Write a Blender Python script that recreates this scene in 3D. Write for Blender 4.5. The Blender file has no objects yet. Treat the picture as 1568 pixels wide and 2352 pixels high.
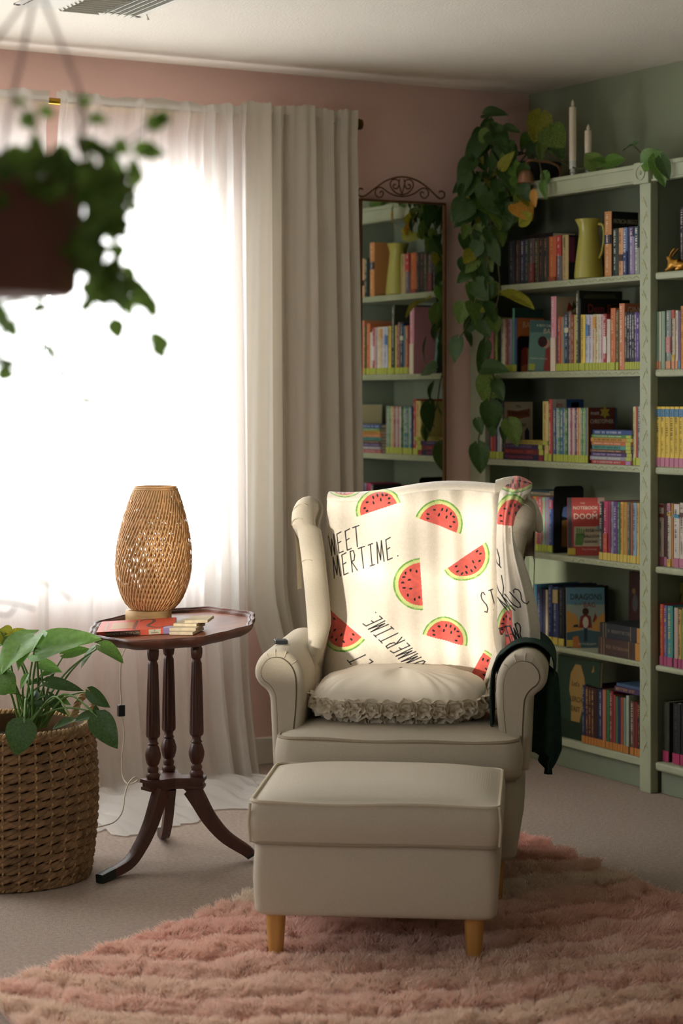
import bpy, bmesh, math, random
import numpy as np
from mathutils import Vector, Matrix
random.seed(7)
rng = np.random.default_rng(7)
SC = bpy.context.scene
COL = SC.collection

# ------------------------------------------------------------------ camera
FPX, CX, CY = 4660.0, 784.0, 910.0
TH = math.atan(2614 / 4660)
Fd = np.array([math.sin(TH), math.cos(TH), 0.0])
Rd = np.array([math.cos(TH), -math.sin(TH), 0.0])
Cp = np.array([-4.392, -6.375, 1.2965])
cam_d = bpy.data.cameras.new('camera')
cam = bpy.data.objects.new('camera', cam_d)
COL.objects.link(cam)
cam.location = Cp
cam.rotation_euler = (math.pi / 2, 0, -TH)
cam_d.sensor_width = 36
cam_d.lens = FPX * 36 / 2352
cam_d.shift_y = -(1176 - CY) / 2352
cam_d.clip_start = 0.05
cam_d.dof.use_dof = True
cam_d.dof.focus_distance = 5.45
cam_d.dof.aperture_fstop = 3.9
SC.camera = cam

# ------------------------------------------------------------------ world, sun, exposure
SC.view_settings.view_transform = 'Standard'
SC.view_settings.look = 'None'
SC.view_settings.exposure = 0.5
SC.view_settings.gamma = 1.0
SC.view_settings.use_curve_mapping = False
SC.cycles.use_denoising = True
SC.cycles.max_bounces = 10
SC.cycles.diffuse_bounces = 6
SC.cycles.transparent_max_bounces = 24
SC.cycles.sample_clamp_indirect = 6.0
world = bpy.data.worlds.new('world')
SC.world = world
world.use_nodes = True
bg = world.node_tree.nodes['Background']
bg.inputs[0].default_value = (0.945, 0.975, 1.0, 1)
bg.inputs[1].default_value = 7.5

sun_d = bpy.data.lights.new('sun', 'SUN')
sun_d.energy = 4.1
sun_d.angle = math.radians(2.2)
sun_d.color = (1.0, 0.90, 0.76)
sun = bpy.data.objects.new('sun', sun_d)
COL.objects.link(sun)
sun_dir = Vector((3.2, 2.05, -0.42)).normalized()
sun.rotation_euler = sun_dir.to_track_quat('-Z', 'Y').to_euler()
sun.location = (-8, -5, 3)

# window openings: (wall_back) X range and z range ; (wall_left) Y range and z range
WB = (-2.75, -1.27, 0.68, 2.04)
WB2 = (-4.5, -3.0, 0.68, 2.04)  # unseen opening, added to brighten the room from the back left
WL = (-4.25, -3.0, 0.98, 1.56)
XL, YF, H = -5.0, -7.4, 2.44


def portal(name, loc, rot, sx, sy):
    d = bpy.data.lights.new(name, 'AREA')
    d.shape = 'RECTANGLE'
    d.size, d.size_y = sx, sy
    d.cycles.is_portal = True
    o = bpy.data.objects.new(name, d)
    COL.objects.link(o)
    o.location = loc
    o.rotation_euler = rot


portal('portal', ((WB[0] + WB[1]) / 2, 0.14, (WB[2] + WB[3]) / 2), (math.radians(-90), 0, 0), WB[1] - WB[0], WB[3] - WB[2])
portal('portal', ((WB2[0] + WB2[1]) / 2, 0.14, (WB2[2] + WB2[3]) / 2), (math.radians(-90), 0, 0), WB2[1] - WB2[0], WB2[3] - WB2[2])
portal('portal', (XL - 0.14, (WL[0] + WL[1]) / 2, (WL[2] + WL[3]) / 2), (0, math.radians(-90), 0), WL[3] - WL[2], WL[1] - WL[0])


# ------------------------------------------------------------------ measuring helpers (turn measured photo points into metres)
def ray(x, y):
    return Fd + Rd * ((x - CX) / FPX) + np.array([0, 0, (CY - y) / FPX])


def at(x, y, d):
    return Cp + ray(x, y) * d


def onX(x, y, X):
    r = ray(x, y)
    return Cp + r * ((X - Cp[0]) / r[0])


def onY(x, y, Y):
    r = ray(x, y)
    return Cp + r * ((Y - Cp[1]) / r[1])


def onZ(x, y, z):
    r = ray(x, y)
    return Cp + r * ((z - Cp[2]) / r[2])


class Frame:
    def __init__(s, px, d, yaw):
        o = at(px, CY, d)
        o[2] = 0
        s.o = o
        a = TH + math.radians(yaw)
        s.rot = -a
        s.xa = np.array([math.cos(a), -math.sin(a), 0.0])
        s.ya = np.array([math.sin(a), math.cos(a), 0.0])

    def w(s, p):
        return s.o + s.xa * p[0] + s.ya * p[1] + np.array([0, 0, p[2]])

    def loc(s, x, y, ly):
        r = ray(x, y)
        t = ((s.o - Cp) @ s.ya + ly) / (r @ s.ya)
        p = Cp + r * t - s.o
        return np.array([p @ s.xa, ly, p[2]])


# ------------------------------------------------------------------ materials
def lin(h):
    if not isinstance(h, str):
        return tuple(h)
    h = h.lstrip('#')
    c = [int(h[i:i + 2], 16) / 255 for i in (0, 2, 4)]
    return tuple(v / 12.92 if v <= 0.04045 else ((v + 0.055) / 1.055) ** 2.4 for v in c)


def N(nt, t, **k):
    n = nt.nodes.new(t)
    for a, b in k.items():
        if a in n.inputs:
            n.inputs[a].default_value = b
        else:
            setattr(n, a, b)
    return n


MC = {}


def mat(name, col, rough=0.7, vary=0.0, vscale=8.0, bump=0.0, bscale=60.0, metal=0.0, spec=0.4, sheen=0.0, coat=0.0, kind='noise', stretch=(1, 1, 1), attr=None, trans=0.0):
    if name in MC:
        return MC[name]
    m = bpy.data.materials.new(name)
    m.use_nodes = True
    nt = m.node_tree
    b = nt.nodes['Principled BSDF']
    c = lin(col)
    b.inputs['Base Color'].default_value = (*c, 1)
    b.inputs['Roughness'].default_value = rough
    b.inputs['Metallic'].default_value = metal
    b.inputs['Specular IOR Level'].default_value = spec
    b.inputs['Sheen Weight'].default_value = sheen
    b.inputs['Coat Weight'].default_value = coat
    L = nt.links
    src = None
    if attr:
        src = N(nt, 'ShaderNodeAttribute', attribute_name=attr).outputs['Color']
        L.new(src, b.inputs['Base Color'])
    if vary or bump:
        tc = N(nt, 'ShaderNodeTexCoord')
        mp = N(nt, 'ShaderNodeMapping')
        mp.inputs['Scale'].default_value = stretch
        L.new(tc.outputs['Object'], mp.inputs['Vector'])
    if vary:
        no = N(nt, 'ShaderNodeTexNoise', Scale=vscale, Detail=5.0)
        L.new(mp.outputs[0], no.inputs['Vector'])
        mr = N(nt, 'ShaderNodeMapRange')
        mr.inputs['From Min'].default_value = 0.3
        mr.inputs['From Max'].default_value = 0.7
        mr.inputs['To Min'].default_value = 1 - vary
        mr.inputs['To Max'].default_value = 1 + vary
        L.new(no.outputs[0], mr.inputs[0])
        hs = N(nt, 'ShaderNodeHueSaturation')
        hs.inputs['Color'].default_value = (*c, 1)
        if src is not None:
            L.new(src, hs.inputs['Color'])
        L.new(mr.outputs[0], hs.inputs['Value'])
        L.new(hs.outputs[0], b.inputs['Base Color'])
    if bump:
        if kind == 'weave':
            w1 = N(nt, 'ShaderNodeTexWave', Scale=bscale, Distortion=1.5, Detail=1.0)
            w2 = N(nt, 'ShaderNodeTexWave', Scale=bscale, Distortion=1.5, Detail=1.0)
            w2.bands_direction = 'Z'
            L.new(mp.outputs[0], w1.inputs['Vector'])
            L.new(mp.outputs[0], w2.inputs['Vector'])
            ad = N(nt, 'ShaderNodeMath', operation='ADD')
            L.new(w1.outputs['Fac'], ad.inputs[0])
            L.new(w2.outputs['Fac'], ad.inputs[1])
            h = ad.outputs[0]
        else:
            n2 = N(nt, 'ShaderNodeTexNoise', Scale=bscale, Detail=4.0)
            L.new(mp.outputs[0], n2.inputs['Vector'])
            h = n2.outputs[0]
        bp = N(nt, 'ShaderNodeBump', Strength=bump, Distance=0.004)
        L.new(h, bp.inputs['Height'])
        L.new(bp.outputs[0], b.inputs['Normal'])
    if trans:
        out = nt.nodes['Material Output']
        tr = N(nt, 'ShaderNodeBsdfTranslucent')
        tr.inputs['Color'].default_value = (*[min(1, v * 1.5) for v in c], 1)
        if vary:
            L.new(hs.outputs[0], tr.inputs['Color'])
        elif attr:
            L.new(src, tr.inputs['Color'])
        mx = N(nt, 'ShaderNodeMixShader')
        mx.inputs[0].default_value = trans
        L.new(b.outputs[0], mx.inputs[1])
        L.new(tr.outputs[0], mx.inputs[2])
        L.new(mx.outputs[0], out.inputs['Surface'])
    MC[name] = m
    return m


def sheer(name, col, clear, tl):
    m = bpy.data.materials.new(name)
    m.use_nodes = True
    nt = m.node_tree
    L = nt.links
    nt.nodes.remove(nt.nodes['Principled BSDF'])
    out = nt.nodes['Material Output']
    c = (*lin(col), 1)
    d = N(nt, 'ShaderNodeBsdfDiffuse')
    d.inputs[0].default_value = c
    t = N(nt, 'ShaderNodeBsdfTranslucent')
    t.inputs[0].default_value = c
    p = N(nt, 'ShaderNodeBsdfTransparent')
    tc = N(nt, 'ShaderNodeTexCoord')
    mp = N(nt, 'ShaderNodeMapping')
    mp.inputs['Scale'].default_value = (1, 1, 0.12)
    no = N(nt, 'ShaderNodeTexNoise', Scale=260.0, Detail=3.0)
    L.new(tc.outputs['Object'], mp.inputs[0])
    L.new(mp.outputs[0], no.inputs['Vector'])
    mr = N(nt, 'ShaderNodeMapRange')
    mr.inputs['To Min'].default_value = clear * 0.5
    mr.inputs['To Max'].default_value = clear * 1.5
    L.new(no.outputs[0], mr.inputs[0])
    bp = N(nt, 'ShaderNodeBump', Strength=0.25, Distance=0.002)
    L.new(no.outputs[0], bp.inputs['Height'])
    L.new(bp.outputs[0], d.inputs['Normal'])
    m1 = N(nt, 'ShaderNodeMixShader')
    m1.inputs[0].default_value = tl
    L.new(d.outputs[0], m1.inputs[1])
    L.new(t.outputs[0], m1.inputs[2])
    m2 = N(nt, 'ShaderNodeMixShader')
    L.new(mr.outputs[0], m2.inputs[0])
    L.new(m1.outputs[0], m2.inputs[1])
    L.new(p.outputs[0], m2.inputs[2])
    L.new(m2.outputs[0], out.inputs['Surface'])
    return m


# ------------------------------------------------------------------ object helpers
def link(o, parent=None):
    COL.objects.link(o)
    if parent is not None:
        o.parent = parent
    return o


def tag(o, label=None, cat=None, group=None, kind=None):
    if label:
        o['label'] = label
    if cat:
        o['category'] = cat
    if group:
        o['group'] = group
    if kind:
        o['kind'] = kind
    return o


def empty(name, loc=(0, 0, 0), rz=0.0, label=None, cat=None, group=None):
    o = bpy.data.objects.new(name, None)
    COL.objects.link(o)
    o.location = loc
    o.rotation_euler = (0, 0, rz)
    o.empty_display_size = 0.05
    return tag(o, label, cat, group)


class MB:
    def __init__(s):
        s.v, s.f, s.m = [], [], []

    def add(s, vs, fs, mi=0):
        n = len(s.v)
        s.v.extend([tuple(map(float, p)) for p in vs])
        s.f.extend([tuple(n + i for i in f) for f in fs])
        s.m.extend([mi] * len(fs))

    def box(s, a, b, mi=0, M=None):
        x0, y0, z0 = a
        x1, y1, z1 = b
        vs = [(x0, y0, z0), (x1, y0, z0), (x1, y1, z0), (x0, y1, z0), (x0, y0, z1), (x1, y0, z1), (x1, y1, z1), (x0, y1, z1)]
        if M is not None:
            vs = [tuple(M @ Vector(p)) for p in vs]
        s.add(vs, [(3, 2, 1, 0), (4, 5, 6, 7), (0, 1, 5, 4), (1, 2, 6, 5), (2, 3, 7, 6), (3, 0, 4, 7)], mi)

    def rbox(s, a, b, r=0.004, mi=0):
        """box with chamfered edges"""
        a = [min(p, q) for p, q in zip(a, b)], [max(p, q) for p, q in zip(a, b)]
        lo, hi = a
        r = min([r] + [(hi[i] - lo[i]) * 0.45 for i in range(3)])
        bm = bmesh.new()
        bmesh.ops.create_cube(bm, size=1)
        for v in bm.verts:
            v.co = Vector([lo[i] + (v.co[i] + 0.5) * (hi[i] - lo[i]) for i in range(3)])
        bmesh.ops.bevel(bm, geom=bm.edges[:] + bm.verts[:], offset=r, segments=2, profile=0.5, affect='EDGES')
        s.add([v.co for v in bm.verts], [[v.index for v in f.verts] for f in bm.faces], mi)
        bm.free()

    def grid(s, P, closeu=False, closev=False, mi=0, flip=False):
        P = np.asarray(P, float)
        nu, nv = P.shape[:2]
        n = len(s.v)
        s.v.extend(map(tuple, P.reshape(-1, 3).tolist()))
        for i in range(nu if closeu else nu - 1):
            for j in range(nv if closev else nv - 1):
                a, b = i * nv + j, i * nv + (j + 1) % nv
                c, d = ((i + 1) % nu) * nv + (j + 1) % nv, ((i + 1) % nu) * nv + j
                q = (n + a, n + b, n + c, n + d)
                s.f.append(q[::-1] if flip else q)
                s.m.append(mi)

    def tube(s, pts, r, seg=8, closed=False, mi=0, cap=True):
        P = [Vector(p) for p in pts]
        n = len(P)
        rr = [r] * n if not hasattr(r, '__len__') else list(r)
        rings = []
        prev = None
        for i in range(n):
            if closed:
                t = P[(i + 1) % n] - P[i - 1]
            else:
                t = P[min(i + 1, n - 1)] - P[max(i - 1, 0)]
            if t.length < 1e-9:
                t = Vector((0, 0, 1))
            t.normalize()
            if prev is None:
                u = t.orthogonal().normalized()
            else:
                u = prev - t * prev.dot(t)
                u = u.normalized() if u.length > 1e-6 else t.orthogonal().normalized()
            prev = u
            w = t.cross(u)
            rings.append([P[i] + (u * math.cos(2 * math.pi * k / seg) + w * math.sin(2 * math.pi * k / seg)) * rr[i] for k in range(seg)])
        s.grid([[tuple(p) for p in ring] for ring in rings], closeu=closed, closev=True, mi=mi)
        if cap and not closed:
            m = len(s.v) - n * seg
            s.f.append(tuple(m + k for k in range(seg))[::-1])
            s.m.append(mi)
            s.f.append(tuple(m + (n - 1) * seg + k for k in range(seg)))
            s.m.append(mi)

    def lathe(s, prof, seg=24, c=(0, 0), rmod=None, mi=0, capb=True, capt=True):
        P = []
        for r, z in prof:
            row = []
            for k in range(seg):
                a = 2 * math.pi * k / seg
                q = r * (rmod(a, z) if rmod else 1)
                row.append((c[0] + q * math.cos(a), c[1] + q * math.sin(a), z))
            P.append(row)
        m = len(s.v)
        s.grid(P, closev=True, mi=mi)
        if capb:
            s.f.append(tuple(m + k for k in range(seg))[::-1])
            s.m.append(mi)
        if capt:
            q = m + (len(prof) - 1) * seg
            s.f.append(tuple(q + k for k in range(seg)))
            s.m.append(mi)

    def prism(s, poly, fn, d0, d1, mi=0):
        """poly of 2D points, fn(a,b,d)->3D"""
        n = len(poly)
        vs = [fn(a, b, d0) for a, b in poly] + [fn(a, b, d1) for a, b in poly]
        s.add(vs, [tuple(range(n))[::-1], tuple(range(n, 2 * n))] + [(i, (i + 1) % n, n + (i + 1) % n, n + i) for i in range(n)], mi)

    def build(s, name, mats, parent=None, smooth=False, subsurf=0, loc=None, fixn=True):
        me = bpy.data.meshes.new(name)
        me.from_pydata(s.v, [], s.f)
        if not isinstance(mats, (list, tuple)):
            mats = [mats]
        for m in mats:
            me.materials.append(m)
        if len(mats) > 1:
            me.polygons.foreach_set('material_index', s.m)
        if fixn and len(s.f) < 60000:
            bm = bmesh.new()
            bm.from_mesh(me)
            bmesh.ops.recalc_face_normals(bm, faces=bm.faces)
            bm.to_mesh(me)
            bm.free()
        if smooth:
            me.polygons.foreach_set('use_smooth', [True] * len(me.polygons))
            if smooth != 'all':
                me.set_sharp_from_angle(angle=math.radians(40))
        me.update()
        o = bpy.data.objects.new(name, me)
        if loc is not None:
            o.location = loc
        link(o, parent)
        if subsurf:
            md = o.modifiers.new('s', 'SUBSURF')
            md.levels = md.render_levels = subsurf
        return o


def box_obj(name, a, b, m, parent=None, r=0.0):
    mb = MB()
    if r:
        mb.rbox(a, b, r)
    else:
        mb.box(a, b)
    return mb.build(name, m, parent)


def struct(o):
    o['kind'] = 'structure'
    return o


def spline(pts, n=8, closed=False):
    P = [np.array(p, float) for p in pts]
    out = []
    m = len(P)
    for i in range(m if closed else m - 1):
        p0 = P[i - 1] if (closed or i > 0) else P[0]
        p1 = P[i]
        p2 = P[(i + 1) % m]
        p3 = P[(i + 2) % m] if (closed or i + 2 < m) else P[-1]
        for k in range(n):
            t = k / n
            out.append(0.5 * ((2 * p1) + (p2 - p0) * t + (2 * p0 - 5 * p1 + 4 * p2 - p3) * t * t + (3 * p1 - p0 - 3 * p2 + p3) * t ** 3))
    if not closed:
        out.append(P[-1])
    return [tuple(p) for p in out]


def text_obj(body, size, m, parent, M, name='lettering', sx=1.0, shear=0.0, align='CENTER', ext=0.0003):
    cu = bpy.data.curves.new('t', 'FONT')
    cu.body = body
    cu.size = size
    cu.align_x = align
    cu.align_y = 'CENTER'
    cu.extrude = ext
    cu.shear = shear
    cu.resolution_u = 2
    t = bpy.data.objects.new('t', cu)
    COL.objects.link(t)
    dg = bpy.context.evaluated_depsgraph_get()
    me = bpy.data.meshes.new_from_object(t.evaluated_get(dg))
    bpy.data.objects.remove(t)
    bpy.data.curves.remove(cu)
    me.transform(Matrix.Scale(sx, 4, (1, 0, 0)))
    me.transform(M)
    me.materials.clear()
    me.materials.append(m)
    me.name = name
    return link(bpy.data.objects.new(name, me), parent)


def basis(o, x, y, z):
    M = Matrix.Identity(4)
    for i, a in enumerate((x, y, z)):
        a = Vector(a)
        for r in range(3):
            M[r][i] = a[r]
    for r in range(3):
        M[r][3] = o[r]
    return M


def offset_poly(poly, d):
    """inset a closed counter-clockwise polygon by d"""
    n = len(poly)
    out = []
    for i in range(n):
        a, b, c = np.array(poly[i - 1]), np.array(poly[i]), np.array(poly[(i + 1) % n])
        e1 = (b - a) / max(1e-9, np.linalg.norm(b - a))
        e2 = (c - b) / max(1e-9, np.linalg.norm(c - b))
        n1, n2 = np.array([-e1[1], e1[0]]), np.array([-e2[1], e2[0]])
        nn = n1 + n2
        nn /= max(1e-6, np.linalg.norm(nn))
        out.append(tuple(b + nn * d / max(0.5, nn @ n1)))
    return out


# ------------------------------------------------------------------ palette
M_pink = mat('pink_paint', '#dfbcb1', 0.75, 0.03, 3, 0.25, 140)
M_dusk = mat('taupe_paint', '#857b70', 0.8, 0.03, 3, 0.25, 140)
M_sage = mat('sage_paint', '#8c957b', 0.75, 0.03, 3, 0.25, 140)
M_ceil = mat('ceiling_paint', '#e6dfd2', 0.85, 0.02, 3, 0.3, 120)
M_carpet = mat('carpet_pile', '#a8978a', 0.95, 0.16, 90, 1.0, 350)
M_white = mat('white_trim_paint', '#ddd8cc', 0.5)
M_wpaint = mat('wall_outside_paint', '#cfc9bd', 0.8)
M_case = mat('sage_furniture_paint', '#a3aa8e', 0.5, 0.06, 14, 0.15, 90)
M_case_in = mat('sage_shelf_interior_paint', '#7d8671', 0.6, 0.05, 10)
M_linen = mat('cream_linen', '#c6bca8', 0.85, 0.05, 300, 0.35, 220, kind='weave', sheen=0.1)
M_pipe = mat('piping_linen', '#a1947e', 0.85, 0.05, 200)
M_seam = mat('dark_seam', '#6d6250', 0.9)
M_beech = mat('light_beech', '#c08f4c', 0.45, 0.12, 10, 0.1, 40, stretch=(6, 6, 0.6))
M_mahog = mat('dark_mahogany', '#4a281c', 0.5, 0.25, 12, 0.15, 50, coat=0.08, stretch=(3, 3, 0.6))
M_mahogt = mat('mahogany_table_face', '#7f4a31', 0.5, 0.2, 9, 0.1, 50, coat=0.08, stretch=(0.6, 4, 4))
M_brass = mat('brass', '#a8842f', 0.3, 0.05, 10, metal=1.0)
M_bronze = mat('dark_bronze', '#6b4a2e', 0.45, 0.2, 30, metal=0.7)
M_copper = mat('aged_copper', '#8d6a4f', 0.4, 0.15, 30, metal=0.6)
M_black = mat('black_metal', '#0d0d0e', 0.5)
M_black_pl = mat('black_plastic', '#23272b', 0.4)
M_paper = mat('page_paper', '#cfc3a8', 0.9, 0.1, 200)
M_cord = mat('ivory_cable', '#cfc6b2', 0.5)
M_wax = mat('ivory_wax', '#ddd2bd', 0.5, 0.03, 8, trans=0.1)
M_glass_s = mat('glass_holder', '#c9cfc8', 0.15, spec=0.8)
M_green_cloth = mat('dark_green_cotton', '#1f3a33', 0.95, 0.12, 60, 0.5, 300)
M_pillow = mat('white_satin', '#e6ddcc', 0.6, 0.02, 8, 0.1, 100)
M_rose = mat('cream_chiffon', '#e2d8c5', 0.7, 0.05, 40, trans=0.15)
M_leafd = mat('leaf_dark', '#3d5a2a', 0.4, 0.35, 18, 0.15, 40, trans=0.2)
M_leafg = mat('leaf_green', '#5f8638', 0.4, 0.3, 14, 0.15, 40, trans=0.4)
M_leafy = mat('leaf_yellow', '#93942f', 0.45, 0.35, 18, 0.15, 40, trans=0.3)
M_leafo = mat('leaf_golden_lit', '#c8923a', 0.5, 0.2, 18, trans=0.3)  # orange leaf tone, with the warm light on it put into the colour
M_leafv = mat('leaf_variegated', '#66803a', 0.42, 0.75, 30, 0.15, 40, trans=0.25)
M_leafm = mat('leaf_fresh', '#79a652', 0.38, 0.2, 9, 0.12, 30, trans=0.45)
M_stem = mat('stem_green', '#5b7d38', 0.5, 0.2, 20)
M_vine = mat('vine_stem', '#4d4a25', 0.6, 0.3, 20)
M_pot = mat('maroon_pot', '#a8746c', 0.55, 0.1, 10)
M_potd = mat('charcoal_pot', '#26282a', 0.5)
M_bask = mat('woven_hyacinth', '#87694a', 0.8, 0.35, 25, 0.6, 90)
M_bask2 = mat('hyacinth_rib', '#a88a60', 0.8, 0.25, 25, 0.5, 90)
M_soil = mat('soil', '#3a2c1f', 0.95, 0.4, 50, 0.8, 60)
M_bamboo = mat('bamboo_strip', '#ecc995', 0.6, 0.12, 30, trans=0.42)
M_bambase = mat('pale_wood_disc', '#c8a673', 0.5, 0.3, 9, stretch=(1, 1, 5))
M_coast = mat('travertine_coaster', '#b3a68c', 0.7, 0.18, 40, 0.3, 80)
M_jug = mat('olive_enamel', '#a6a147', 0.35, 0.06, 6, coat=0.3)
M_gold = mat('gold_paint', '#c08a35', 0.38, 0.15, 30, metal=0.45)
M_mirror = bpy.data.materials.new('mirror_glass')
M_mirror.use_nodes = True
_b = M_mirror.node_tree.nodes['Principled BSDF']
_b.inputs['Base Color'].default_value = (0.86, 0.88, 0.84, 1)
_b.inputs['Metallic'].default_value = 1.0
_b.inputs['Roughness'].default_value = 0.015
M_ink = mat('black_ink', '#16161c', 0.8)
M_sheer = sheer('sheer_voile', '#ece9e4', 0.11, 0.56)
M_drape = sheer('cream_drape', '#d6d0c2', 0.012, 0.22)
M_header = sheer('doubled_header_voile', '#e2dfd6', 0.04, 0.42)


def pm(hexc):
    c = lin(hexc)
    g = 0.3 * c[0] + 0.6 * c[1] + 0.1 * c[2]
    c = [0.98 * (v * 0.86 + g * w * 0.14) for v, w in zip(c, (1.08, 1.0, 0.85))]  # mutes print colours toward grey-brown in place of haze
    return mat('print_' + hexc.strip('#'), c, 0.55)


# ================================================================== STRUCTURE
T = 0.12
struct(box_obj('floor', (XL - T, YF - T, -0.1), (T, T, 0.0), M_carpet))
struct(box_obj('ceiling', (XL - T, YF - T, H), (T, T, H + 0.1), M_ceil))
mb = MB()
mb.box((XL - T, 0, 0), (WB2[0], T, H))
mb.box((WB2[1], 0, 0), (WB[0], T, H))
mb.box((WB2[0], 0, 0), (WB2[1], T, WB2[2]))
mb.box((WB2[0], 0, WB2[3]), (WB2[1], T, H))
mb.box((WB[1], 0, 0), (T, T, H))
mb.box((WB[0], 0, 0), (WB[1], T, WB[2]))
mb.box((WB[0], 0, WB[3]), (WB[1], T, H))
struct(mb.build('wall_back', M_pink))
struct(box_obj('wall_right', (0, YF - T, 0), (T, 0, H), M_sage))
struct(box_obj('wall_front', (XL - T, YF - T, 0), (0, YF, H), M_dusk))
mb = MB()
mb.box((XL - T, YF, 0), (XL, WL[0], H))
mb.box((XL - T, WL[1], 0), (XL, 0, H))
mb.box((XL - T, WL[0], 0), (XL, WL[1], WL[2]))
mb.box((XL - T, WL[0], WL[3]), (XL, WL[1], H))
struct(mb.build('wall_left', M_dusk))
b = box_obj('baseboard_back', (XL, -0.014, 0), (-0.29, 0, 0.095), M_white, None, 0.004)
struct(b)


def window(name, horizontal, lo, hi, z0, z1, pos):
    e = empty(name)
    struct(e)

    def put(nm, a0, a1, zz0, zz1, d0, d1, m=M_white):
        if horizontal:
            return box_obj(nm, (a0, pos + d0, zz0), (a1, pos + d1, zz1), m, e, 0.003)
        return box_obj(nm, (pos - d1, a0, zz0), (pos - d0, a1, zz1), m, e, 0.003)
    w = 0.045
    put('frame_rail', lo, hi, z0, z0 + w, 0.03, 0.08)
    put('frame_rail', lo, hi, z1 - w, z1, 0.03, 0.08)
    put('frame_stile', lo, lo + w, z0, z1, 0.03, 0.08)
    put('frame_stile', hi - w, hi, z0, z1, 0.03, 0.08)
    if not horizontal:  # bars added out of view to break the sun beam into patches
        for q in (0.27, 0.5, 0.73):
            mid = lo + (hi - lo) * q
            put('shadow_muntin', mid - 0.014, mid + 0.014, z0, z1, 0.035, 0.065)
        for q in (0.33, 0.66):
            mid = z0 + (z1 - z0) * q
            put('shadow_muntin', lo, hi, mid - 0.014, mid + 0.014, 0.036, 0.066)
    put('window_sill', lo - 0.03, hi + 0.03, z0 - 0.02, z0, -0.03, 0.1)
    return e


window('window_1', True, WB[0], WB[1], WB[2], WB[3], 0.0)
window('fill_window', True, WB2[0], WB2[1], WB2[2], WB2[3], 0.0)  # bare window out of view, added as fill light
w2 = window('window_2', False, WL[0], WL[1], WL[2], WL[3], XL)

# ================================================================== BOOKCASE
BX = -0.266
case = empty('bookcase', (BX / 2, -1.05, 0), label='tall sage green built-in bookcase with carved posts filling the right wall', cat='bookcase')


def casebox(name, a, b, m=M_case, r=0.003):
    o = box_obj(name, a, b, m, None, r)
    o.parent = case
    o.matrix_parent_inverse = Matrix.Translation((-BX / 2, 1.05, 0))
    return o


def capart(o):
    o.parent = case
    o.matrix_parent_inverse = Matrix.Translation((-BX / 2, 1.05, 0))
    return o


Y0, Y1, Y2, Y3 = -0.004, -1.041, -1.099, -2.15
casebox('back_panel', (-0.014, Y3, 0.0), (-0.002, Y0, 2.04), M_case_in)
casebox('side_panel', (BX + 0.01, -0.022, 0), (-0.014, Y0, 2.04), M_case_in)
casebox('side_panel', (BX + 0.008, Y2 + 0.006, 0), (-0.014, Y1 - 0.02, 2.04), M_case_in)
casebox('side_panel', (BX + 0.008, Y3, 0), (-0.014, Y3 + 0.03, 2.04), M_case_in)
casebox('post', (BX - 0.004, -0.1064, 0), (BX + 0.02, Y0, 2.0))
casebox('post', (BX - 0.012, Y2, 0), (BX + 0.02, Y1, 2.0))
casebox('top_board', (BX + 0.005, Y3, 2.03), (-0.002, Y0, 2.05))
for y0, y1 in ((Y1 + 0.012, -0.02), (Y3 + 0.02, Y2 - 0.012)):
    casebox('top_trim', (BX - 0.014, y0, 2.003), (BX + 0.012, y1, 2.05))
    casebox('trim_moulding', (BX - 0.022, y0, 2.044), (BX + 0.012, y1, 2.058))
    casebox('trim_moulding', (BX - 0.019, y0, 1.996), (BX + 0.012, y1, 2.004))
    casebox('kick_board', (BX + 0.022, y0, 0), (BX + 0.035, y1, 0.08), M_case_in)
mb = MB()
mb.rbox((BX - 0.026, Y2 - 0.006, 1.992), (BX + 0.01, Y1 + 0.016, 2.062), 0.003)
ros = capart(mb.build('rosette_block', M_case))
mb = MB()
yc, zc = (Y1 + Y2) / 2 + 0.006, 2.027
for R_, r_ in ((0.023, 0.0028), (0.004, 0.003)):
    mb.tube([(BX - 0.027, yc + R_ * math.cos(a), zc + R_ * math.sin(a)) for a in np.linspace(0, 2 * math.pi, 29)[:-1]], r_, 6, closed=True)
capart(mb.build('rosette_ring', M_case, None, True))
SH = {'A': (1.678, 1.7005), 'B': (1.3617, 1.384), 'C': (1.0444, 1.0665), 'D': (0.722, 0.742), 'E': (0.4035, 0.4205), 'F': (0.079, 0.105)}
for k, (za, zb) in SH.items():
    casebox('shelf', (BX + 0.001, Y1 + 0.0, za), (-0.014, -0.022, zb), M_case, 0.003)
    casebox('shelf', (BX + 0.0, Y3 + 0.03, za - 0.002), (-0.014, Y2 - 0.007, zb), M_case, 0.007)
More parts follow.
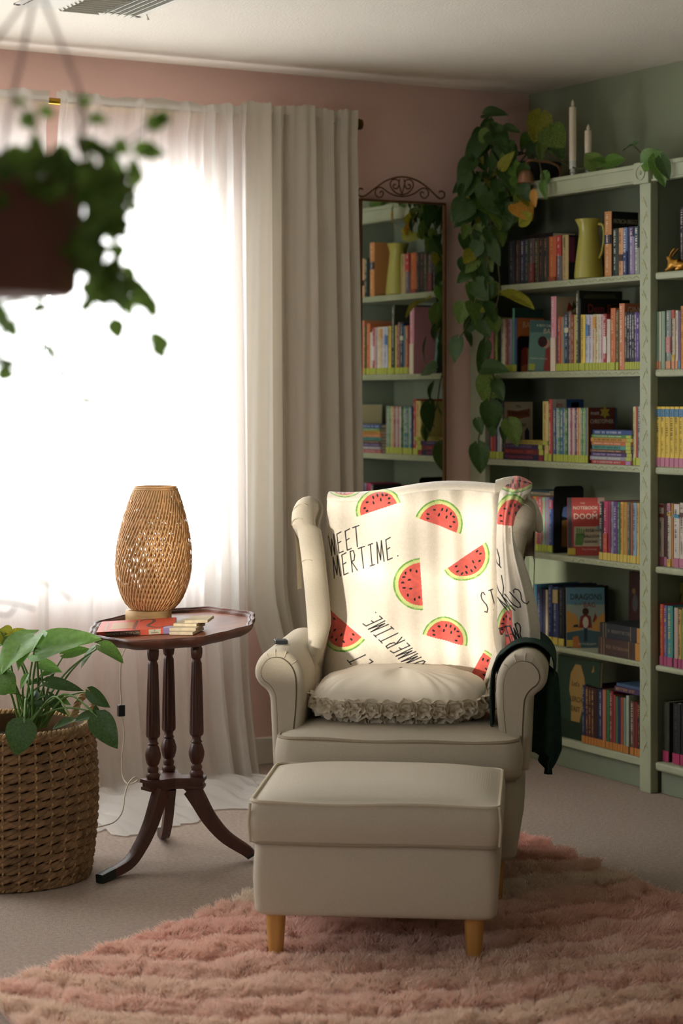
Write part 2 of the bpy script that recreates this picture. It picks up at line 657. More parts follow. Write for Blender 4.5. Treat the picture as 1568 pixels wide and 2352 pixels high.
# carved vine scrolls on the middle post and shelf edges
mb = MB()
for k in range(36):
    z = 0.14 + k * 0.051
    s = 1 if k % 2 else -1
    yc = (Y1 + Y2) / 2
    pts = []
    for q in range(11):
        t = q / 10
        a = t * 4.4
        rr = 0.012 * (1 - 0.72 * t)
        pts.append((BX - 0.0125, yc + s * (0.004 - rr * math.cos(a) + 0.003), z + rr * math.sin(a) * 1.3 + t * 0.012))
    mb.tube(pts, 0.0011, 5)
    mb.tube([(BX - 0.0125, yc - s * 0.010 + s * 0.02 * t, z - 0.01 + 0.035 * t) for t in np.linspace(0, 1, 5)], 0.001, 5)
M_carve = mat('carved_vine_paint', '#aeb285', 0.5)
capart(mb.build('carved_vine', M_carve, None, True))['kind'] = 'stuff'
mb = MB()
for sh, ya, yb in (('A', -1.03, -0.13), ('B', -1.03, -0.13), ('C', -1.03, -0.13), ('D', -1.03, -0.13), ('E', -1.03, -0.13), ('B', -1.6, -1.12), ('C', -1.6, -1.12), ('D', -1.6, -1.12)):
    zc = sum(SH[sh]) / 2
    y = ya
    k = 0
    while y < yb:
        s = 1 if k % 2 else -1
        mb.tube([(BX - 0.0004, y + 0.017 * t, zc + s * 0.005 * math.sin(t * math.pi * 1.3)) for t in np.linspace(0, 1, 6)], 0.0008, 4)
        y += 0.019
        k += 1
capart(mb.build('carved_scroll', M_carve, None, True))['kind'] = 'stuff'

# ================================================================== BOOKS
unitbox = MB()
unitbox.box((0, 0, 0), (1, 1, 1))
UB = {}


def ubox(m):
    if m.name not in UB:
        me = bpy.data.meshes.new('block')
        me.from_pydata(unitbox.v, [], unitbox.f)
        me.materials.append(m)
        UB[m.name] = me
    return UB[m.name]


def ublock(name, parent, a, b, m):
    o = bpy.data.objects.new(name, ubox(m))
    o.location = a
    o.scale = [b[i] - a[i] for i in range(3)]
    return link(o, parent)


def glyphs(mb, along0, along1, c, size, fn):
    """illegible rows of letter-like marks between two ends"""
    n = max(3, int(abs(along1 - along0) / (size * 0.85)))
    st = (along1 - along0) / n
    for i in range(n):
        if random.random() < 0.12:
            continue
        a = along0 + st * i
        w = st * 0.6
        h = size * 0.5
        kind = random.random()
        lw = size * 0.17
        segs = [(a, -h, a + lw, h)]
        if kind < 0.7:
            segs.append((a, h - lw, a + w, h))
        if kind > 0.3:
            segs.append((a + w - lw, -h, a + w, h))
        if 0.2 < kind < 0.8:
            segs.append((a, -lw / 2, a + w, lw / 2))
        for (p, q, r, s_) in segs:
            mb.add([fn(p, c + q), fn(r, c + q), fn(r, c + s_), fn(p, c + s_)], [(0, 1, 2, 3)])


def book(y_left, y_right, z0, z1, xf, depth, color, label, group, sticker=None, letter=None, band=None, tilt=0.0, side=None, st_h=0.026):
    """upright book whose spine faces the room; local origin at spine bottom centre, local +x goes into the shelf"""
    t = y_left - y_right
    h = z1 - z0
    if side:
        depth = side.get('depth', depth)
    root = empty('book', (xf, (y_left + y_right) / 2, z0), 0, label, 'book', group)
    root.rotation_euler = (tilt, 0, 0)
    t2 = t / 2 * 0.96
    mb = MB()
    bul = min(0.003, t * 0.16)
    th = min(0.0016, t * 0.14)
    arc = [(-bul * math.cos(math.pi * k / 8 - math.pi / 2) ** 1, -t2 + 2 * t2 * k / 8) for k in range(9)]
    outer = [(depth, -t2)] + [(x, y) for x, y in arc] + [(depth, t2)]
    inner = [(depth, t2 - th), (0.002, t2 - th), (0.002, -t2 + th), (depth, -t2 + th)]
    n = len(outer)
    for k in range(len(outer) - 1):
        (xa, ya), (xb, yb) = outer[k], outer[k + 1]
        mb.add([(xa, ya, 0), (xb, yb, 0), (xb, yb, h), (xa, ya, h)], [(0, 1, 2, 3)])
    mb.add([(x, y, 0) for x, y in outer + inner], [tuple(range(n + 4))])
    mb.add([(x, y, h) for x, y in outer + inner], [tuple(range(n + 4))])
    mb.add([(inner[0][0], inner[0][1], 0), (inner[1][0], inner[1][1], 0), (inner[1][0], inner[1][1], h), (inner[0][0], inner[0][1], h)], [(0, 1, 2, 3)])
    mb.add([(inner[2][0], inner[2][1], 0), (inner[3][0], inner[3][1], 0), (inner[3][0], inner[3][1], h), (inner[2][0], inner[2][1], h)], [(0, 1, 2, 3)])
    mb.build('cover', pm(color), root, fixn=False)
    ublock('page_block', root, (0.0022, -t2 + th, 0.002), (depth - 0.003, t2 - th, h - 0.003), M_paper)
    if sticker:
        ublock('spine_label', root, (-bul - 0.0005, -t2 * 0.99, 0.001), (0.003, t2 * 0.99, st_h), pm(sticker))
    if band:
        for (bc, f0, f1) in band:
            ublock('spine_band', root, (-bul - 0.0004, -t2 * 0.97, h * f0), (0.002, t2 * 0.97, h * f1), pm(bc))
    if letter:
        mb = MB()
        z_a = h * 0.95
        z_b = (st_h + 0.012 if sticker else h * 0.06)
        gl = min(t * 0.5, 0.009)
        mid = z_b + (z_a - z_b) * random.choice((0.25, 0.4, 0.62))
        x_ = -bul - 0.0009
        glyphs(mb, z_a, mid + 0.008, 0.0, gl, lambda a, c: (x_, c, a))
        glyphs(mb, mid - 0.004, z_b, 0.0, gl * 0.7, lambda a, c: (x_, c, a))
        mb.build('lettering', pm(letter), root, fixn=False)
    if side:
        if 'color' in side:
            ublock('front_cover', root, (0.002, -t2 - 0.0006, 0.0), (depth, -t2 + 0.0002, h), pm(side['color']))
        for (poly_, pc) in side.get('art', ()):
            mb = MB()
            mb.prism([(a * depth, b * h) for a, b in poly_], lambda a, b, c: (a, c, b), -t2 - 0.0011, -t2 - 0.0006)
            mb.build('cover_art', pm(pc), root)
        for (body, size, fx, fz, tc, sx) in side.get('text', ()):
            text_obj(body, size, pm(tc), root, basis((fx * depth, -t2 - 0.0014, fz * h), (1, 0, 0), (0, 0, 1), (0, -1, 0)), sx=sx)
    return root


ORD = ['first', 'second', 'third', 'fourth', 'fifth', 'sixth', 'seventh', 'eighth', 'ninth', 'tenth', 'eleventh', 'twelfth', 'thirteenth', 'fourteenth', 'fifteenth', 'sixteenth', 'seventeenth', 'eighteenth', 'nineteenth', 'twentieth', 'twenty-first', 'twenty-second', 'twenty-third']
LIME, ORNG, MAG, YEL = '#aab52c', '#b8741c', '#a02e60', '#c9b13a'


def row(shelf, where, items, sticker, group, set_back=0.012, depth=0.13, st_h=0.026, anchor='from its left end'):
    """items: px_left, px_right, y_top, colour, words, letter colour[, sticker override[, bands]]"""
    z0 = SH[shelf][1] + 0.0005
    for i, it in enumerate(items):
        x0, x1, yt, colr, words, let = it[:6]
        st = it[6] if len(it) > 6 and it[6] is not None else sticker
        bd = it[7] if len(it) > 7 else None
        if st == 0:
            st = None
        xf = BX + set_back + random.uniform(0, 0.002)
        a, b_ = onX(x0, 900, xf)[1], onX(x1, 900, xf)[1]
        zt = onX((x0 + x1) / 2, yt, xf)[2]
        lab = f'{words} book on {where}, {ORD[i]} {anchor}'
        book(a, b_ + 0.0003, z0, max(zt, z0 + 0.05), xf, depth, colr, lab, group, st, let, bd, side=it[8] if len(it) > 8 else None, st_h=st_h)


W_, K_, Yl = '#d8d2c2', '#26221f', '#d9b84a'
row('A', 'top shelf', [
    (1168, 1183, 553, '#23262c', 'black', '#8a8f92'), (1184, 1195, 552, '#35271f', 'dark brown', '#8f7a66'),
    (1195, 1207, 551, '#1f2340', 'midnight blue', '#b9b9bd'), (1207, 1214.5, 549, '#1d2c22', 'very dark green', '#8f9a80'),
    (1215, 1228, 548, '#4a3f3f', 'grey and maroon', '#a9988c', 0, [('#6b211f', 0.0, 0.45)]), (1228.5, 1237.5, 547, '#3a3218', 'dark olive', '#a08d55'),
    (1238, 1249, 546, '#17181c', 'black orange-lettered', '#b5632a'), (1249, 1259.5, 545, '#23201c', 'charcoal', '#b28a55'),
    (1260, 1277, 543, '#b8571b', 'thick orange', '#e0a050', 0, [('#8a3a14', 0.0, 0.1)]), (1278, 1290.5, 541, '#5f5560', 'grey red-topped', '#d8c8c8', 0, [('#b52622', 0.55, 1.0)]),
    (1291, 1305, 540, '#b29a5e', 'tan dark-covered', '#4a4030', 0, None, {'color': '#1d1a24', 'art': [([(0.02, 0.4), (0.2, 0.4), (0.2, 0.95), (0.02, 0.95)], '#6a2444')]}),
], 0, 'paperbacks left of the jug', anchor='spine from the wall side')
row('A', 'top shelf by the post', [
    (1388, 1404, 486, '#c2803c', 'tall thick amber', '#e8d8b8', 0, [('#2b3350', 0.5, 0.64)], {'color': '#14130f', 'depth': 0.112, 'text': [('PATRICIA BRIGGS', 0.022, 0.52, 0.845, '#a39c80', 0.58)]}),
    (1407, 1419.5, 525, '#16302a', 'dark green', '#cfd0b8'), (1420.5, 1431, 524, '#d09a66', 'peach', '#5a3524', 0, [('#3b2a22', 0.3, 0.44)]),
    (1431.5, 1440.5, 523, '#5b76a8', 'blue', '#e0e0e0', 0, [('#2d4172', 0.0, 0.5)]), (1441, 1445, 523, '#1a2656', 'slim navy', None),
    (1445.5, 1456.5, 521, '#8a7ca8', 'lavender', '#e6dce8', 0, [('#4d3f6b', 0.8, 1.0)]), (1457.5, 1468, 520, '#8a968e', 'grey green', '#f0ece0', 0, [('#37525c', 0.55, 1.0)]),
    (1469, 1473.5, 519, '#cdb6b0', 'pale pink', '#b03030'),
], 0, 'books right of the jug', anchor='spine from the jug')
row('B', 'second shelf at its wall end', [
    (1121, 1134, 728, '#c06a78', 'rose pink', '#8a3448'), (1135.5, 1142, 729, '#a3b32a', 'bright lime', '#3c4a1a'),
    (1142, 1149.5, 731, '#26331f', 'forest green', '#6a7a40'), (1150.5, 1160, 732, '#c8c9a8', 'cream green', '#8a4a40'),
    (1160.5, 1166, 733, '#9a4426', 'rust', '#d8b090'), (1166.5, 1176.5, 733, '#8c7c92', 'mauve blue', '#4a3a5a'),
    (1177, 1181, 708, '#3f9a76', 'tall teal', None, None, None, {'color': '#20453f', 'depth': 0.125}), (1181.5, 1186, 730, '#2e4d8a', 'royal blue orange-covered', None, None, None, {'color': '#b5601c', 'depth': 0.12, 'text': [('BAT', 0.03, 0.42, 0.87, '#d8b080', 0.9)], 'art': [([(0.1, 0.1), (0.4, 0.15), (0.35, 0.5), (0.12, 0.45)], '#8a2a1c')]}),
], LIME, 'books at the wall end of the second shelf', anchor='from the wall')
row('B', 'second shelf', [
    (1265, 1277, 681, '#d98ea0', 'tall pink-spined', '#f0e0e0', 0, [('#d8c8b0', 0.0, 0.45)], {'color': '#b8a482', 'depth': 0.15, 'art': [([(0.3, 0.8), (0.5, 0.84), (0.36, 0.93)], '#9a2c22'), ([(0.42, 0.8), (0.58, 0.86), (0.5, 0.95)], '#3a4a2a'), ([(0.55, 0.79), (0.72, 0.83), (0.62, 0.92)], '#5a2a5c')]}),
    (1277.5, 1281.5, 727, '#6b2730', 'slim maroon', None), (1282, 1287, 727, '#b5472b', 'brick red', '#e8c8a0'), (1287.5, 1293, 728, '#c07a3a', 'mixed orange', '#5c7aa0'),
    (1293, 1296.5, 727, '#4a8a94', 'slim teal', None), (1297, 1306, 718, '#1f2f52', 'navy', '#c8c8d0', None, [('#d0cba8', 0.66, 0.74)]),
    (1306.5, 1312, 716, '#8a6a50', 'brown', '#d0b8a0'), (1312.5, 1317.5, 723, '#9b2d2d', 'deep red', '#e0c0b0'), (1318, 1323, 723, '#b9b046', 'olive yellow', None),
    (1323.5, 1329.5, 667, '#3b4430', 'tall dark spotted', '#d8d8c8', None, None, {'color': '#262a1c', 'depth': 0.185, 'art': [([(0.1, 0.9), (0.9, 0.91), (0.8, 0.96), (0.15, 0.95)], '#4a4c2c')]}),
], LIME, 'books by the bat cover on the second shelf', anchor='right of the bat cover')
row('B', 'second shelf middle run', [
    (1330, 1333, 686, '#15151a', 'tall black', None, None, None, {'color': '#0f1012', 'depth': 0.21, 'text': [('Dem Bones', 0.043, 0.55, 0.86, '#8a241e', 0.85)], 'art': [([(0.45, 0.66), (0.7, 0.66), (0.68, 0.76), (0.48, 0.77)], '#8a4a2c')]}), (1333.5, 1344, 723, '#e0c22f', 'thick yellow', '#8a6a20'), (1345, 1353.5, 723, '#b9c6d8', 'pale blue', '#4a78b0', None, [('#4f8ac0', 0.62, 0.82)]),
    (1354, 1361, 723, '#d0cbd0', 'pearl white', '#a87a9a'), (1361.5, 1368, 722, '#cfc19a', 'cream', '#c07a30', None, [('#d99a3a', 0.75, 0.95)]), (1368.5, 1374.5, 722, '#d8d2a8', 'ivory', '#a07830'),
    (1375, 1380, 722, '#d6d0d2', 'slim white', '#909090'), (1380.5, 1385.5, 722, '#cfa6a8', 'blush', '#a04a50'), (1386, 1393, 721, '#a8282c', 'crimson', '#e8dcd0', None, [('#d8d0c8', 0.3, 0.6)]),
    (1393.5, 1397.5, 733, '#ddd8cc', 'low white', '#8a8a8a'), (1398, 1401, 733, '#d2cbb8', 'low cream', None), (1402, 1413.5, 708, '#c4662a', 'burnt orange', '#e8b890'),
    (1415, 1421, 712, '#5b5a3c', 'slim olive', '#c8b880'), (1421.5, 1434, 697, '#c97a4e', 'tall salmon orange', '#f0d8b8', 0, None, {'color': '#b8643a', 'depth': 0.13, 'text': [('GINGER', 0.034, 0.46, 0.89, '#e0c0a8', 0.8)]}),
], LIME, 'books in the middle of the second shelf', anchor='spine from its left end')
row('B', 'second shelf beside the post', [
    (1435.5 + 5.5 * k, 1440.5 + 5.5 * k, 717 + k % 2, c, w, l_) for k, (c, w, l_) in enumerate([
        ('#2c2b28', 'black', '#d8d8d0'), ('#1f2026', 'black-spined', '#e8e8e8'), ('#2b3550', 'steel blue', '#e0e0f0'), ('#35322c', 'charcoal', '#dcdcc8'), ('#6b4fa0', 'purple', '#e0d8f0'), ('#51408a', 'violet', '#e0d8f0'), ('#5a3a2a', 'brown', '#e8d8c8')])
], LIME, 'thin series books beside the post', anchor='spine of its series')
row('C', 'third shelf at its wall end', [
    (1119.5, 1122.5, 940, '#a08a5a', 'slim tan', None), (1123, 1126, 945, '#3a2a5a', 'slim purple', None), (1126.5, 1133, 940, '#b8432a', 'red orange', '#e0a080'), (1133.5, 1138, 938, '#a83248', 'cherry', None),
    (1138.5, 1141, 936, '#1e1c1e', 'slim black', None), (1141.5, 1147, 934, '#9aa0aa', 'silver grey', '#5a6070'), (1147.5, 1151, 933, '#c8c2bc', 'chalk white', None), (1151.5, 1156.5, 923, '#1c1f24', 'black cream-covered', '#b8b8b8', None, None, {'color': '#b5a68c', 'depth': 0.128, 'text': [('The', 0.014, 0.5, 0.92, '#3a3a3a', 1), ('SCIENCE FAIR', 0.021, 0.5, 0.79, '#3f1f14', 0.68), ('Surprise', 0.024, 0.5, 0.6, '#15242c', 0.85)], 'art': [([(0.12, 0.86), (0.5, 0.84), (0.9, 0.88), (0.9, 0.74), (0.5, 0.70), (0.12, 0.73)], '#8a4a22'), ([(0.3, 0.2), (0.42, 0.2), (0.42, 0.4), (0.36, 0.45), (0.3, 0.4)], '#9a5a3a'), ([(0.5, 0.2), (0.62, 0.2), (0.62, 0.45), (0.56, 0.5), (0.5, 0.45)], '#2a2426'), ([(0.72, 0.2), (0.88, 0.2), (0.88, 0.48), (0.8, 0.55), (0.72, 0.48)], '#3c2c4a')]}),
], LIME, 'books at the wall end of the third shelf', anchor='from the wall')
row('C', 'third shelf middle', [
    (1246, 1259.5, 922, '#c9b868', 'leaning cream yellow', '#a04a3a'), (1260, 1268, 917, '#b5342c', 'scarlet', '#e8d8c0', None, None, {'color': '#b9b0a4', 'depth': 0.135, 'art': [([(0.48, 0.5), (1, 0.5), (1, 1), (0.44, 1)], '#1e4f86'), ([(0.6, 0.8), (0.85, 0.8), (0.85, 0.95), (0.6, 0.95)], '#7aa0c0')], 'text': [('its', 0.032, 0.22, 0.9, '#a02820', 0.9)]}),
] + [(x0, x1, 937, c, w, '#e0dccc') for x0, x1, c, w in [
    (1271.5, 1277, '#2a4a7c', 'dark blue'), (1277.5, 1281.5, '#8ab0a0', 'seafoam'), (1282, 1287.5, '#2d7a58', 'emerald'), (1288, 1294, '#3766a0', 'cobalt'), (1294.5, 1298.5, '#6aa056', 'grass green'),
    (1299, 1304.5, '#2c5a3a', 'pine green'), (1305, 1308, '#d0cfc8', 'slim white'), (1308.5, 1313.5, '#a04a6a', 'raspberry'), (1314, 1319, '#c9a8a0', 'dusty pink'), (1319.5, 1323.5, '#533a72', 'plum'),
    (1324, 1329, '#c8862f', 'ochre'), (1329.5, 1333.5, '#c8a88a', 'beige'), (1334, 1338.5, '#4c8f4a', 'mid green'), (1339, 1343.5, '#7ab06a', 'light green'), (1344, 1346.5, '#4a7aa8', 'sky blue')]] + [(1347, 1350, 936, '#a08a5a', 'brown-covered', None, None, None, {'color': '#6a2c20', 'depth': 0.115, 'text': [('matt', 0.02, 0.25, 0.90, '#c8c0b0', 1), ('CHRISTOPHER', 0.021, 0.5, 0.745, '#c8c0b0', 0.72)], 'art': [([(0.52 + (0.2 if k % 2 else 0.11) * math.cos(k * 0.5236) + 0.1, 0.91 + (0.12 if k % 2 else 0.07) * math.sin(k * 0.5236)) for k in range(12)], '#b8a41e'), ([(0.1, 0.2), (1, 0.2), (0.95, 0.6), (0.1, 0.62)], '#3a4450')]})],
    LIME, 'early readers in the middle of the third shelf', anchor='from the leaning one')
row('C', 'third shelf beside the post', [(1453.5, 1460, 934, '#cdbf8c', 'cream', '#a88a50'), (1460.5, 1464.5, 934, '#b3322a', 'slim red', None), (1465, 1473, 934, '#9db4ac', 'pale teal', '#2a5a60')],
    LIME, 'books beside the post on the third shelf', anchor='from the stack')
row('D', 'fourth shelf behind the wing', [
    (1212, 1218, 1140, '#2a2226', 'black', None), (1218.5, 1224, 1140, '#7a3228', 'brown red', None), (1224.5, 1231, 1140, '#b87a1c', 'amber', '#e8c070'), (1231.5, 1238, 1141, '#a84a58', 'rose red', '#e0b0b8'),
    (1238.5, 1244, 1141, '#a85a5a', 'faded red', '#e0c8c0'), (1244.5, 1250.5, 1142, '#7fae8c', 'mint', '#c05a5a'), (1251, 1257, 1142, '#7c8aa0', 'blue grey', '#c85a5a'), (1257.5, 1261, 1142, '#8a7a90', 'lilac grey', None), (1261.5, 1269.5, 1143, '#273c78', 'ultramarine', '#8ab0d8', None, [('#b84a58', 0.8, 0.96)], {'color': '#14151c', 'art': [([(0.3, 0.66), (0.5, 0.62), (0.62, 0.75), (0.5, 0.88), (0.34, 0.84)], '#4f6ca4'), ([(0.28, 0.1), (0.6, 0.1), (0.6, 0.6), (0.3, 0.58)], '#7c5420')]}),
], LIME, 'books behind the chair wing on the fourth shelf', set_back=0.03, anchor='from the chair')
row('D', 'fourth shelf right half', [
    (1377, 1385, 1152, '#1b1b1e', 'black', '#d0d0c8'), (1386, 1396, 1151, '#a81c56', 'magenta', '#e8a0a0', None, [('#b5421e', 0.14, 0.45)]), (1396, 1402.5, 1151, '#8c1648', 'deep pink', None),
    (1403, 1408.5, 1152, '#8a8ca8', 'grey lilac', '#5a4a3a'), (1409, 1418, 1152, '#57327c', 'purple', '#c8b0d8'), (1418.5, 1423.5, 1153, '#2f7a44', 'green', '#a8c8a0'), (1424.5, 1432, 1153, '#c79a1c', 'golden yellow', '#a8401c'), (1432.5, 1441, 1154, '#b5821c', 'mustard', '#c8b070'),
    (1441.5, 1447, 1154, '#24605c', 'dark teal', '#c8a080'), (1447.5, 1453, 1155, '#a0502c', 'rust orange', None), (1453.5, 1462, 1155, '#7ea8bc', 'powder blue', '#405a70'), (1462.5, 1468, 1156, '#cfae5c', 'straw', '#904a30'), (1468.5, 1473.5, 1156, '#8aa03c', 'lime', None),
], YEL, 'chapter books on the right of the fourth shelf', set_back=0.002, anchor='from the doom cover')
row('E', 'fifth shelf behind the chair', [
    (1224, 1232, 1342, '#2f6a88', 'sea blue', '#a0c8d0'), (1233, 1245, 1352, '#1c2440', 'ink blue', '#7a80a0'), (1246, 1252, 1354, '#2c2c44', 'dark slate', None), (1252.5, 1257.5, 1355, '#b8ac94', 'slim stone', None),
    (1259, 1269, 1344, '#1f2f58', 'navy', '#8a98c0'), (1270, 1282, 1348, '#2b3c66', 'denim blue', '#a8a8b8', None, [('#b59a4a', 0.72, 0.95)]), (1283, 1296, 1350, '#15171c', 'thick black', '#6a6a70'),
], YEL, 'blue books behind the chair on the fifth shelf', set_back=0.025, depth=0.19, anchor='from the chair')
row('F', 'bottom shelf', [
    (1337, 1345, 1574, '#222a4e', 'navy', '#8a8aa0'), (1345.5, 1352, 1577, '#5c221c', 'dark red', '#c89a50'), (1352.5, 1358.5, 1579, '#3d241e', 'brown', '#c89a50'), (1359, 1365, 1581, '#4e2218', 'chestnut', '#c89a50'), (1365.5, 1371, 1582, '#33201c', 'umber', None),
    (1371.5, 1376.5, 1583, '#1e2c3c', 'slate blue', None), (1377, 1383, 1584, '#2a2a5c', 'indigo', '#b0b0c8'), (1383.5, 1391, 1584, '#b8694c', 'salmon', None), (1392, 1400, 1585, '#2e6a3c', 'green', None), (1400.5, 1408, 1587, '#8a2430', 'crimson', '#d0a0a0'),
    (1408.5, 1413, 1596, '#9a3a2a', 'brick', None), (1413.5, 1419, 1600, '#3c6a48', 'fern green', None), (1419.5, 1424.5, 1602, '#302a5a', 'dark violet', None), (1425, 1431, 1602, '#a0442c', 'rusty', None), (1431.5, 1437, 1603, '#6a8a70', 'sage', None),
    (1437.5, 1444, 1598, '#9aa898', 'pale grey green', None), (1448, 1457, 1611, '#6a4238', 'cocoa', '#c8b0a0'), (1457.5, 1463.5, 1613, '#7c1c1c', 'blood red', None), (1464, 1471, 1614, '#2a1e22', 'black and orange', '#c8802a'),
], ORNG, 'thin books on the bottom shelf', set_back=0.008, depth=0.2, anchor='spine from the gingerbread cover')
# right bay
row('B', 'second shelf right of the post', [
    (1507, 1513, 716, '#6f9a80', 'pale green', None), (1513.5, 1517.5, 716, '#c8c4a8', 'slim cream', None), (1518.5, 1527, 715, '#86a18a', 'sage green', None, 0), (1530, 1541, 713, '#7c8a84', 'grey rose-banded', '#c8ccc0', None, [('#b86a70', 0.28, 0.55)]),
    (1543, 1550, 712, '#c8b8a0', 'tall cream red-topped', '#7a5a50', None, [('#b5452c', 0.86, 1.0), ('#c8a42a', 0.14, 0.24)]), (1551.5, 1557, 713, '#cfc4b4', 'slim ivory', '#8a7a70'), (1558, 1562.5, 715, '#6a5a80', 'purple', None, '#4a90b8'), (1563, 1572, 703, '#c87a28', 'tall orange', '#a05a20', 0),
    (1573, 1580, 712, '#8a3a3a', 'red', None)],
    '#c8875c', 'books on the second shelf right of the post', anchor='from the post')
row('C', 'third shelf right of the post', [(1507 + 10.6 * k, 1517 + 10.6 * k, 934, '#d8b821', 'yellow hardback series', '#6a5a18', '#b56a88', [('#3a86b4', 0.83, 0.96)]) for k in range(7)],
    None, 'yellow hardback series right of the post', anchor='from the post', st_h=0.03)
row('D', 'fourth shelf right of the post', [
    (1513, 1524, 1157, '#c2b8ac', 'white red-capped', '#5a5060', None, [('#8a2a24', 0.94, 0.99), ('#7a2a24', 0.78, 0.84)]), (1525, 1532.5, 1157, '#4a100e', 'dark maroon', None), (1533, 1541, 1156, '#c4bca8', 'white and gold', '#4a4a4a', 0, [('#c8a020', 0.8, 0.86), ('#c8a020', 0.0, 0.12), ('#b07080', 0.88, 1.0)]),
    (1541.5, 1546, 1157, '#b5761c', 'checked orange', None, 0), (1547, 1560, 1158, '#c4bcb0', 'white and turquoise', '#4a4a50', None, [('#2f88a8', 0.78, 0.84)]), (1561, 1572, 1155, '#bfb4a8', 'white brown-banded', '#4a4a50', None, [('#5a2a20', 0.78, 0.85)]), (1573, 1582, 1155, '#a08a8a', 'grey', None)],
    '#a8607c', 'picture-spined books on the fourth shelf right of the post', set_back=0.03, anchor='from the post', st_h=0.03)
row('E', 'fifth shelf right of the post', [
    (1516, 1524, 1388, '#b8321a', 'red', '#d08a30'), (1525, 1532, 1391, '#5a5c9a', 'periwinkle', '#c8b060'), (1532.5, 1545, 1392, '#2c8a84', 'thick turquoise', '#c8b060'), (1548, 1557, 1396, '#b09a90', 'pale mauve', None), (1558, 1565, 1400, '#b8962a', 'gold and black', '#2a2a2a'), (1566, 1575, 1398, '#7a9a4a', 'apple green', None)],
    '#a03a68', 'bright books in front of the yellow album', set_back=0.012, depth=0.1, anchor='from the post', st_h=0.03)
row('F', 'bottom shelf right of the post', [(1523, 1537, 1612, '#2f2f1e', 'dark olive', '#4a4a38'), (1545, 1562, 1616, '#15171a', 'thick black', '#4a4a4c'), (1563, 1575, 1616, '#1b1b1e', 'black', None)],
    '#a82058', 'dark books on the bottom shelf right of the post', set_back=0.03, anchor='from the post', st_h=0.035)
row('A', 'top shelf behind the hare', [(1560, 1574, 476, '#1a1618', 'tall black', '#b8a8a0'), (1574.5, 1588, 476, '#3c1a1e', 'tall dark red', '#b8a8a0')],
    0, 'tall dark books behind the golden hare', set_back=0.06, anchor='from the post')


def cover_book(x0, x1, ytop, shelf, color, label, group='face-out books on the shelves', set_back=0.03, lean=0.08, th=0.012, zb=None, name='book', spine=None, facing=True):
    """book shown by its front; returns (root, width, height). local: x right along the shelf, z up, -y outward"""
    xf = BX + set_back
    a = onX(x0, ytop, xf)
    b_ = onX(x1, ytop, xf)
    z0 = (SH[shelf][1] if zb is None else zb) + 0.0005
    w = a[1] - b_[1]
    h = (a[2] + b_[2]) / 2 - z0
    if facing:  # turned toward the room's middle: left edge at the front, right edge deeper in
        sc_ = FPX / np.dot(a - Cp, Fd)
        w = (x1 - x0) / sc_ * 1.01
        c_ = a + Rd * w / 2
        root = empty(name, (c_[0], c_[1], z0), 0, label, 'book', group)
        root.rotation_euler = (-lean, 0, -TH)
    else:
        root = empty(name, (xf - h * math.sin(lean) * 0.5, (a[1] + b_[1]) / 2, z0), 0, label, 'book', group)
        root.rotation_euler = (-lean, 0, -math.pi / 2)
    mb = MB()
    mb.rbox((-w / 2, 0, 0), (w / 2, 0.0018, h), 0.0006)
    mb.rbox((-w / 2, th - 0.0018, 0), (w / 2, th, h), 0.0006)
    mb.rbox((-w / 2, 0, 0), (-w / 2 + 0.002, th, h), 0.0006)
    mb.build('cover', pm(color), root)
    ublock('page_block', root, (-w / 2 + 0.002, 0.0018, 0.002), (w / 2 - 0.002, th - 0.0018, h - 0.002), M_paper)
    if spine:
        ublock('spine_strip', root, (-w / 2, -0.0005, 0), (-w / 2 + w * 0.11, 0.001, h), pm(spine))
    return root, w, h


def patch(root, poly, color, d=-0.0006, name='cover_art', th=0.0005):
    mb = MB()
    mb.prism(poly, lambda a, b, c: (a, c, b), d, d + th)
    return mb.build(name, pm(color), root)


def ell(cx, cz, rx, rz, n=20, a0=0, a1=2 * math.pi):
    return [(cx + rx * math.cos(a0 + (a1 - a0) * k / n), cz + rz * math.sin(a0 + (a1 - a0) * k / n)) for k in range(n + (0 if abs(a1 - a0) > 6.2 else 1))]


def ctext(root, s, size, x, z, color, sx=1.0, rot=0.0, shear=0.0):
    M = Matrix.Translation((x, -0.0012, z)) @ Matrix.Rotation(-rot, 4, 'Y') @ Matrix.Rotation(math.pi / 2, 4, 'X')
    return text_obj(s, size, pm(color), root, M, sx=sx, shear=shear)


# bookends
def bookend(px, yt, shelf, set_back, depth, label):
    """plate standing against the right cover of the last book of a run, with an arched opening"""
    xf = BX + set_back
    a = onX(px, yt, xf)
    z0 = SH[shelf][1] + 0.0002
    h = a[2] - z0
    r = empty('bookend', (xf, a[1], z0), 0, label, 'bookend')
    leg = depth * 0.22
    up = h * 0.70
    out = [(0, 0)] + [(0, h - 0.015)] + ell(0.015, h - 0.015, 0.015, 0.015, 5, math.pi, math.pi / 2) + ell(depth - 0.015, h - 0.015, 0.015, 0.015, 5, math.pi / 2, 0) + [(depth, 0), (depth - leg, 0), (depth - leg, up - 0.02)] + ell(depth - leg - 0.02, up - 0.02, 0.02, 0.02, 5, 0, math.pi / 2) + ell(leg + 0.02, up - 0.02, 0.02, 0.02, 5, math.pi / 2, math.pi) + [(leg, 0)]
    mb = MB()
    mb.prism(out, lambda a, b, c: (a, c, b), -0.002, 0)
    mb.build('upright_plate', M_black, r)
    mb = MB()
    mb.rbox((leg, 0.0, 0.0), (depth - leg, 0.06, 0.0003), 0.0001)
    mb.build('foot_plate', M_black, r)


bookend(1187, 772, 'B', 0.012, 0.07, 'black metal bookend on the second shelf behind the bat cover')
bookend(1271, 1117, 'D', 0.03, 0.128, 'tall black metal bookend on the fourth shelf behind the doom cover')

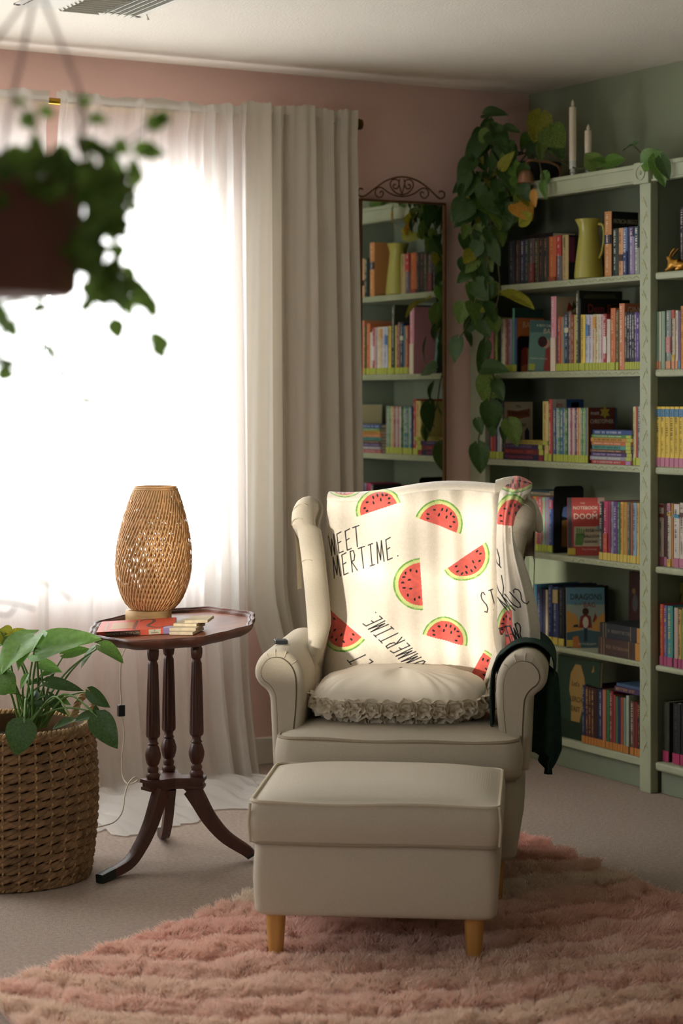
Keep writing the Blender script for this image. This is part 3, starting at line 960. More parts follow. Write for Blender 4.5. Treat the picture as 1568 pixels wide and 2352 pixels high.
r_, w_, h_ = cover_book(1212, 1282, 734, 'B', '#5f8f84', 'teal book A Boy Called Bat shown front out on the second shelf', set_back=0.012, lean=0.06)
r_.rotation_euler = (-0.06, 0.055, -TH)
patch(r_, [(-w_ / 2, h_ * 0.75), (w_ / 2, h_ * 0.8), (w_ / 2, h_), (-w_ / 2, h_)], '#3f6f6c')
ctext(r_, 'A BOY CALLED', 0.0125, 0.004, h_ * 0.90, '#d8dcc8', 0.85)
ctext(r_, 'BAT', 0.026, 0.012, h_ * 0.79, '#c9c8a8', 0.8)
patch(r_, [(0.0, 0.004), (0.026, 0.004), (0.024, h_ * 0.3), (0.03, h_ * 0.45), (0.022, h_ * 0.5), (0.004, h_ * 0.44), (0.004, h_ * 0.28)], '#a23a2c')
patch(r_, [(0.020, h_ * 0.44), (0.034, h_ * 0.48), (0.032, h_ * 0.6), (0.027, h_ * 0.6), (0.026, h_ * 0.5)], '#a23a2c')
patch(r_, ell(0.032, h_ * 0.62, 0.005, 0.007), '#c98a6a')
patch(r_, ell(0.003, h_ * 0.56, 0.015, 0.017), '#d29a78')
patch(r_, ell(-0.008, h_ * 0.585, 0.017, 0.02), '#3a1c18', -0.0009)
patch(r_, [(0.022, h_ * 0.66), (0.03, h_ * 0.64), (0.038, h_ * 0.67), (0.032, h_ * 0.69), (0.028, h_ * 0.71)], '#27333a')
patch(r_, [(-w_ / 2 + 0.003, 0.003), (-w_ / 2 + 0.024, 0.003), (-w_ / 2 + 0.024, 0.026), (-w_ / 2 + 0.003, 0.026)], LIME)
ctext(r_, 'ELANA K. ARNOLD', 0.007, -0.018, h_ * 0.25, '#c8d8c0')
r_, w_, h_ = cover_book(1304, 1388, 1146, 'D', '#b53a34', 'red Notebook of Doom paperback front out on the fourth shelf', set_back=0.008, lean=0.08, spine='#4a4a52')
ctext(r_, 'THE', 0.009, -0.012, h_ * 0.9, '#d8d0c0')
ctext(r_, 'NOTEBOOK', 0.0165, -0.002, h_ * 0.82, '#e0d8c8', 0.95)
ctext(r_, 'OF', 0.009, 0.03, h_ * 0.75, '#e0d8c8')
ctext(r_, 'DOOM', 0.028, -0.002, h_ * 0.67, '#e2dac8', 0.95)
patch(r_, [(w_ * 0.32, h_), (w_ / 2, h_), (w_ / 2, h_ * 0.86), (w_ * 0.32, h_ * 0.9)], '#b89a90')
patch(r_, [(-w_ * 0.33, h_ * 0.16), (w_ * 0.46, h_ * 0.16), (w_ * 0.46, h_ * 0.5), (-w_ * 0.33, h_ * 0.5)], '#b5a78c')
for k in range(4):
    patch(r_, [(-0.034 + 0.007 * k, h_ * 0.36), (-0.030 + 0.007 * k, h_ * 0.36), (-0.029 + 0.008 * k, h_ * 0.48 - 0.002 * k), (-0.034 + 0.008 * k, h_ * 0.48 - 0.002 * k)], '#5d8c3c', -0.0012)
patch(r_, [(-0.04, h_ * 0.18), (-0.014, h_ * 0.18), (-0.006, h_ * 0.38), (-0.036, h_ * 0.38)], '#4f8038', -0.0012)
ctext(r_, 'RISE', 0.016, 0.012, h_ * 0.43, '#2a2a2a')
ctext(r_, 'OF THE', 0.007, 0.033, h_ * 0.43, '#2a2a2a')
ctext(r_, 'BALLOON', 0.014, 0.02, h_ * 0.33, '#2a2a2a', 0.9)
ctext(r_, 'GOONS', 0.014, 0.016, h_ * 0.24, '#2a2a2a', 0.9)
ctext(r_, 'Troy Cummings', 0.008, 0.01, h_ * 0.11, '#e0c8b8')
patch(r_, [(w_ * 0.28, h_ * 0.52), (w_ * 0.36, h_ * 0.5), (w_ * 0.42, h_ * 0.44), (w_ * 0.3, h_ * 0.46)], '#4a8aa0', -0.0014)
patch(r_, [(-w_ / 2 - 0.001, 0.003), (-w_ / 2 + 0.026, 0.003), (-w_ / 2 + 0.026, 0.026), (-w_ / 2 - 0.001, 0.026)], '#c4ae26', -0.0012)
r_, w_, h_ = cover_book(1301, 1388, 1356, 'E', '#8a9a90', 'Dragons in a Bag book front out on the fifth shelf', set_back=0.012, lean=0.08)
patch(r_, [(-w_ / 2, h_ * 0.72), (w_ / 2, h_ * 0.72), (w_ / 2, h_), (-w_ / 2, h_)], '#4f8296')
patch(r_, [(-w_ / 2, h_ * 0.25), (-w_ * 0.1, h_ * 0.3), (-w_ * 0.25, h_ * 0.55), (-w_ / 2, h_ * 0.62)], '#b8862f')
patch(r_, [(w_ / 2, h_ * 0.25), (w_ * 0.1, h_ * 0.3), (w_ * 0.3, h_ * 0.5), (w_ / 2, h_ * 0.58)], '#c08a3a')
patch(r_, [(-w_ / 2, 0), (w_ / 2, 0), (w_ / 2, h_ * 0.25), (0, h_ * 0.3), (-w_ / 2, h_ * 0.25)], '#3c5c66')
patch(r_, [(-w_ * 0.35, 0.0), (-w_ * 0.12, 0.0), (-w_ * 0.2, h_ * 0.2), (-w_ * 0.34, h_ * 0.18)], '#b06a2c', -0.0009)
ctext(r_, 'DRAGONS', 0.029, 0.002, h_ * 0.84, '#2a2620', 0.8)
ctext(r_, 'IN A', 0.012, -0.026, h_ * 0.72, '#4a5a50')
ctext(r_, 'BAG', 0.026, 0.014, h_ * 0.71, '#7c2c1c', 0.85)
patch(r_, ell(0.0, h_ * 0.6, 0.011, 0.013), '#3a1e14', -0.001)
patch(r_, [(-0.024, h_ * 0.33), (0.022, h_ * 0.33), (0.018, h_ * 0.52), (0.0, h_ * 0.56), (-0.018, h_ * 0.52)], '#7a2418', -0.001)
patch(r_, ell(0.0, h_ * 0.42, 0.010, 0.02), '#c8c0a8', -0.0015)
patch(r_, [(-0.006, h_ * 0.1), (0.006, h_ * 0.1), (0.006, h_ * 0.33), (-0.006, h_ * 0.33)], '#1e3044', -0.001)
patch(r_, [(0.024, h_ * 0.44), (0.034, h_ * 0.58), (0.04, h_ * 0.5), (0.03, h_ * 0.42)], '#8a2a1c', -0.001)
patch(r_, [(-0.045, h_ * 0.34), (-0.024, h_ * 0.34), (-0.028, h_ * 0.39), (-0.04, h_ * 0.38)], '#1c2430', -0.001)
ctext(r_, 'ZETTA ELLIOTT', 0.009, 0.005, h_ * 0.06, '#c8c4b0')
patch(r_, [(-w_ / 2, 0.003), (-w_ / 2 + 0.022, 0.003), (-w_ / 2 + 0.022, 0.027), (-w_ / 2, 0.027)], '#b8a01c', -0.0012)
r_, w_, h_ = cover_book(1443, 1473, 1314, 'E', '#3a1410', 'dark red hardback standing behind the two leather-bound books', set_back=0.19, lean=0.02, th=0.02, facing=False)
patch(r_, ell(0, h_ * 0.6, 0.016, 0.03), '#4a4a4c')
patch(r_, ell(-0.008, h_ * 0.75, 0.01, 0.01), '#7a5a20')
r_, w_, h_ = cover_book(1277, 1375, 1512, 'F', '#1d3a26', 'large dark green gingerbread picture book front out on the bottom shelf', set_back=0.03, lean=0.06, spine=None, facing=False)
ging = [(-0.03, h_ * 0.22), (0.02, h_ * 0.22), (0.035, h_ * 0.42), (0.03, h_ * 0.58), (0.045, h_ * 0.66), (0.035, h_ * 0.78), (0.012, h_ * 0.92), (-0.02, h_ * 0.92), (-0.045, h_ * 0.8), (-0.05, h_ * 0.6), (-0.035, h_ * 0.45)]
patch(r_, ging, '#9a7a34')
ctext(r_, "Let's", 0.026, -0.012, h_ * 0.68, '#2f2414', 0.9)
ctext(r_, 'LERCH', 0.026, -0.004, h_ * 0.49, '#2f2414', 0.9)
ctext(r_, 'EAST', 0.026, -0.006, h_ * 0.37, '#2f2414', 0.9)
patch(r_, [(w_ * 0.3, h_ * 0.85), (w_ * 0.36, h_ * 0.87), (w_ * 0.34, h_ * 0.95)], '#a0742c')
patch(r_, [(-w_ / 2, 0), (w_ / 2, 0), (w_ / 2, h_ * 0.2), (-w_ / 2, h_ * 0.24)], '#0f2a14', -0.0004)
patch(r_, ell(w_ * 0.33, h_ * 0.33, 0.018, 0.024), '#7a4a1c')
r_, w_, h_ = cover_book(1503, 1584, 1336, 'E', '#8a8c1c', 'large lime Saturday picture book standing behind bright spines in the right bay', set_back=0.115, lean=0.0, spine='#a8a41c', facing=False)
ctext(r_, 'Saturday', 0.05, -w_ * 0.02, h_ - 0.05, '#1c2410', 0.62, rot=0.16, shear=0.25)
patch(r_, [(w_ * 0.1, h_ * 0.5), (w_ / 2, h_ * 0.55), (w_ / 2, h_ * 0.8), (w_ * 0.16, h_ * 0.72)], '#4a6a28')


# lying stacks: books with their spine toward the room
def lying(x0, x1, ytop, ybot, xref, color, label, group, sticker=None, letter=None, set_back=0.0, depth=0.11, cols=None, rz=0.0, ends=None):
    xf = BX + set_back
    a, b_ = onX(x0, 900, xf)[1], onX(x1, 900, xf)[1]
    w = a - b_
    z1, z0 = onX(xref, ytop, xf)[2], onX(xref, ybot, xf)[2]
    return a, b_, z0, z1


def stack(x0, x1, shelf, books, group, where, set_back=0.004, z_start=None, depth=0.12):
    z = (SH[shelf][1] if z_start is None else z_start) + 0.0004
    xf = BX + set_back
    nn = len(books)
    for i, (th, c, words, let, st, dx) in enumerate(books):
        a, b_ = onX(x0 + dx, 900, xf)[1], onX(x1 + dx * 0.4, 900, xf)[1]
        w = a - b_
        pos = 'bottom' if i == 0 else ('top' if i == nn - 1 else f'{ORD[i]} from the bottom')
        r = empty('book', (xf + random.uniform(0, 0.004), (a + b_) / 2, z), -math.pi / 2 + random.uniform(-0.03, 0.03), f'{words} book lying {where}, {pos}', 'book', group)
        t = th
        mb = MB()
        q = min(0.0014, t * 0.15)
        mb.rbox((-w / 2, 0, 0), (w / 2, depth, q), 0.0004)
        mb.rbox((-w / 2, 0, t - q), (w / 2, depth, t), 0.0004)
        mb.rbox((-w / 2, -0.001, 0), (w / 2, 0.0012, t), 0.0008)
        mb.build('cover', pm(c), r)
        ublock('page_block', r, (-w / 2 + 0.002, 0.0012, q), (w / 2 - 0.002, depth - 0.002, t - q), M_paper)
        if st:
            ublock('spine_label', r, (w / 2 - 0.03, -0.0016, 0.0004), (w / 2 - 0.004, 0.0005, t - 0.0004), pm(st))
        if t > 0.04:
            for q in (-0.42, -0.36, 0.22):
                ublock('gilt_band', r, (w * q, -0.0016, 0.0), (w * q + 0.003, 0.0004, t), pm('#8a7848'))
        if let:
            mb = MB()
            glyphs(mb, -w * (0.30 if t > 0.04 else 0.44), w * 0.25, t / 2, min(t * 0.5, 0.011), lambda a, c: (a, -0.0017, c))
            mb.build('lettering', pm(let), r, fixn=False)
        z += t + 0.0002
    return z


stack(1154, 1247, 'C', [(0.0205, '#1c1c3c', 'dark navy', '#a83a48', '#8a2030', 0), (0.0195, '#6a1c1c', 'dark red', '#b84a38', LIME, 1), (0.0165, '#33204a', 'deep purple', '#7a6a90', LIME, 2), (0.0145, '#9a8c22', 'yellow-labelled', '#5a4a14', LIME, 24)],
      'books lying beside the wall on the third shelf', 'under the science cover')
stack(1356, 1450, 'C', [(0.0135, '#a8282c', 'red', '#d8c0b8', '#a07cb0', 0), (0.0125, '#8a8c94', 'grey', '#d8d8d8', LIME, -1), (0.0125, '#3c2a62', 'purple', '#c0b0d8', LIME, 0), (0.0105, '#5a3424', 'brown', '#c8a888', LIME, 0), (0.0135, '#3f8f84', 'teal', '#1c2a2c', LIME, 1),
                        (0.0125, '#b8602a', 'orange red', '#e0c8a0', LIME, 0), (0.0125, '#c08a22', 'golden orange', '#3a2c14', LIME, 1), (0.0105, '#4a8a3c', 'green', '#d0d8c0', LIME, 2), (0.0155, '#2c4a84', 'blue', '#c0c8d8', None, 3)],
      'series books lying beside the post', 'in the stack of nine beside the post')
zt = stack(1373, 1473, 'E', [(0.058, '#46302a', 'thick brown leather-bound', '#8a7048', '#b8801c', -3), (0.050, '#23262f', 'thick dark leather-bound', '#7c7460', '#b8801c', 4)],
           'leather-bound books lying on the fifth shelf', 'under the dark red hardback', set_back=0.01, depth=0.17)
stack(1198, 1268, 'A', [(0.015, '#1d1213', 'black', '#4a2a2c', None, 0)], None, 'on top of the dark paperback spines', set_back=0.04, z_start=onX(1230, 547, BX)[2] + 0.004, depth=0.1)
stack(1218, 1262, 'D', [(0.008, '#a89a82', 'pale', '#6a6050', None, 0), (0.007, '#2a4a54', 'teal', None, None, -6)], 'books lying on the fourth shelf row', 'across the spines behind the wing', set_back=0.045, z_start=onX(1240, 1139, BX + 0.03)[2] + 0.003, depth=0.1)
stack(1411, 1474, 'F', [(0.018, '#4a2c5a', 'purple and yellow', '#c8a040', None, 0), (0.010, '#3a5a7a', 'blue', None, None, 3)], 'books lying on the bottom shelf row', 'across the thin spines by the post', set_back=0.02, z_start=onX(1440, 1597, BX + 0.008)[2] + 0.003, depth=0.14)

# ================================================================== JUG, HARE, CANDLES, PICTURE LAMP
p = onX(1352, 640, BX + 0.046)
jug = empty('jug', (p[0], p[1], SH['A'][1] + 0.0005), 0, 'olive enamel jug with a flared lip standing among the top shelf books', 'jug')
mb = MB()
prof = [(0.0, 0.001), (0.047, 0.001), (0.0505, 0.004), (0.050, 0.02), (0.046, 0.06), (0.041, 0.1), (0.0365, 0.135), (0.034, 0.158), (0.034, 0.172), (0.037, 0.185), (0.042, 0.198), (0.045, 0.205), (0.0445, 0.2065), (0.041, 0.199), (0.035, 0.184), (0.032, 0.165), (0.036, 0.12), (0.045, 0.02), (0.0, 0.012)]


def spout(a, z):
    return 1 + (0.16 * max(0, (z - 0.18) / 0.026) * max(0, math.cos(a - 1.9)) ** 6 if z > 0.18 else 0)


mb.lathe(prof, 40, rmod=spout, capb=False, capt=False)
mb.build('body', M_jug, jug, True)
mb = MB()
mb.tube(spline([(0.012, -0.040, 0.188), (0.014, -0.062, 0.18), (0.016, -0.066, 0.14), (0.014, -0.055, 0.09), (0.012, -0.043, 0.07)], 6), 0.0045, 8)
mb.build('handle', M_jug, jug, True)

# golden hare
hx = BX + 0.035
hp = onX(1545, 622, hx)
hare = empty('hare_figurine', (hp[0], hp[1], SH['A'][1]), -math.pi / 2, 'golden reclining hare figurine on the top shelf right of the post', 'figurine')


def skin_obj(name, verts, edges, radii, m, parent, sub=2):
    me = bpy.data.meshes.new(name)
    me.from_pydata(verts, edges, [])
    o = bpy.data.objects.new(name, me)
    COL.objects.link(o)
    sk = o.modifiers.new('k', 'SKIN')
    for i, r in enumerate(radii):
        me.skin_vertices[0].data[i].radius = r if hasattr(r, '__len__') else (r, r)
    me.skin_vertices[0].data[0].use_root = True
    sk.use_smooth_shade = True
    if sub:
        s = o.modifiers.new('s', 'SUBSURF')
        s.levels = s.render_levels = sub
    dg = bpy.context.evaluated_depsgraph_get()
    m2 = bpy.data.meshes.new_from_object(o.evaluated_get(dg))
    bpy.data.objects.remove(o)
    m2.materials.clear()
    m2.materials.append(m)
    m2.polygons.foreach_set('use_smooth', [True] * len(m2.polygons))
    m2.name = name
    return link(bpy.data.objects.new(name, m2), parent)


k_ = 0.00148
def hv(x, y, d=0.0):
    return ((x - 1545) * k_, d, (624 - y) * k_)


V = [hv(1560, 608), hv(1543, 606), hv(1537, 600), hv(1533, 592), hv(1525, 594), hv(1575, 605), hv(1585, 612),
     hv(1536, 616, -0.006), hv(1524, 621, -0.008), hv(1536, 616, 0.008), hv(1528, 621, 0.01), hv(1578, 616, -0.008), hv(1562, 621, -0.012), hv(1578, 616, 0.01), hv(1566, 621, 0.012)]
E_ = [(0, 1), (1, 2), (2, 3), (3, 4), (0, 5), (5, 6), (1, 7), (7, 8), (1, 9), (9, 10), (5, 11), (11, 12), (5, 13), (13, 14)]
Rr = [0.014, 0.0145, 0.0095, 0.0105, 0.005, 0.0175, 0.010, 0.0065, 0.0036, 0.006, 0.0036, 0.010, 0.004, 0.009, 0.004]
skin_obj('body', V, E_, Rr, M_gold, hare)
for d in (-0.004, 0.005):
    V = [hv(1538, 590, d), hv(1545, 583, d * 1.6), hv(1553, 577, d * 1.8), hv(1557, 573, d * 1.8)]
    skin_obj('ear', V, [(0, 1), (1, 2), (2, 3)], [(0.003, 0.002), (0.0048, 0.002), (0.0055, 0.002), (0.002, 0.0014)], M_gold, hare, 1)
for d in (-0.0095, 0.0095):
    mb = MB()
    c = hv(1531, 590.5, d)
    mb.lathe([(0.0002, -0.002), (0.0014, -0.0014), (0.002, 0), (0.0014, 0.0014), (0.0002, 0.002)], 8)
    o = mb.build('eye', M_gold, hare, True, loc=c)


def candle(px, ybase, ytop, yfl, halfw, X, label, holder):
    b = onX(px, ybase, X)
    t = onX(px, ytop, X)[2]
    fz = onX(px, yfl, X)[2]
    s = FPX / np.dot(b - Cp, Fd)
    r = halfw / s
    z0 = 2.0505
    root = empty('candle', (b[0], b[1], z0), 0, label, 'candle', 'flameless taper candles on the bookcase')
    h0 = onX(px, holder, X)[2] - z0
    mb = MB()
    mb.lathe([(0.018, 0), (0.018, 0.004), (0.008, 0.008), (0.007, h0 * 0.35), (0.011, h0 * 0.42), (0.007, h0 * 0.55), (0.0125, h0 * 0.62), (0.0125, h0 * 1.05), (0.0105, h0 * 1.05), (0.0105, h0 * 0.7), (0.001, h0 * 0.68)], 20, capt=False)
    mb.build('glass_holder', M_glass_s, root, True)
    mb = MB()
    h = t - z0
    mb.lathe([(r, h0 * 0.7), (r, h - 0.003), (r * 0.9, h), (r * 0.7, h - 0.001), (r * 0.5, h - 0.004), (0.0004, h - 0.004)], 20, capt=False)
    mb.build('wax_stick', M_wax, root, True)
    mb = MB()
    fh = fz - t
    mb.lathe([(0.001, h - 0.003), (r * 0.42, h + fh * 0.2), (r * 0.46, h + fh * 0.4), (r * 0.28, h + fh * 0.75), (0.0006, h + fh)], 12)
    o = mb.build('plastic_flame', M_wax, root, True)
    return root


candle(1315, 392, 246, 229, 8.2, -0.235, 'tall ivory taper candle in a glass holder on the bookcase top', 372)
candle(1350.5, 385, 300, 285, 8.2, -0.20, 'short ivory taper candle behind the vine on the bookcase top', 366)

pl = empty('picture_lamp', (-0.2, onX(1291, 400, -0.2)[1], 2.0505), 0, 'small aged copper lamp with a curved arm and bell shade among the vine', 'lamp')
o0 = np.array([-0.2, onX(1291, 400, -0.2)[1], 2.0505])
mb = MB()
pts = []
for (x, y, X) in ((1291, 402, -0.20), (1284, 388, -0.215), (1272, 377, -0.235), (1255, 372, -0.26), (1238, 371, -0.285), (1222, 368, -0.31), (1210, 371, -0.325), (1205, 381, -0.33), (1204, 389, -0.33)):
    pts.append(tuple(onX(x, y, X) - o0))
pts[0] = (pts[0][0], pts[0][1], 0.001)
mb.tube(spline(pts, 5), 0.0045, 8)
mb.build('arm', M_copper, pl, True)
mb = MB()
mb.lathe([(0.026, 0), (0.026, 0.004), (0.010, 0.007), (0.001, 0.0075)], 20)
mb.build('base_plate', M_copper, pl, True)
c = onX(1207, 389, -0.33) - o0
mb = MB()
mb.lathe([(0.001, 0.0), (0.010, -0.001), (0.020, -0.008), (0.026, -0.02), (0.0285, -0.036), (0.031, -0.048), (0.029, -0.048), (0.0265, -0.036), (0.024, -0.02), (0.018, -0.01), (0.001, -0.005)], 28, capb=False, capt=False)
mb.build('shade', M_copper, pl, True, loc=tuple(c))

# ================================================================== MIRROR
MY = -0.05
mir = empty('wall_mirror', (-0.59, 0, 1.2), 0, 'tall narrow mirror in a thin bronze frame with scrolled crest on the pink wall', 'mirror')
MO = np.array([-0.59, 0.0, 1.2])
x0, x1, zb, zt = -0.7650, -0.4011, 0.5, 2.008
mb = MB()


def lb(a, b):
    return tuple(np.array(a) - MO), tuple(np.array(b) - MO)


for nm, a, b in (('frame_stile', (x0, MY, zb), (x0 + 0.008, -0.024, zt)), ('frame_stile', (x1 - 0.008, MY, zb), (x1, -0.024, zt)), ('frame_rail', (x0, MY, zt - 0.008), (x1, -0.024, zt)), ('frame_rail', (x0, MY, zb), (x1, -0.024, zb + 0.008))):
    mb = MB()
    mb.rbox(*lb(a, b), 0.0015)
    mb.build(nm, M_bronze, mir)
mb = MB()
mb.box(*lb((x0 + 0.006, MY + 0.008, zb + 0.006), (x1 - 0.006, MY + 0.012, zt - 0.006)))
mb.build('mirror_glass', M_mirror, mir)
mb = MB()
mb.box(*lb((x0 + 0.006, MY + 0.0125, zb + 0.006), (x1 - 0.006, -0.001, zt - 0.006)))
mb.build('backing_board', M_black, mir)
mb = MB()


def cr(pts, r=0.0032):
    q = [tuple(onY(780 + x / 3.017, 380 + y / 3.017, -0.042) - MO) for x, y in pts]
    mb.tube(spline(q, 6), r, 8)


cr([(160, 165), (140, 160), (127, 178), (130, 203), (152, 216), (185, 205), (240, 162), (310, 112), (375, 87), (430, 79), (490, 88), (555, 115), (615, 160), (665, 208), (697, 230), (724, 216), (724, 190), (705, 178), (688, 184)])
for mx in (1, -1):
    def X(pts):
        return [(430 + mx * (x - 430), y + (0 if mx == 1 else 6 * (430 - x) / 180)) for x, y in pts]
    cr(X([(278, 190), (290, 178), (302, 190), (294, 213), (272, 222), (250, 205), (246, 178), (262, 156), (292, 155), (340, 190), (390, 210), (430, 216)]), 0.0026)
    cr(X([(432, 206), (392, 192), (360, 160), (350, 128), (364, 102), (392, 97), (409, 112), (409, 140), (396, 160), (378, 158), (370, 143), (378, 130), (388, 136)]), 0.0026)
    cr(X([(431, 205), (420, 165), (411, 125), (416, 92)]), 0.0022)
mb.build('scroll_crest', M_bronze, mir, True)

# ================================================================== CURTAINS
RY, RZ = -0.12, 2.262
rod = empty('curtain_rod', (-1.9, RY, RZ), 0, 'brass curtain rod with cylinder finial above the window', 'curtain rod')
mb = MB()
mb.tube([(-1.2, 0, 0), (1.07, 0, 0)], 0.011, 14)
mb.build('rod', M_brass, rod, True)
mb = MB()
mb.tube([(1.062, 0, 0), (1.066, 0, 0), (1.066, 0, 0), (1.075, 0, 0), (1.076, 0, 0), (1.083, 0, 0), (1.084, 0, 0), (1.096, 0, 0)], [0.014, 0.0195, 0.0205, 0.0205, 0.015, 0.015, 0.0205, 0.019], 20)
mb.build('finial', mat('dark_brass', '#6e5226', 0.35, 0.1, 20, metal=0.9), rod, True)
for x in (-0.45, 1.0):
    mb = MB()
    mb.tube([(x, 0, -0.012), (x, 0.06, -0.02), (x, 0.118, -0.02)], 0.006, 8)
    mb.rbox((x - 0.02, 0.11, -0.05), (x + 0.02, 0.1195, 0.01), 0.003)
    mb.build('bracket', M_brass, rod, True)


def curtain(name, xa, xb, label, m, mh, fold, hem, ztop=2.292, head=0.092, nx=240, swing=None, amp=1.0, group=None):
    """fold(u)->y offset at the top ; hem(u)->distance the cloth trails out on the floor"""
    root = empty(name, ((xa + xb) / 2, RY, 0), 0, label, 'curtain', group)
    ox = (xa + xb) / 2
    us = np.linspace(0, 1, nx)
    rows = []
    zs = [ztop, ztop - 0.012, ztop - 0.02] + list(np.linspace(ztop - 0.03, 0.35, 26)) + [0.28, 0.22, 0.17, 0.12, 0.08, 0.05, 0.03, 0.018]
    for z in zs:
        row = []
        for u in us:
            x = xa + (xb - xa) * u
            k = (ztop - z) / ztop
            y = fold(u, k) * amp
            dx = swing(u, z) if swing else 0
            if z < 0.6:
                y -= 0.10 * ((0.6 - z) / 0.6) ** 2
            if z > ztop - 0.10:
                y = min(y, 0.0) * 0.6 - 0.018
            row.append((x + dx - ox, y, z + (0.004 * math.sin(u * 13 + 1) + 0.003 * math.sin(u * 37 + 1) + 0.0015 * math.sin(u * 143 + 1) if z > ztop - 0.03 else 0)))
        rows.append(row)
    n0 = len(rows)
    last = rows[-1]
    for q in np.linspace(0.08, 1, 12):
        row = []
        for i, u in enumerate(us):
            d = hem(u) * q
            x, y, z = last[i]
            w = 0.022 * (1 - q) * abs(math.sin(u * 21 + q * 3)) + 0.02 * abs(math.sin(u * 9 + q * 5)) * math.sin(q * math.pi) + 0.012 * abs(math.sin(u * 33 - 4 * q)) * math.sin(q * math.pi)
            row.append((x + 0.015 * math.sin(u * 17 + q * 4), y - d, 0.005 + w))
        rows.append(row)
    nh = sum(1 for z in zs if z >= ztop - head)
    mb = MB()
    mb.grid(rows[nh - 1:])
    mb.build('fabric', m, root, 'all')
    mb = MB()
    mb.grid(rows[:nh])
    mb.grid([[(x, 0.016, z) for x, y, z in r_] for r_ in rows[:nh]])
    mb.build('rod_pocket', mh, root, 'all')
    return root


def soft(u, c, w):
    return math.exp(-((u - c) / w) ** 2)


SP = [(0, -0.01), (0.03, -0.02), (0.05, 0.0), (0.16, 0.006), (0.21, -0.018), (0.225, 0.004), (0.36, 0.008), (0.42, -0.014), (0.44, 0.004), (0.60, 0.010), (0.68, -0.012), (0.70, 0.006), (0.79, 0.0), (0.812, -0.055), (0.83, -0.05), (0.845, 0.01), (0.872, 0.0), (0.885, -0.055), (0.92, -0.06), (0.93, 0.012), (0.945, 0.006), (0.965, -0.05), (1.0, -0.02)]


def fold_sheer(u, k):
    y = float(np.interp(u + 0.012 * math.sin(k * 3 + u * 9), [p_[0] for p_ in SP], [p_[1] for p_ in SP])) * (0.8 + 0.5 * k)
    return y + 0.003 * math.sin(u * 55 + k * 2) + 0.0015 * math.sin(u * 130)


def hem_sheer(u):
    return 0.60 - 0.16 * u + 0.05 * math.sin(u * 9) + 0.03 * math.sin(u * 23)


xA = onY(134, 700, RY)[0]
xB = onY(557, 700, RY)[0]
curtain('curtain', xA, xB, 'white sheer curtain hanging behind the table and glowing with daylight', M_sheer, M_header, fold_sheer, hem_sheer, swing=lambda u, z: -0.10 * (1 - u) ** 3 * (2.29 - z) / 2.29 * 1.0, nx=300)
curtain('curtain', -2.75, onY(108, 700, RY)[0], 'white sheer curtain panel at the left behind the hanging planter', M_sheer, M_header, lambda u, k: -0.014 * math.sin(u * 24) - 0.008 * math.sin(u * 51), lambda u: 0.55 + 0.04 * math.sin(u * 11), nx=160)
# heavy gathered panel: fold profile measured across the top
FP = [(560, -0.012), (575, -0.02), (600, -0.045), (609, -0.05), (612, 0.03), (618, 0.0), (630, -0.045), (638, -0.04), (641, 0.03), (650, 0.0), (664, -0.03), (690, -0.05), (708, -0.055), (712, 0.02), (735, 0.005), (752, -0.03), (756, -0.035), (760, 0.035), (768, 0.02), (775, -0.02), (786, -0.035), (800, -0.01), (814, -0.02)]
FU = [(x - 560) / 254 for x, _ in FP]
FV = [v for _, v in FP]


def fold_heavy(u, k):
    return float(np.interp(u, FU, FV)) * (0.85 + 0.4 * k) + 0.004 * math.sin(u * 60 + k * 5)


def swing_heavy(u, z):
    s = 0.0
    if z < 0.62:
        s += 0.19 * (1 - u) * ((0.62 - z) / 0.62) ** 1.1
    return s + 0.02 * (2.29 - z) * u


hv_c = curtain('curtain', onY(560, 700, RY)[0], onY(813, 700, RY)[0], 'heavier cream curtain gathered in deep folds between the window and the mirror', M_drape, M_drape, fold_heavy, lambda u: 0.05 + 0.25 * (1 - u), nx=420, swing=swing_heavy, ztop=2.305)

# ================================================================== ARMCHAIR
ch = Frame(908, 5.08, 7)
chair = empty('wing_armchair', tuple(ch.o), ch.rot, 'cream linen wing armchair with scroll arms facing the camera by the bookcase', 'armchair')


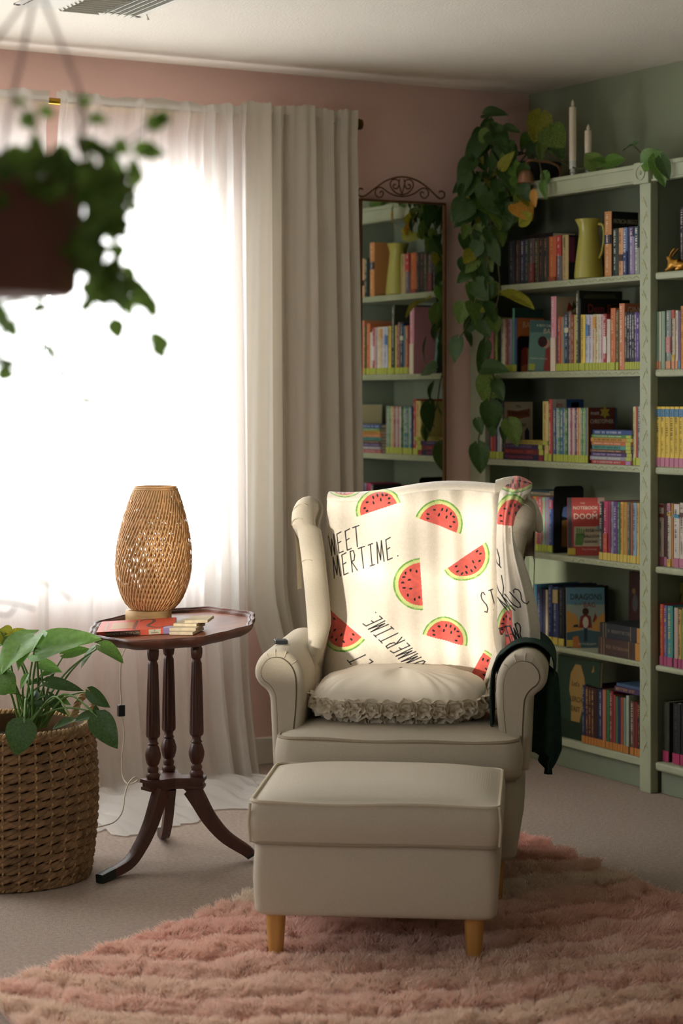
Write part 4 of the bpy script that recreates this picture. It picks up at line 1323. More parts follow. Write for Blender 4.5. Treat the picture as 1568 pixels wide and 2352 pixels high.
def rounded(nx, ny, w, d, z0, z1, crown, r, bow=0.0, xc=0.0, y0=0.0, fr=0.05, seg=6):
    """upholstered slab, footprint w x d from y0, corner radius fr, edge radius r, crowned top; front edge bows forward"""
    out = []
    hw, hd = w / 2, d / 2
    cs = []
    for (sx, sy, a0) in ((1, 1, 0), (-1, 1, 90), (-1, -1, 180), (1, -1, 270)):
        for k in range(seg + 1):
            a = math.radians(a0 + 90 * k / seg)
            cs.append((sx * (hw - fr) + fr * math.cos(a), sy * (hd - fr) + fr * math.sin(a)))
    per = []
    n = len(cs)
    for i in range(n):
        a, b = cs[i], cs[(i + 1) % n]
        L_ = math.hypot(b[0] - a[0], b[1] - a[1])
        m = max(1, int(L_ / 0.03))
        for q in range(m):
            per.append((a[0] + (b[0] - a[0]) * q / m, a[1] + (b[1] - a[1]) * q / m))

    def ring(inset, z, up=0):
        row = []
        for x, y in per:
            q = 1 - inset / max(0.001, min(hw, hd))
            xx, yy = x * (1 - inset / hw), y * (1 - inset / hd)
            bb = -bow * (1 - (xx / hw) ** 2) * max(0, -yy / hd) ** 2
            zz = z
            if up:
                zz += crown * (1 - (xx / hw) ** 4) * (1 - (yy / hd) ** 4) ** 1
            row.append((xc + xx, y0 + hd + yy + bb, zz))
        return row
    rows = []
    for k in range(5):
        a = math.pi / 2 * k / 4
        rows.append(ring(r * (1 - math.sin(a)), z0 + r * (1 - math.cos(a))))
    for k in range(1, 4):
        rows.append(ring(-0.004 * math.sin(k / 4 * math.pi), z0 + r + (z1 - z0 - 2 * r) * k / 4))
    for k in range(5):
        a = math.pi / 2 * k / 4
        rows.append(ring(r * (1 - math.cos(a)), z1 - r + r * math.sin(a)))
    m = min(hw, hd)
    for q in np.linspace(0.06, 0.97, 12):
        rows.append([(xc + (x - xc) * 1, y, z) for x, y, z in ring(r + (m - r) * q, z1, 1)] if False else ring_scaled(per, hw, hd, 1 - q, z1, crown, xc, y0, bow, r))
    return rows, per


def ring_scaled(per, hw, hd, s, z, crown, xc, y0, bow, r):
    row = []
    for x, y in per:
        xx, yy = x * (1 - r / hw) * s, y * (1 - r / hd) * s
        bb = -bow * (1 - (xx / hw) ** 2) * max(0, -yy / hd) ** 2
        row.append((xc + xx, y0 + hd + yy + bb, z + crown * (1 - (xx / hw) ** 4) * (1 - (yy / hd) ** 4)))
    return row


def slab(name, m, parent, **k):
    rows, per = rounded(0, 0, **k)
    mb = MB()
    mb.grid(rows, closev=True)
    n = len(per)
    mb.f.append(tuple(range(n))[::-1])
    mb.m.append(0)
    q = (len(rows) - 1) * n
    mb.f.append(tuple(q + i for i in range(n)))
    mb.m.append(0)
    o = mb.build(name, m, parent, 'all')
    return o, rows


# base
o, rows = slab('base', M_linen, chair, w=0.60, d=0.62, z0=0.135, z1=0.335, crown=0.0, r=0.012, y0=0.035, fr=0.03)
mb = MB()
mb.tube([(x, y, z - 0.001) for x, y, z in rows[1]], 0.004, 6, closed=True)
mb.build('base_piping', M_pipe, chair, True)
for sx, sy in ((-1, 0.09), (1, 0.09), (-1, 0.60), (1, 0.60)):
    mb = MB()
    mb.lathe([(0.014, 0), (0.016, 0.005), (0.024, 0.139)], 16)
    mb.build('leg', M_beech, chair, True, loc=(sx * 0.245, sy, 0.0))
# seat cushion
o, rows = slab('seat_cushion', M_linen, chair, w=0.622, d=0.50, z0=0.337, z1=0.432, crown=0.032, r=0.012, bow=0.03, y0=0.02, fr=0.045)
for k, rr in ((11, 0.0052), (1, 0.0045)):
    mb = MB()
    mb.tube([(x * 1.004, y - 0.002, z + 0.002 * math.sin(x * 24)) for x, y, z in rows[k]], rr, 6, closed=True)
    mb.build('cushion_piping', M_pipe, chair, True)
# arms
armL = [(-0.262, 0.345), (-0.254, 0.43), (-0.247, 0.50), (-0.246, 0.56), (-0.252, 0.595), (-0.268, 0.622), (-0.292, 0.640), (-0.318, 0.645), (-0.345, 0.638), (-0.364, 0.620), (-0.375, 0.596), (-0.374, 0.572), (-0.362, 0.552), (-0.347, 0.540), (-0.338, 0.525), (-0.335, 0.50), (-0.332, 0.43), (-0.328, 0.345)]
armS = [tuple(q) for q in spline(armL, 3)]
for sgn in (1, -1):
    poly = [(x * sgn, z) for x, z in armS]
    if sgn == -1:
        poly = poly[::-1]
    ring_ccw = poly if sum(poly[i - 1][0] * poly[i][1] - poly[i][0] * poly[i - 1][1] for i in range(len(poly))) > 0 else poly[::-1]
    arm = None
    rows = []
    for yy, ins in ((0.100, 0.016), (0.1015, 0.010), (0.106, 0.005), (0.113, 0.0015), (0.125, 0.0), (0.2, 0.0), (0.4, 0.0), (0.60, 0.0)):
        q = offset_poly(ring_ccw, ins) if ins else ring_ccw
        puff = 0.0
        if 0.10 < yy < 0.15:
            puff = 0.0
        rows.append([(a, yy, b) for a, b in q])
    mb = MB()
    mb.grid(rows, closev=True)
    n = len(ring_ccw)
    mb.f.append(tuple(range(n)))
    mb.m.append(0)
    mb.f.append(tuple((len(rows) - 1) * n + i for i in range(n)))
    mb.m.append(0)
    arm = mb.build('arm', M_linen, chair, True)
    pin = offset_poly(ring_ccw, 0.0205)
    pin = [pq for pq in pin if pq[1] > 0.36]
    mb = MB()
    mb.prism(pin, lambda a, b, c: (a, c, b), 0.0945, 0.1005)
    mb.build('front_panel', M_linen, arm, True)
    mb = MB()
    mb.tube([(a, 0.0975, b) for a, b in pin], 0.0022, 6, closed=True)
    mb.build('panel_seam', M_seam, arm, True)
    # pleats round the scroll
    mb = MB()
    cxs, czs = sgn * -0.312, 0.590
    for ang in (25, 55, 80, 112, 150, 188, 225):
        a = math.radians(ang if sgn == -1 else 180 - ang)
        r1, r2 = 0.040, 0.0535
        p0 = (cxs + r1 * math.cos(a), 0.0985, czs + r1 * math.sin(a) * 0.9)
        p1 = (cxs + (r2 - 0.002) * math.cos(a), 0.104, czs + (r2 - 0.002) * math.sin(a))
        p2 = (cxs + (r2 + 0.002) * math.cos(a), 0.118, czs + (r2 + 0.0015) * math.sin(a))
        mb.tube([p0, p1, p2], [0.0015, 0.0019, 0.0008], 5)
    mb.build('pleat', M_linen, arm, True)
# inner back + outer back
o, rows = slab('back_cushion', M_linen, chair, w=0.50, d=0.13, z0=0.40, z1=0.985, crown=0.02, r=0.05, y0=0.0, fr=0.05)
for v in o.data.vertices:
    v.co.y += 0.475 + (v.co.z - 0.45) * 0.22
slab('outer_back', M_linen, chair, w=0.49, d=0.05, z0=0.14, z1=1.0, crown=0.0, r=0.02, y0=0.66, fr=0.022)
for sx in (-1, 1):
    outl = spline([(0.262, 0.48), (0.285, 0.54), (0.30, 0.600), (0.335, 0.665), (0.375, 0.76), (0.405, 0.85), (0.425, 0.93), (0.455, 0.985), (0.51, 1.012), (0.58, 1.016), (0.66, 1.010)], 6)
    rows = []
    m = len(outl)
    for i, (yy, zz) in enumerate(outl):
        t = i / (m - 1)
        ty, tz = (outl[min(i + 1, m - 1)][0] - outl[max(i - 1, 0)][0], outl[min(i + 1, m - 1)][1] - outl[max(i - 1, 0)][1])
        L_ = math.hypot(ty, tz)
        ny, nz = -tz / L_, ty / L_
        f_ = min(1, max(0, (zz - 0.62) / 0.36))
        xo = 0.268 + (0.322 - 0.268) * f_ ** 1.2 + (0.012 if zz > 0.95 else 0)
        xi = xo - (0.066 if sx < 0 else 0.048 + 0.022 * f_)
        if zz < 0.70:
            k_w = min(1, (0.70 - zz) / 0.12)
            xi = xi * (1 - k_w) + 0.244 * k_w
            xo = max(xo, xi + 0.03)
        xm, hw = (xo + xi) / 2, (xo - xi) / 2
        row = []
        deep = 0.26
        for (dd, xx) in ((deep, xi + 0.03), (0.08, xi + 0.012), (0.036, xi)):
            row.append((sx * xx, yy - ny * dd, zz - nz * dd))
        for k in range(9):
            a = math.pi * k / 8
            row.append((sx * (xm - hw * math.cos(a)), yy - ny * (0.036 - 0.036 * math.sin(a)), zz - nz * (0.036 - 0.036 * math.sin(a))))
        for (dd, xx) in ((0.036, xo), (0.08, xo - 0.002), (deep, xo - 0.006)):
            row.append((sx * xx, yy - ny * dd, zz - nz * dd))
        rows.append(row)
    mb = MB()
    mb.grid(rows)
    wing = mb.build('wing', M_linen, chair, True)
    mb = MB()
    for (tt, w0, w1) in ((0.52, 2, 11), (0.60, 4, 11), (0.68, 3, 11), (0.76, 5, 11)) if sx > 0 else ((0.5, 7, 11), (0.66, 7, 12), (0.74, 6, 11)):
        r0 = rows[int(tt * (m - 1))]
        pts = [(p_[0] * 1.001, p_[1] - 0.0012, p_[2] + 0.004 * math.sin(i)) for i, p_ in enumerate(r0[w0:w1])]
        mb.tube(spline(pts, 3), 0.0016, 5)
    mb.build('pleat', M_linen, wing, True)

# small black dimmer lying on the left arm
p = ch.loc(647, 1500, 0.24)
dv = empty('remote', tuple(ch.w((p[0], 0.22, 0.6465))), ch.rot + 0.25, 'small black remote lying on top of the chair arm beside the curtain', 'remote')
mb = MB()
mb.rbox((-0.017, -0.022, 0), (0.017, 0.022, 0.010), 0.002)
mb.build('case', M_black_pl, dv)
mb = MB()
for x in (-0.009, 0.008):
    mb.lathe([(0.003, 0.0095), (0.003, 0.0112), (0.002, 0.012)], 10, c=(x, 0))
mb.build('button', mat('grey_rubber', '#5a5f60', 0.6), dv)

# ------------------------------------------------------------------ blanket, its print measured on the flat cloth
SEG = {'S': [[(.9, .86), (.75, .98), (.45, 1), (.2, .88), (.2, .7), (.45, .52), (.75, .36), (.8, .16), (.5, .0), (.15, .06)]], 'W': [[(0, 1), (.22, 0), (.5, .8), (.78, 0), (1, 1)]],
       'E': [[(.85, 1), (.15, .96), (.15, 0), (.85, .02)], [(.15, .5), (.65, .54)]], 'T': [[(0, 1), (1, 1)], [(.5, 1), (.5, 0)]], 'U': [[(.05, 1), (.08, .2), (.35, 0), (.7, .05), (.88, .3), (.9, 1)]],
       'M': [[(0, 0), (.12, 1), (.5, .12), (.85, 1), (1, 0)]], 'R': [[(.1, 0), (.1, 1), (.6, .98), (.75, .75), (.55, .52), (.12, .5), (.9, 0)]], 'I': [[(.5, 1), (.5, 0)], [(.15, 1), (.85, 1)], [(.15, 0), (.85, 0)]], '.': [[(.3, .03), (.36, .03)]]}


def text_segs(s, org, right, up, hgt, wid, gap):
    """org = baseline start px; right/up unit px vectors"""
    out = []
    x = 0
    for ch_ in s:
        for pl_ in SEG[ch_]:
            for a, b in zip(pl_[:-1], pl_[1:]):
                pa = np.array(org) + np.array(right) * (x + a[0] * wid) + np.array(up) * a[1] * hgt
                pb = np.array(org) + np.array(right) * (x + b[0] * wid) + np.array(up) * b[1] * hgt
                out.append((*pa, *pb))
        x += (wid + gap) * (0.6 if ch_ == '.' else 1)
    return out


def unit(x, y):
    l = math.hypot(x, y)
    return (x / l, y / l)


segs = []
rt = unit(0.94, -0.33)
upv = unit(-0.10, -1.0)
segs += text_segs('WEET', (757, 1278), rt, upv, 46, 15, 5.2)
segs += text_segs('MERTIME.', (766, 1329), rt, upv, 48, 15.5, 6.4)
rt2 = unit(-0.70, -0.71)
up2 = unit(-0.90, 0.42)
segs += text_segs('SUMMERTIME.', (992, 1534), rt2, up2, 43, 11.5, 6.2)
segs += text_segs('SWEET', (899, 1560), rt2, up2, 41, 12.5, 6.5)
rt3, up3 = unit(0.95, -0.32), unit(-0.25, -0.97)
segs += text_segs('SI', (1113, 1406), rt3, up3, 46, 13, 8)
segsR = []
rt4, up4 = unit(-0.62, 0.78), unit(-0.72, -0.66)
segsR += text_segs('SUM', (1218, 1382), unit(-0.80, 0.42), unit(-0.66, -0.75), 44, 16, 4)
segsR += text_segs('SWEET', (1208, 1467), unit(-0.86, 0.30), unit(-0.36, -0.93), 42, 12, -1)
segsR += [(1140, 1262, 1146, 1282), (1146, 1282, 1147, 1300), (1134, 1276, 1140, 1294), (1140, 1294, 1150, 1304), (1136, 1302, 1138, 1318), (1151, 1322, 1156, 1350), (1156, 1350, 1154, 1370), (1138, 1340, 1144, 1358), (1144, 1358, 1154, 1370)]
# slices: centre of flat edge, half length, direction of the rind, depth
SL = [((870, 1170), 49, (-0.32, -0.95), 44), ((1006, 1207), 50, (0.36, -0.93), 55), ((968, 1341), 55, (-1, 0.06), 58), ((1068, 1277), 53, (0.56, 0.83), 50), ((1021, 1470), 48, (0.25, -0.97), 50),
      ((795, 1432), 52, (-0.62, 0.78), 62), ((788, 1112), 40, (-0.1, 1.0), 28), ((1092, 1530), 40, (0.9, 0.5), 60), ((1010, 1590), 50, (0, 1), 50)]
SLR = [((1172, 1208), 40, (0.1, -1), 68), ((1178, 1452), 58, (-1, 0.05), 36), ((1185, 1100), 44, (0.1, 1), 30)]
CW, CG1, CG2, CR, CK = [np.array(lin(c)) for c in ('#e7dfd0', '#6fa548', '#cbd68f', '#bd4c45', '#1a1a20')]


def paint(px, py, slices, sg):
    col = np.tile(CW, (len(px), 1))
    n1 = np.sin(px * 0.21 + 2 * np.sin(py * 0.13)) * np.sin(py * 0.17 + 1.3 * np.sin(px * 0.09))
    for (c, a, d, b) in slices:
        d = np.array(unit(*d))
        e = np.array([-d[1], d[0]])
        dx, dy = px - c[0], py - c[1]
        u = (dx * e[0] + dy * e[1]) / a
        v = (dx * d[0] + dy * d[1]) / b
        r = np.sqrt(u ** 2 + np.maximum(v, 0) ** 2)
        ins = v > 0
        col[ins & (r < 1.10)] = CG1 * 1.0
        g = ins & (r < 1.10) & (n1 > 0.25)
        col[g] = np.array(lin('#8fbd66'))
        col[ins & (r < 1.03)] = CG2
        k = ins & (r < 0.90)
        shade = (0.92 + 0.14 * n1 + 0.16 * (1 - v))[:, None]
        col[k] = (CR * shade)[k] + (np.array(lin('#d87a6a')) * 0.18)
        for (su, sv) in ((-0.62, 0.3), (-0.42, 0.55), (-0.15, 0.42), (-0.1, 0.68), (0.12, 0.72), (0.22, 0.45), (0.35, 0.66), (0.52, 0.58), (0.62, 0.38), (0.55, 0.15), (-0.55, 0.12)):
            q = np.sqrt(((u - su) * a / 2.0 * 0.9) ** 2 + ((v - sv) * b / 4.2) ** 2) if abs(su) < 0.4 else np.sqrt(((u - su) * a / 3.6) ** 2 + ((v - sv) * b / 2.3) ** 2)
            col[k & (q < 1)] = CK
    for (x0, y0, x1, y1) in sg:
        m = (px > min(x0, x1) - 3) & (px < max(x0, x1) + 3) & (py > min(y0, y1) - 3) & (py < max(y0, y1) + 3)
        if not m.any():
            continue
        qx, qy = px[m], py[m]
        vx, vy = x1 - x0, y1 - y0
        L2 = vx * vx + vy * vy + 1e-9
        t = np.clip(((qx - x0) * vx + (qy - y0) * vy) / L2, 0, 1)
        dd = np.hypot(qx - x0 - t * vx, qy - y0 - t * vy)
        idx = np.where(m)[0]
        w = np.clip((1.75 - dd) / 0.8, 0, 1)[:, None]
        col[idx] = col[idx] * (1 - w) + CK * w
    return col


def flat_px(frame, x, y, z):
    """photo position of flat-cloth points, so that the measured print lands on the cloth where it is"""
    P = frame.o[None, :] + x[:, None] * frame.xa + y[:, None] * frame.ya
    P[:, 2] = z
    d = P - Cp
    dep = d @ Fd
    return CX + FPX * (d @ Rd) / dep, CY - FPX * d[:, 2] / dep


def color_grid(name, P, cols, m, parent):
    nu, nv = P.shape[:2]
    idx = np.arange(nu * nv).reshape(nu, nv)
    F = np.stack([idx[:-1, :-1], idx[:-1, 1:], idx[1:, 1:], idx[1:, :-1]], -1).reshape(-1, 4)
    me = bpy.data.meshes.new(name)
    me.vertices.add(nu * nv)
    me.vertices.foreach_set('co', P.reshape(-1).astype(np.float32))
    me.loops.add(F.size)
    me.loops.foreach_set('vertex_index', F.reshape(-1).astype(np.int32))
    me.polygons.add(len(F))
    me.polygons.foreach_set('loop_start', np.arange(0, F.size, 4, dtype=np.int32))
    me.update(calc_edges=True)
    me.polygons.foreach_set('use_smooth', np.ones(len(F), bool))
    at_ = me.color_attributes.new('print', 'FLOAT_COLOR', 'POINT')
    c4 = np.ones((nu * nv, 4), np.float32)
    c4[:, :3] = cols
    at_.data.foreach_set('color', c4.reshape(-1))
    me.materials.append(m)
    o = bpy.data.objects.new(name, me)
    return link(o, parent)


M_blank = mat('printed_plush', '#e7dfd0', 0.95, 0.04, 120, 0.35, 260, sheen=0.5, attr='print')
blanket = empty('blanket', tuple(ch.w((0, 0.55, 1.0))), ch.rot, 'white plush blanket printed with watermelon slices draped over the armchair back', 'blanket')
BO = np.array([0, 0.55, 1.0])
nu, nv = 520, 560
u = np.linspace(-0.246, 0.244, nv)[None, :].repeat(nu, 0)
s = np.linspace(0, 1, nu)[:, None].repeat(nv, 1)
ztop_ = 1.016
L1 = 0.585   # front length
L2 = 0.13    # over the top
L3 = 0.16    # down the back
Lt = L1 + L2 + L3
sl = s * Lt
ztp = ztop_ + 0.010 * np.sin(u * 13 + 0.6) + 0.012 * (u / 0.24)
yf = lambda z: 0.445 + (z - 0.45) * 0.22 - 0.012
zf = 0.455 + sl * 0.972
r_top = 0.045
front = sl < L1
ang = np.clip((sl - L1) / L2, 0, 1) * math.pi
zend = 0.455 + L1 * 0.972 - 0.045 + 0.0
y_fr = yf(zf)
y_endf = yf(0.455 + L1 * 0.972)
Z = np.where(front, zf, (0.455 + L1 * 0.972) + 0.022 * np.sin(ang) - np.clip(sl - L1 - L2, 0, 9))
Y = np.where(front, y_fr, y_endf + 0.055 * (1 - np.cos(ang)))
Z = Z + (ztp - ztop_) * np.clip((zf - 0.7) / 0.3, 0, 1)
sh = np.exp(-((zf - 0.45) / 0.12) ** 2)
fo = 0.0045 * np.sin(u * 62 + 2.5 * s) * np.clip((u + 0.02) / 0.1, 0, 1) * np.clip((s - 0.05) * 3, 0, 1)
fo += 0.0035 * np.sin(u * 97 + 5 * s + 1) * np.clip((u + 0.12) / 0.2, 0.1, 1)
fo += 0.006 * np.sin(u * 24 - s * 7) + 0.004 * np.sin(u * 11 + s * 16 + 1.0) + 0.0018 * np.sin(u * 40 + s * 40) * np.exp(-((u + 0.14) / 0.08) ** 2) + 0.012 * np.exp(-((u - 0.215) / 0.018) ** 2) * np.clip(s * 3, 0, 1)
fo += 0.010 * sh * np.sin(u * 30)
edge = np.clip((np.abs(u) - 0.2) / 0.045, 0, 1)
fo = fo * 1.5
Yd = Y - np.where(front, 0.014 + fo - 0.03 * edge ** 2 * (u < 0), 0)
Yd = Yd - 0.012 * np.clip(1 - np.abs(u) / 0.25, 0, 1) * np.where(front, 1, 0)
wid = 1 + 0.03 * np.clip((0.75 - zf) / 0.3, 0, 1)
P = np.stack([u * wid, Yd, Z], -1) - BO
fp = flat_px(ch, (u * wid).ravel(), Y.ravel() - 0.012, Z.ravel())
cols = paint(fp[0], fp[1], SL, segs)
cols[(~front).ravel() & (sl > L1 + L2 * 0.5).ravel()] = CW
color_grid('drape', P, cols, M_blank, blanket)
# gathered fold spilling over the right wing
LR = [(1106, 1156, 1214, 0.53), (1114, 1150, 1222, 0.50), (1130, 1146, 1218, 0.47), (1150, 1143, 1204, 0.45), (1175, 1141, 1192, 0.44), (1205, 1139, 1187, 0.43), (1240, 1138, 1190, 0.415), (1275, 1138, 1197, 0.40), (1305, 1138, 1207, 0.385), (1335, 1139, 1217, 0.37),
      (1370, 1140, 1227, 0.35), (1405, 1140, 1234, 0.34), (1440, 1139, 1239, 0.33), (1475, 1137, 1240, 0.325), (1500, 1131, 1232, 0.32), (1520, 1124, 1212, 0.32), (1545, 1116, 1180, 0.325), (1572, 1108, 1150, 0.335), (1600, 1100, 1132, 0.34)]
ys = np.array([a[0] for a in LR], float)
tt = np.linspace(0, 1, 430)
yy = 1106 + (1600 - 1106) * tt
lx = np.interp(yy, ys, [a[1] for a in LR])
rx = np.interp(yy, ys, [a[2] for a in LR])
ld = np.interp(yy, ys, [a[3] for a in LR])
ker = np.ones(15) / 15
for arr in (lx, rx, ld):
    arr[7:-7] = np.convolve(arr, ker, 'valid')
nb = 150
P = np.zeros((len(yy), nb, 3))
PX, PY = np.zeros((len(yy), nb)), np.zeros((len(yy), nb))
for i in range(len(yy)):
    a = ch.loc(lx[i], yy[i], ld[i])
    b = ch.loc(rx[i], yy[i], ld[i])
    v = np.linspace(0, 1, nb)
    wd = b[0] - a[0]
    th_ = min(0.045, wd * 0.55)
    bul = th_ * np.sin(np.clip(v, 0, 1) * math.pi) ** 0.45
    t = tt[i]
    rip = 0.007 * np.sin(v * 15 + 1.5 * math.sin(t * 5) + t * 3) * np.sin(v * math.pi) + 0.006 * np.exp(-((v - 0.28 - 0.08 * math.sin(t * 6)) / 0.05) ** 2) * -1.6 + 0.008 * np.exp(-((v - (0.80 - 0.10 * (1 - t))) / 0.06) ** 2)
    P[i, :, 0] = a[0] + wd * v
    P[i, :, 1] = ld[i] + 0.035 - bul - rip
    P[i, :, 2] = a[2] + (b[2] - a[2]) * v
    PX[i] = lx[i] + (rx[i] - lx[i]) * v
    PY[i] = yy[i]
top_ = np.clip((0.06 - tt) / 0.06, 0, 1)[:, None]
P[:, :, 1] += 0.05 * top_
P[:, :, 2] += 0.014 * np.sin(np.linspace(0, 1, nb) * math.pi)[None, :] * top_
cols = paint(PX.ravel(), PY.ravel(), SLR, segsR)
color_grid('gathered_fold', P - BO, cols, M_blank, blanket)
# the part of the fold lying over the wing top and down behind it
mb = MB()
rows = []
for q in np.linspace(0, 1, 26):
    x = 0.225 + 0.095 * q
    zc = 1.045 + 0.008 * math.sin(q * 3.1) - 0.10 * max(0, q - 0.78) ** 1.2 * 3
    rr = 0.030 - 0.012 * q
    rows.append([(x - BO[0], 0.56 + 0.05 * q + (0.03 + rr) * math.cos(a) - BO[1], zc + rr * math.sin(a) * (1 + 0.15 * math.sin(a * 3 + q * 5)) - 0.006 - BO[2]) for a in np.linspace(0, 2 * math.pi, 30)[:-1]])
mb.grid(rows, closev=True)
M_blank_plain = mat('plain_plush', '#e7dfd0', 0.95, 0.05, 120, 0.35, 260, sheen=0.5)
mb.build('rolled_edge', M_blank_plain, blanket, 'all')
mb = MB()
rows = []
for q in np.linspace(0, 1, 16):
    z = 1.01 - 0.095 * q
    rr = 0.010 + 0.012 * math.sin(q * math.pi * 0.9) + (-0.008 if q > 0.97 else 0)
    rows.append([(0.322 + 0.020 * q + rr * math.cos(a) * 0.75 - BO[0], 0.64 + rr * math.sin(a) * 1.2 - BO[1], z - BO[2]) for a in np.linspace(0, 2 * math.pi, 18)[:-1]])
mb.grid(rows, closev=True)
mb.build('hanging_corner', M_blank_plain, blanket, 'all')

# ------------------------------------------------------------------ white pillow with ruffled roses
pil = empty('pillow', tuple(ch.w((-0.012, 0.27, 0.462))), ch.rot, 'white satin pillow with ruffled roses underneath, lying on the armchair seat', 'pillow')
pw, pd_, phh = 0.224, 0.19, 0.057
n1_, n2_ = 64, 40


def pil_pt(a, v):
    """a around 0..2pi, v -1..1 from underside centre to top centre"""
    ca, sa = math.cos(a), math.sin(a)
    e = 0.55
    cx_ = math.copysign(abs(ca) ** e, ca)
    cy_ = math.copysign(abs(sa) ** e, sa)
    r = math.cos(v * math.pi / 2) ** 0.62
    corner = (abs(ca * sa) * 2) ** 1.5
    x = pw * cx_ * r
    y = pd_ * cy_ * r
    z = phh * math.sin(v * math.pi / 2) * (1 - 0.0 * corner)
    return x, y, z


rows = []
for v in np.linspace(-1, 1, n2_):
    row = []
    for k in range(n1_ * 2):
        a = 2 * math.pi * k / (n1_ * 2)
        x, y, z = pil_pt(a, max(-0.999, min(0.999, v)))
        if v > 0:
            q = math.cos(v * math.pi / 2)
            z += 0.0035 * math.sin(a * 23 + 2 * math.sin(a * 5)) * q ** 2 * (0.4 + v) + 0.003 * math.sin(x * 60 + y * 20) * v * (1 - v) * 3
            z -= 0.010 * math.exp(-(x / 0.02) ** 2) * math.exp(-((y + 0.08) / 0.08) ** 2)
            z += 0.018 * (1 - ((x) / pw) ** 2) * max(0, v) ** 1.0 * 0.6
        row.append((x, y, z + 0.055))
    rows.append(row)
mb = MB()
mb.grid(rows, closev=True)
mb.build('satin_cover', M_pillow, pil, 'all')
mb = MB()
mb.tube([(pil_pt(a, 0)[0] * 1.004, pil_pt(a, 0)[1] * 1.006, 0.055 + 0.001 * math.sin(a * 40)) for a in np.linspace(0, 2 * math.pi, 161)[:-1]], 0.0022, 6, closed=True)
mb.build('edge_seam', M_pillow, pil, True)


def rose_mesh(seed):
    rr = random.Random(seed)
    mb = MB()
    ph = rr.uniform(0, 6)
    turns = 2.6
    n = 54
    rows = [[], [], []]
    for k in range(n):
        t = k / (n - 1)
        a = ph + t * turns * 2 * math.pi
        r = 0.003 + 0.019 * t
        wv = 0.0022 * math.sin(a * 5.3 + ph)
        for j, (dr, hh) in enumerate(((0.0, 0.0), (0.001, 0.008), (0.0045, 0.0135))):
            q = r + dr + wv * j * 0.6
            rows[j].append((q * math.cos(a), q * math.sin(a), hh * (1.15 - 0.45 * t) + 0.0018 * math.sin(a * 7 + ph) * j))
    mb.grid(rows)
    me = mb.build('rosette', M_rose, None, 'all')
    m = me.data
    bpy.data.objects.remove(me)
    return m


RM = [rose_mesh(s_) for s_ in (3, 5, 9, 12)]
cnt = 0
for v, step in ((-0.12, 0.040), (-0.42, 0.040), (-0.66, 0.042)):
    pts = [pil_pt(a, v) for a in np.linspace(math.pi * 0.93, math.pi * 2.07, 400)]
    last = None
    for p_ in pts:
        if last is None or math.dist(p_, last) > step:
            last = p_
            nx, ny = p_[0] / pw ** 2 * 0.6, p_[1] / pd_ ** 2
            nrm = Vector((nx, ny, (-0.15 + v * 1.2) * 6)).normalized()
            o = bpy.data.objects.new('rosette', RM[cnt % 4])
            cnt += 1
            q = nrm.to_track_quat('Z', 'Y')
            o.rotation_euler = (q @ Matrix.Rotation(random.uniform(0, 6), 3, 'Z').to_quaternion()).to_euler()
            z_ = max(p_[2] + 0.055 - 0.004, 0.006)
            o.location = (p_[0] * 0.97, p_[1] * 0.97, z_)
            sc_ = random.uniform(1.1, 1.4)
            o.scale = (sc_, sc_, sc_ * 0.9)
            link(o, pil)

# ------------------------------------------------------------------ dark green garment over the right arm
gr = empty('green_garment', tuple(ch.w((0.31, 0.35, 0.65))), ch.rot, 'dark green garment slung over the right arm and hanging down outside it', 'garment')
GO = np.array([0.31, 0.35, 0.65])
# inner tongue + over the arm
mb = MB()
prof = [(0.238, 0.437), (0.238, 0.47), (0.236, 0.52), (0.237, 0.565), (0.244, 0.602), (0.262, 0.630), (0.288, 0.6485), (0.318, 0.6545), (0.348, 0.648), (0.372, 0.629), (0.386, 0.600), (0.387, 0.56)]
prof = spline(prof, 5)
rows = []
m = len(prof)
for i, (x, z) in enumerate(prof):
    t = i / (m - 1)
    yf_ = 0.115 + 0.10 * min(1, t * 2.2) if t < 0.5 else 0.225 + 0.06 * (t - 0.5)
    yf_ = float(np.interp(t, [0, 0.25, 0.45, 0.6, 1], [0.125, 0.150, 0.175, 0.21, 0.30]))
    yb_ = float(np.interp(t, [0, 0.25, 0.45, 0.6, 1], [0.21, 0.30, 0.44, 0.50, 0.52]))
    row = []
    for k in range(30):
        q = k / 29
        off = 0.003 + 0.006 * abs(math.sin(q * 9 + t * 3)) * (1 if t < 0.45 else 0.4)
        ang_ = math.atan2(z - 0.59, x - 0.312)
        if z < 0.58 and x < 0.3:
            row.append((x - off, yf_ + (yb_ - yf_) * q, z))
        else:
            row.append((x + off * math.cos(ang_), yf_ + (yb_ - yf_) * q, z + off * math.sin(ang_)))
    rows.append([tuple(np.array(p_) - GO) for p_ in row])
mb.grid(rows)
o = mb.build('inner_fold', M_green_cloth, gr, 'all')
so = o.modifiers.new('t', 'SOLIDIFY')
so.thickness = 0.003
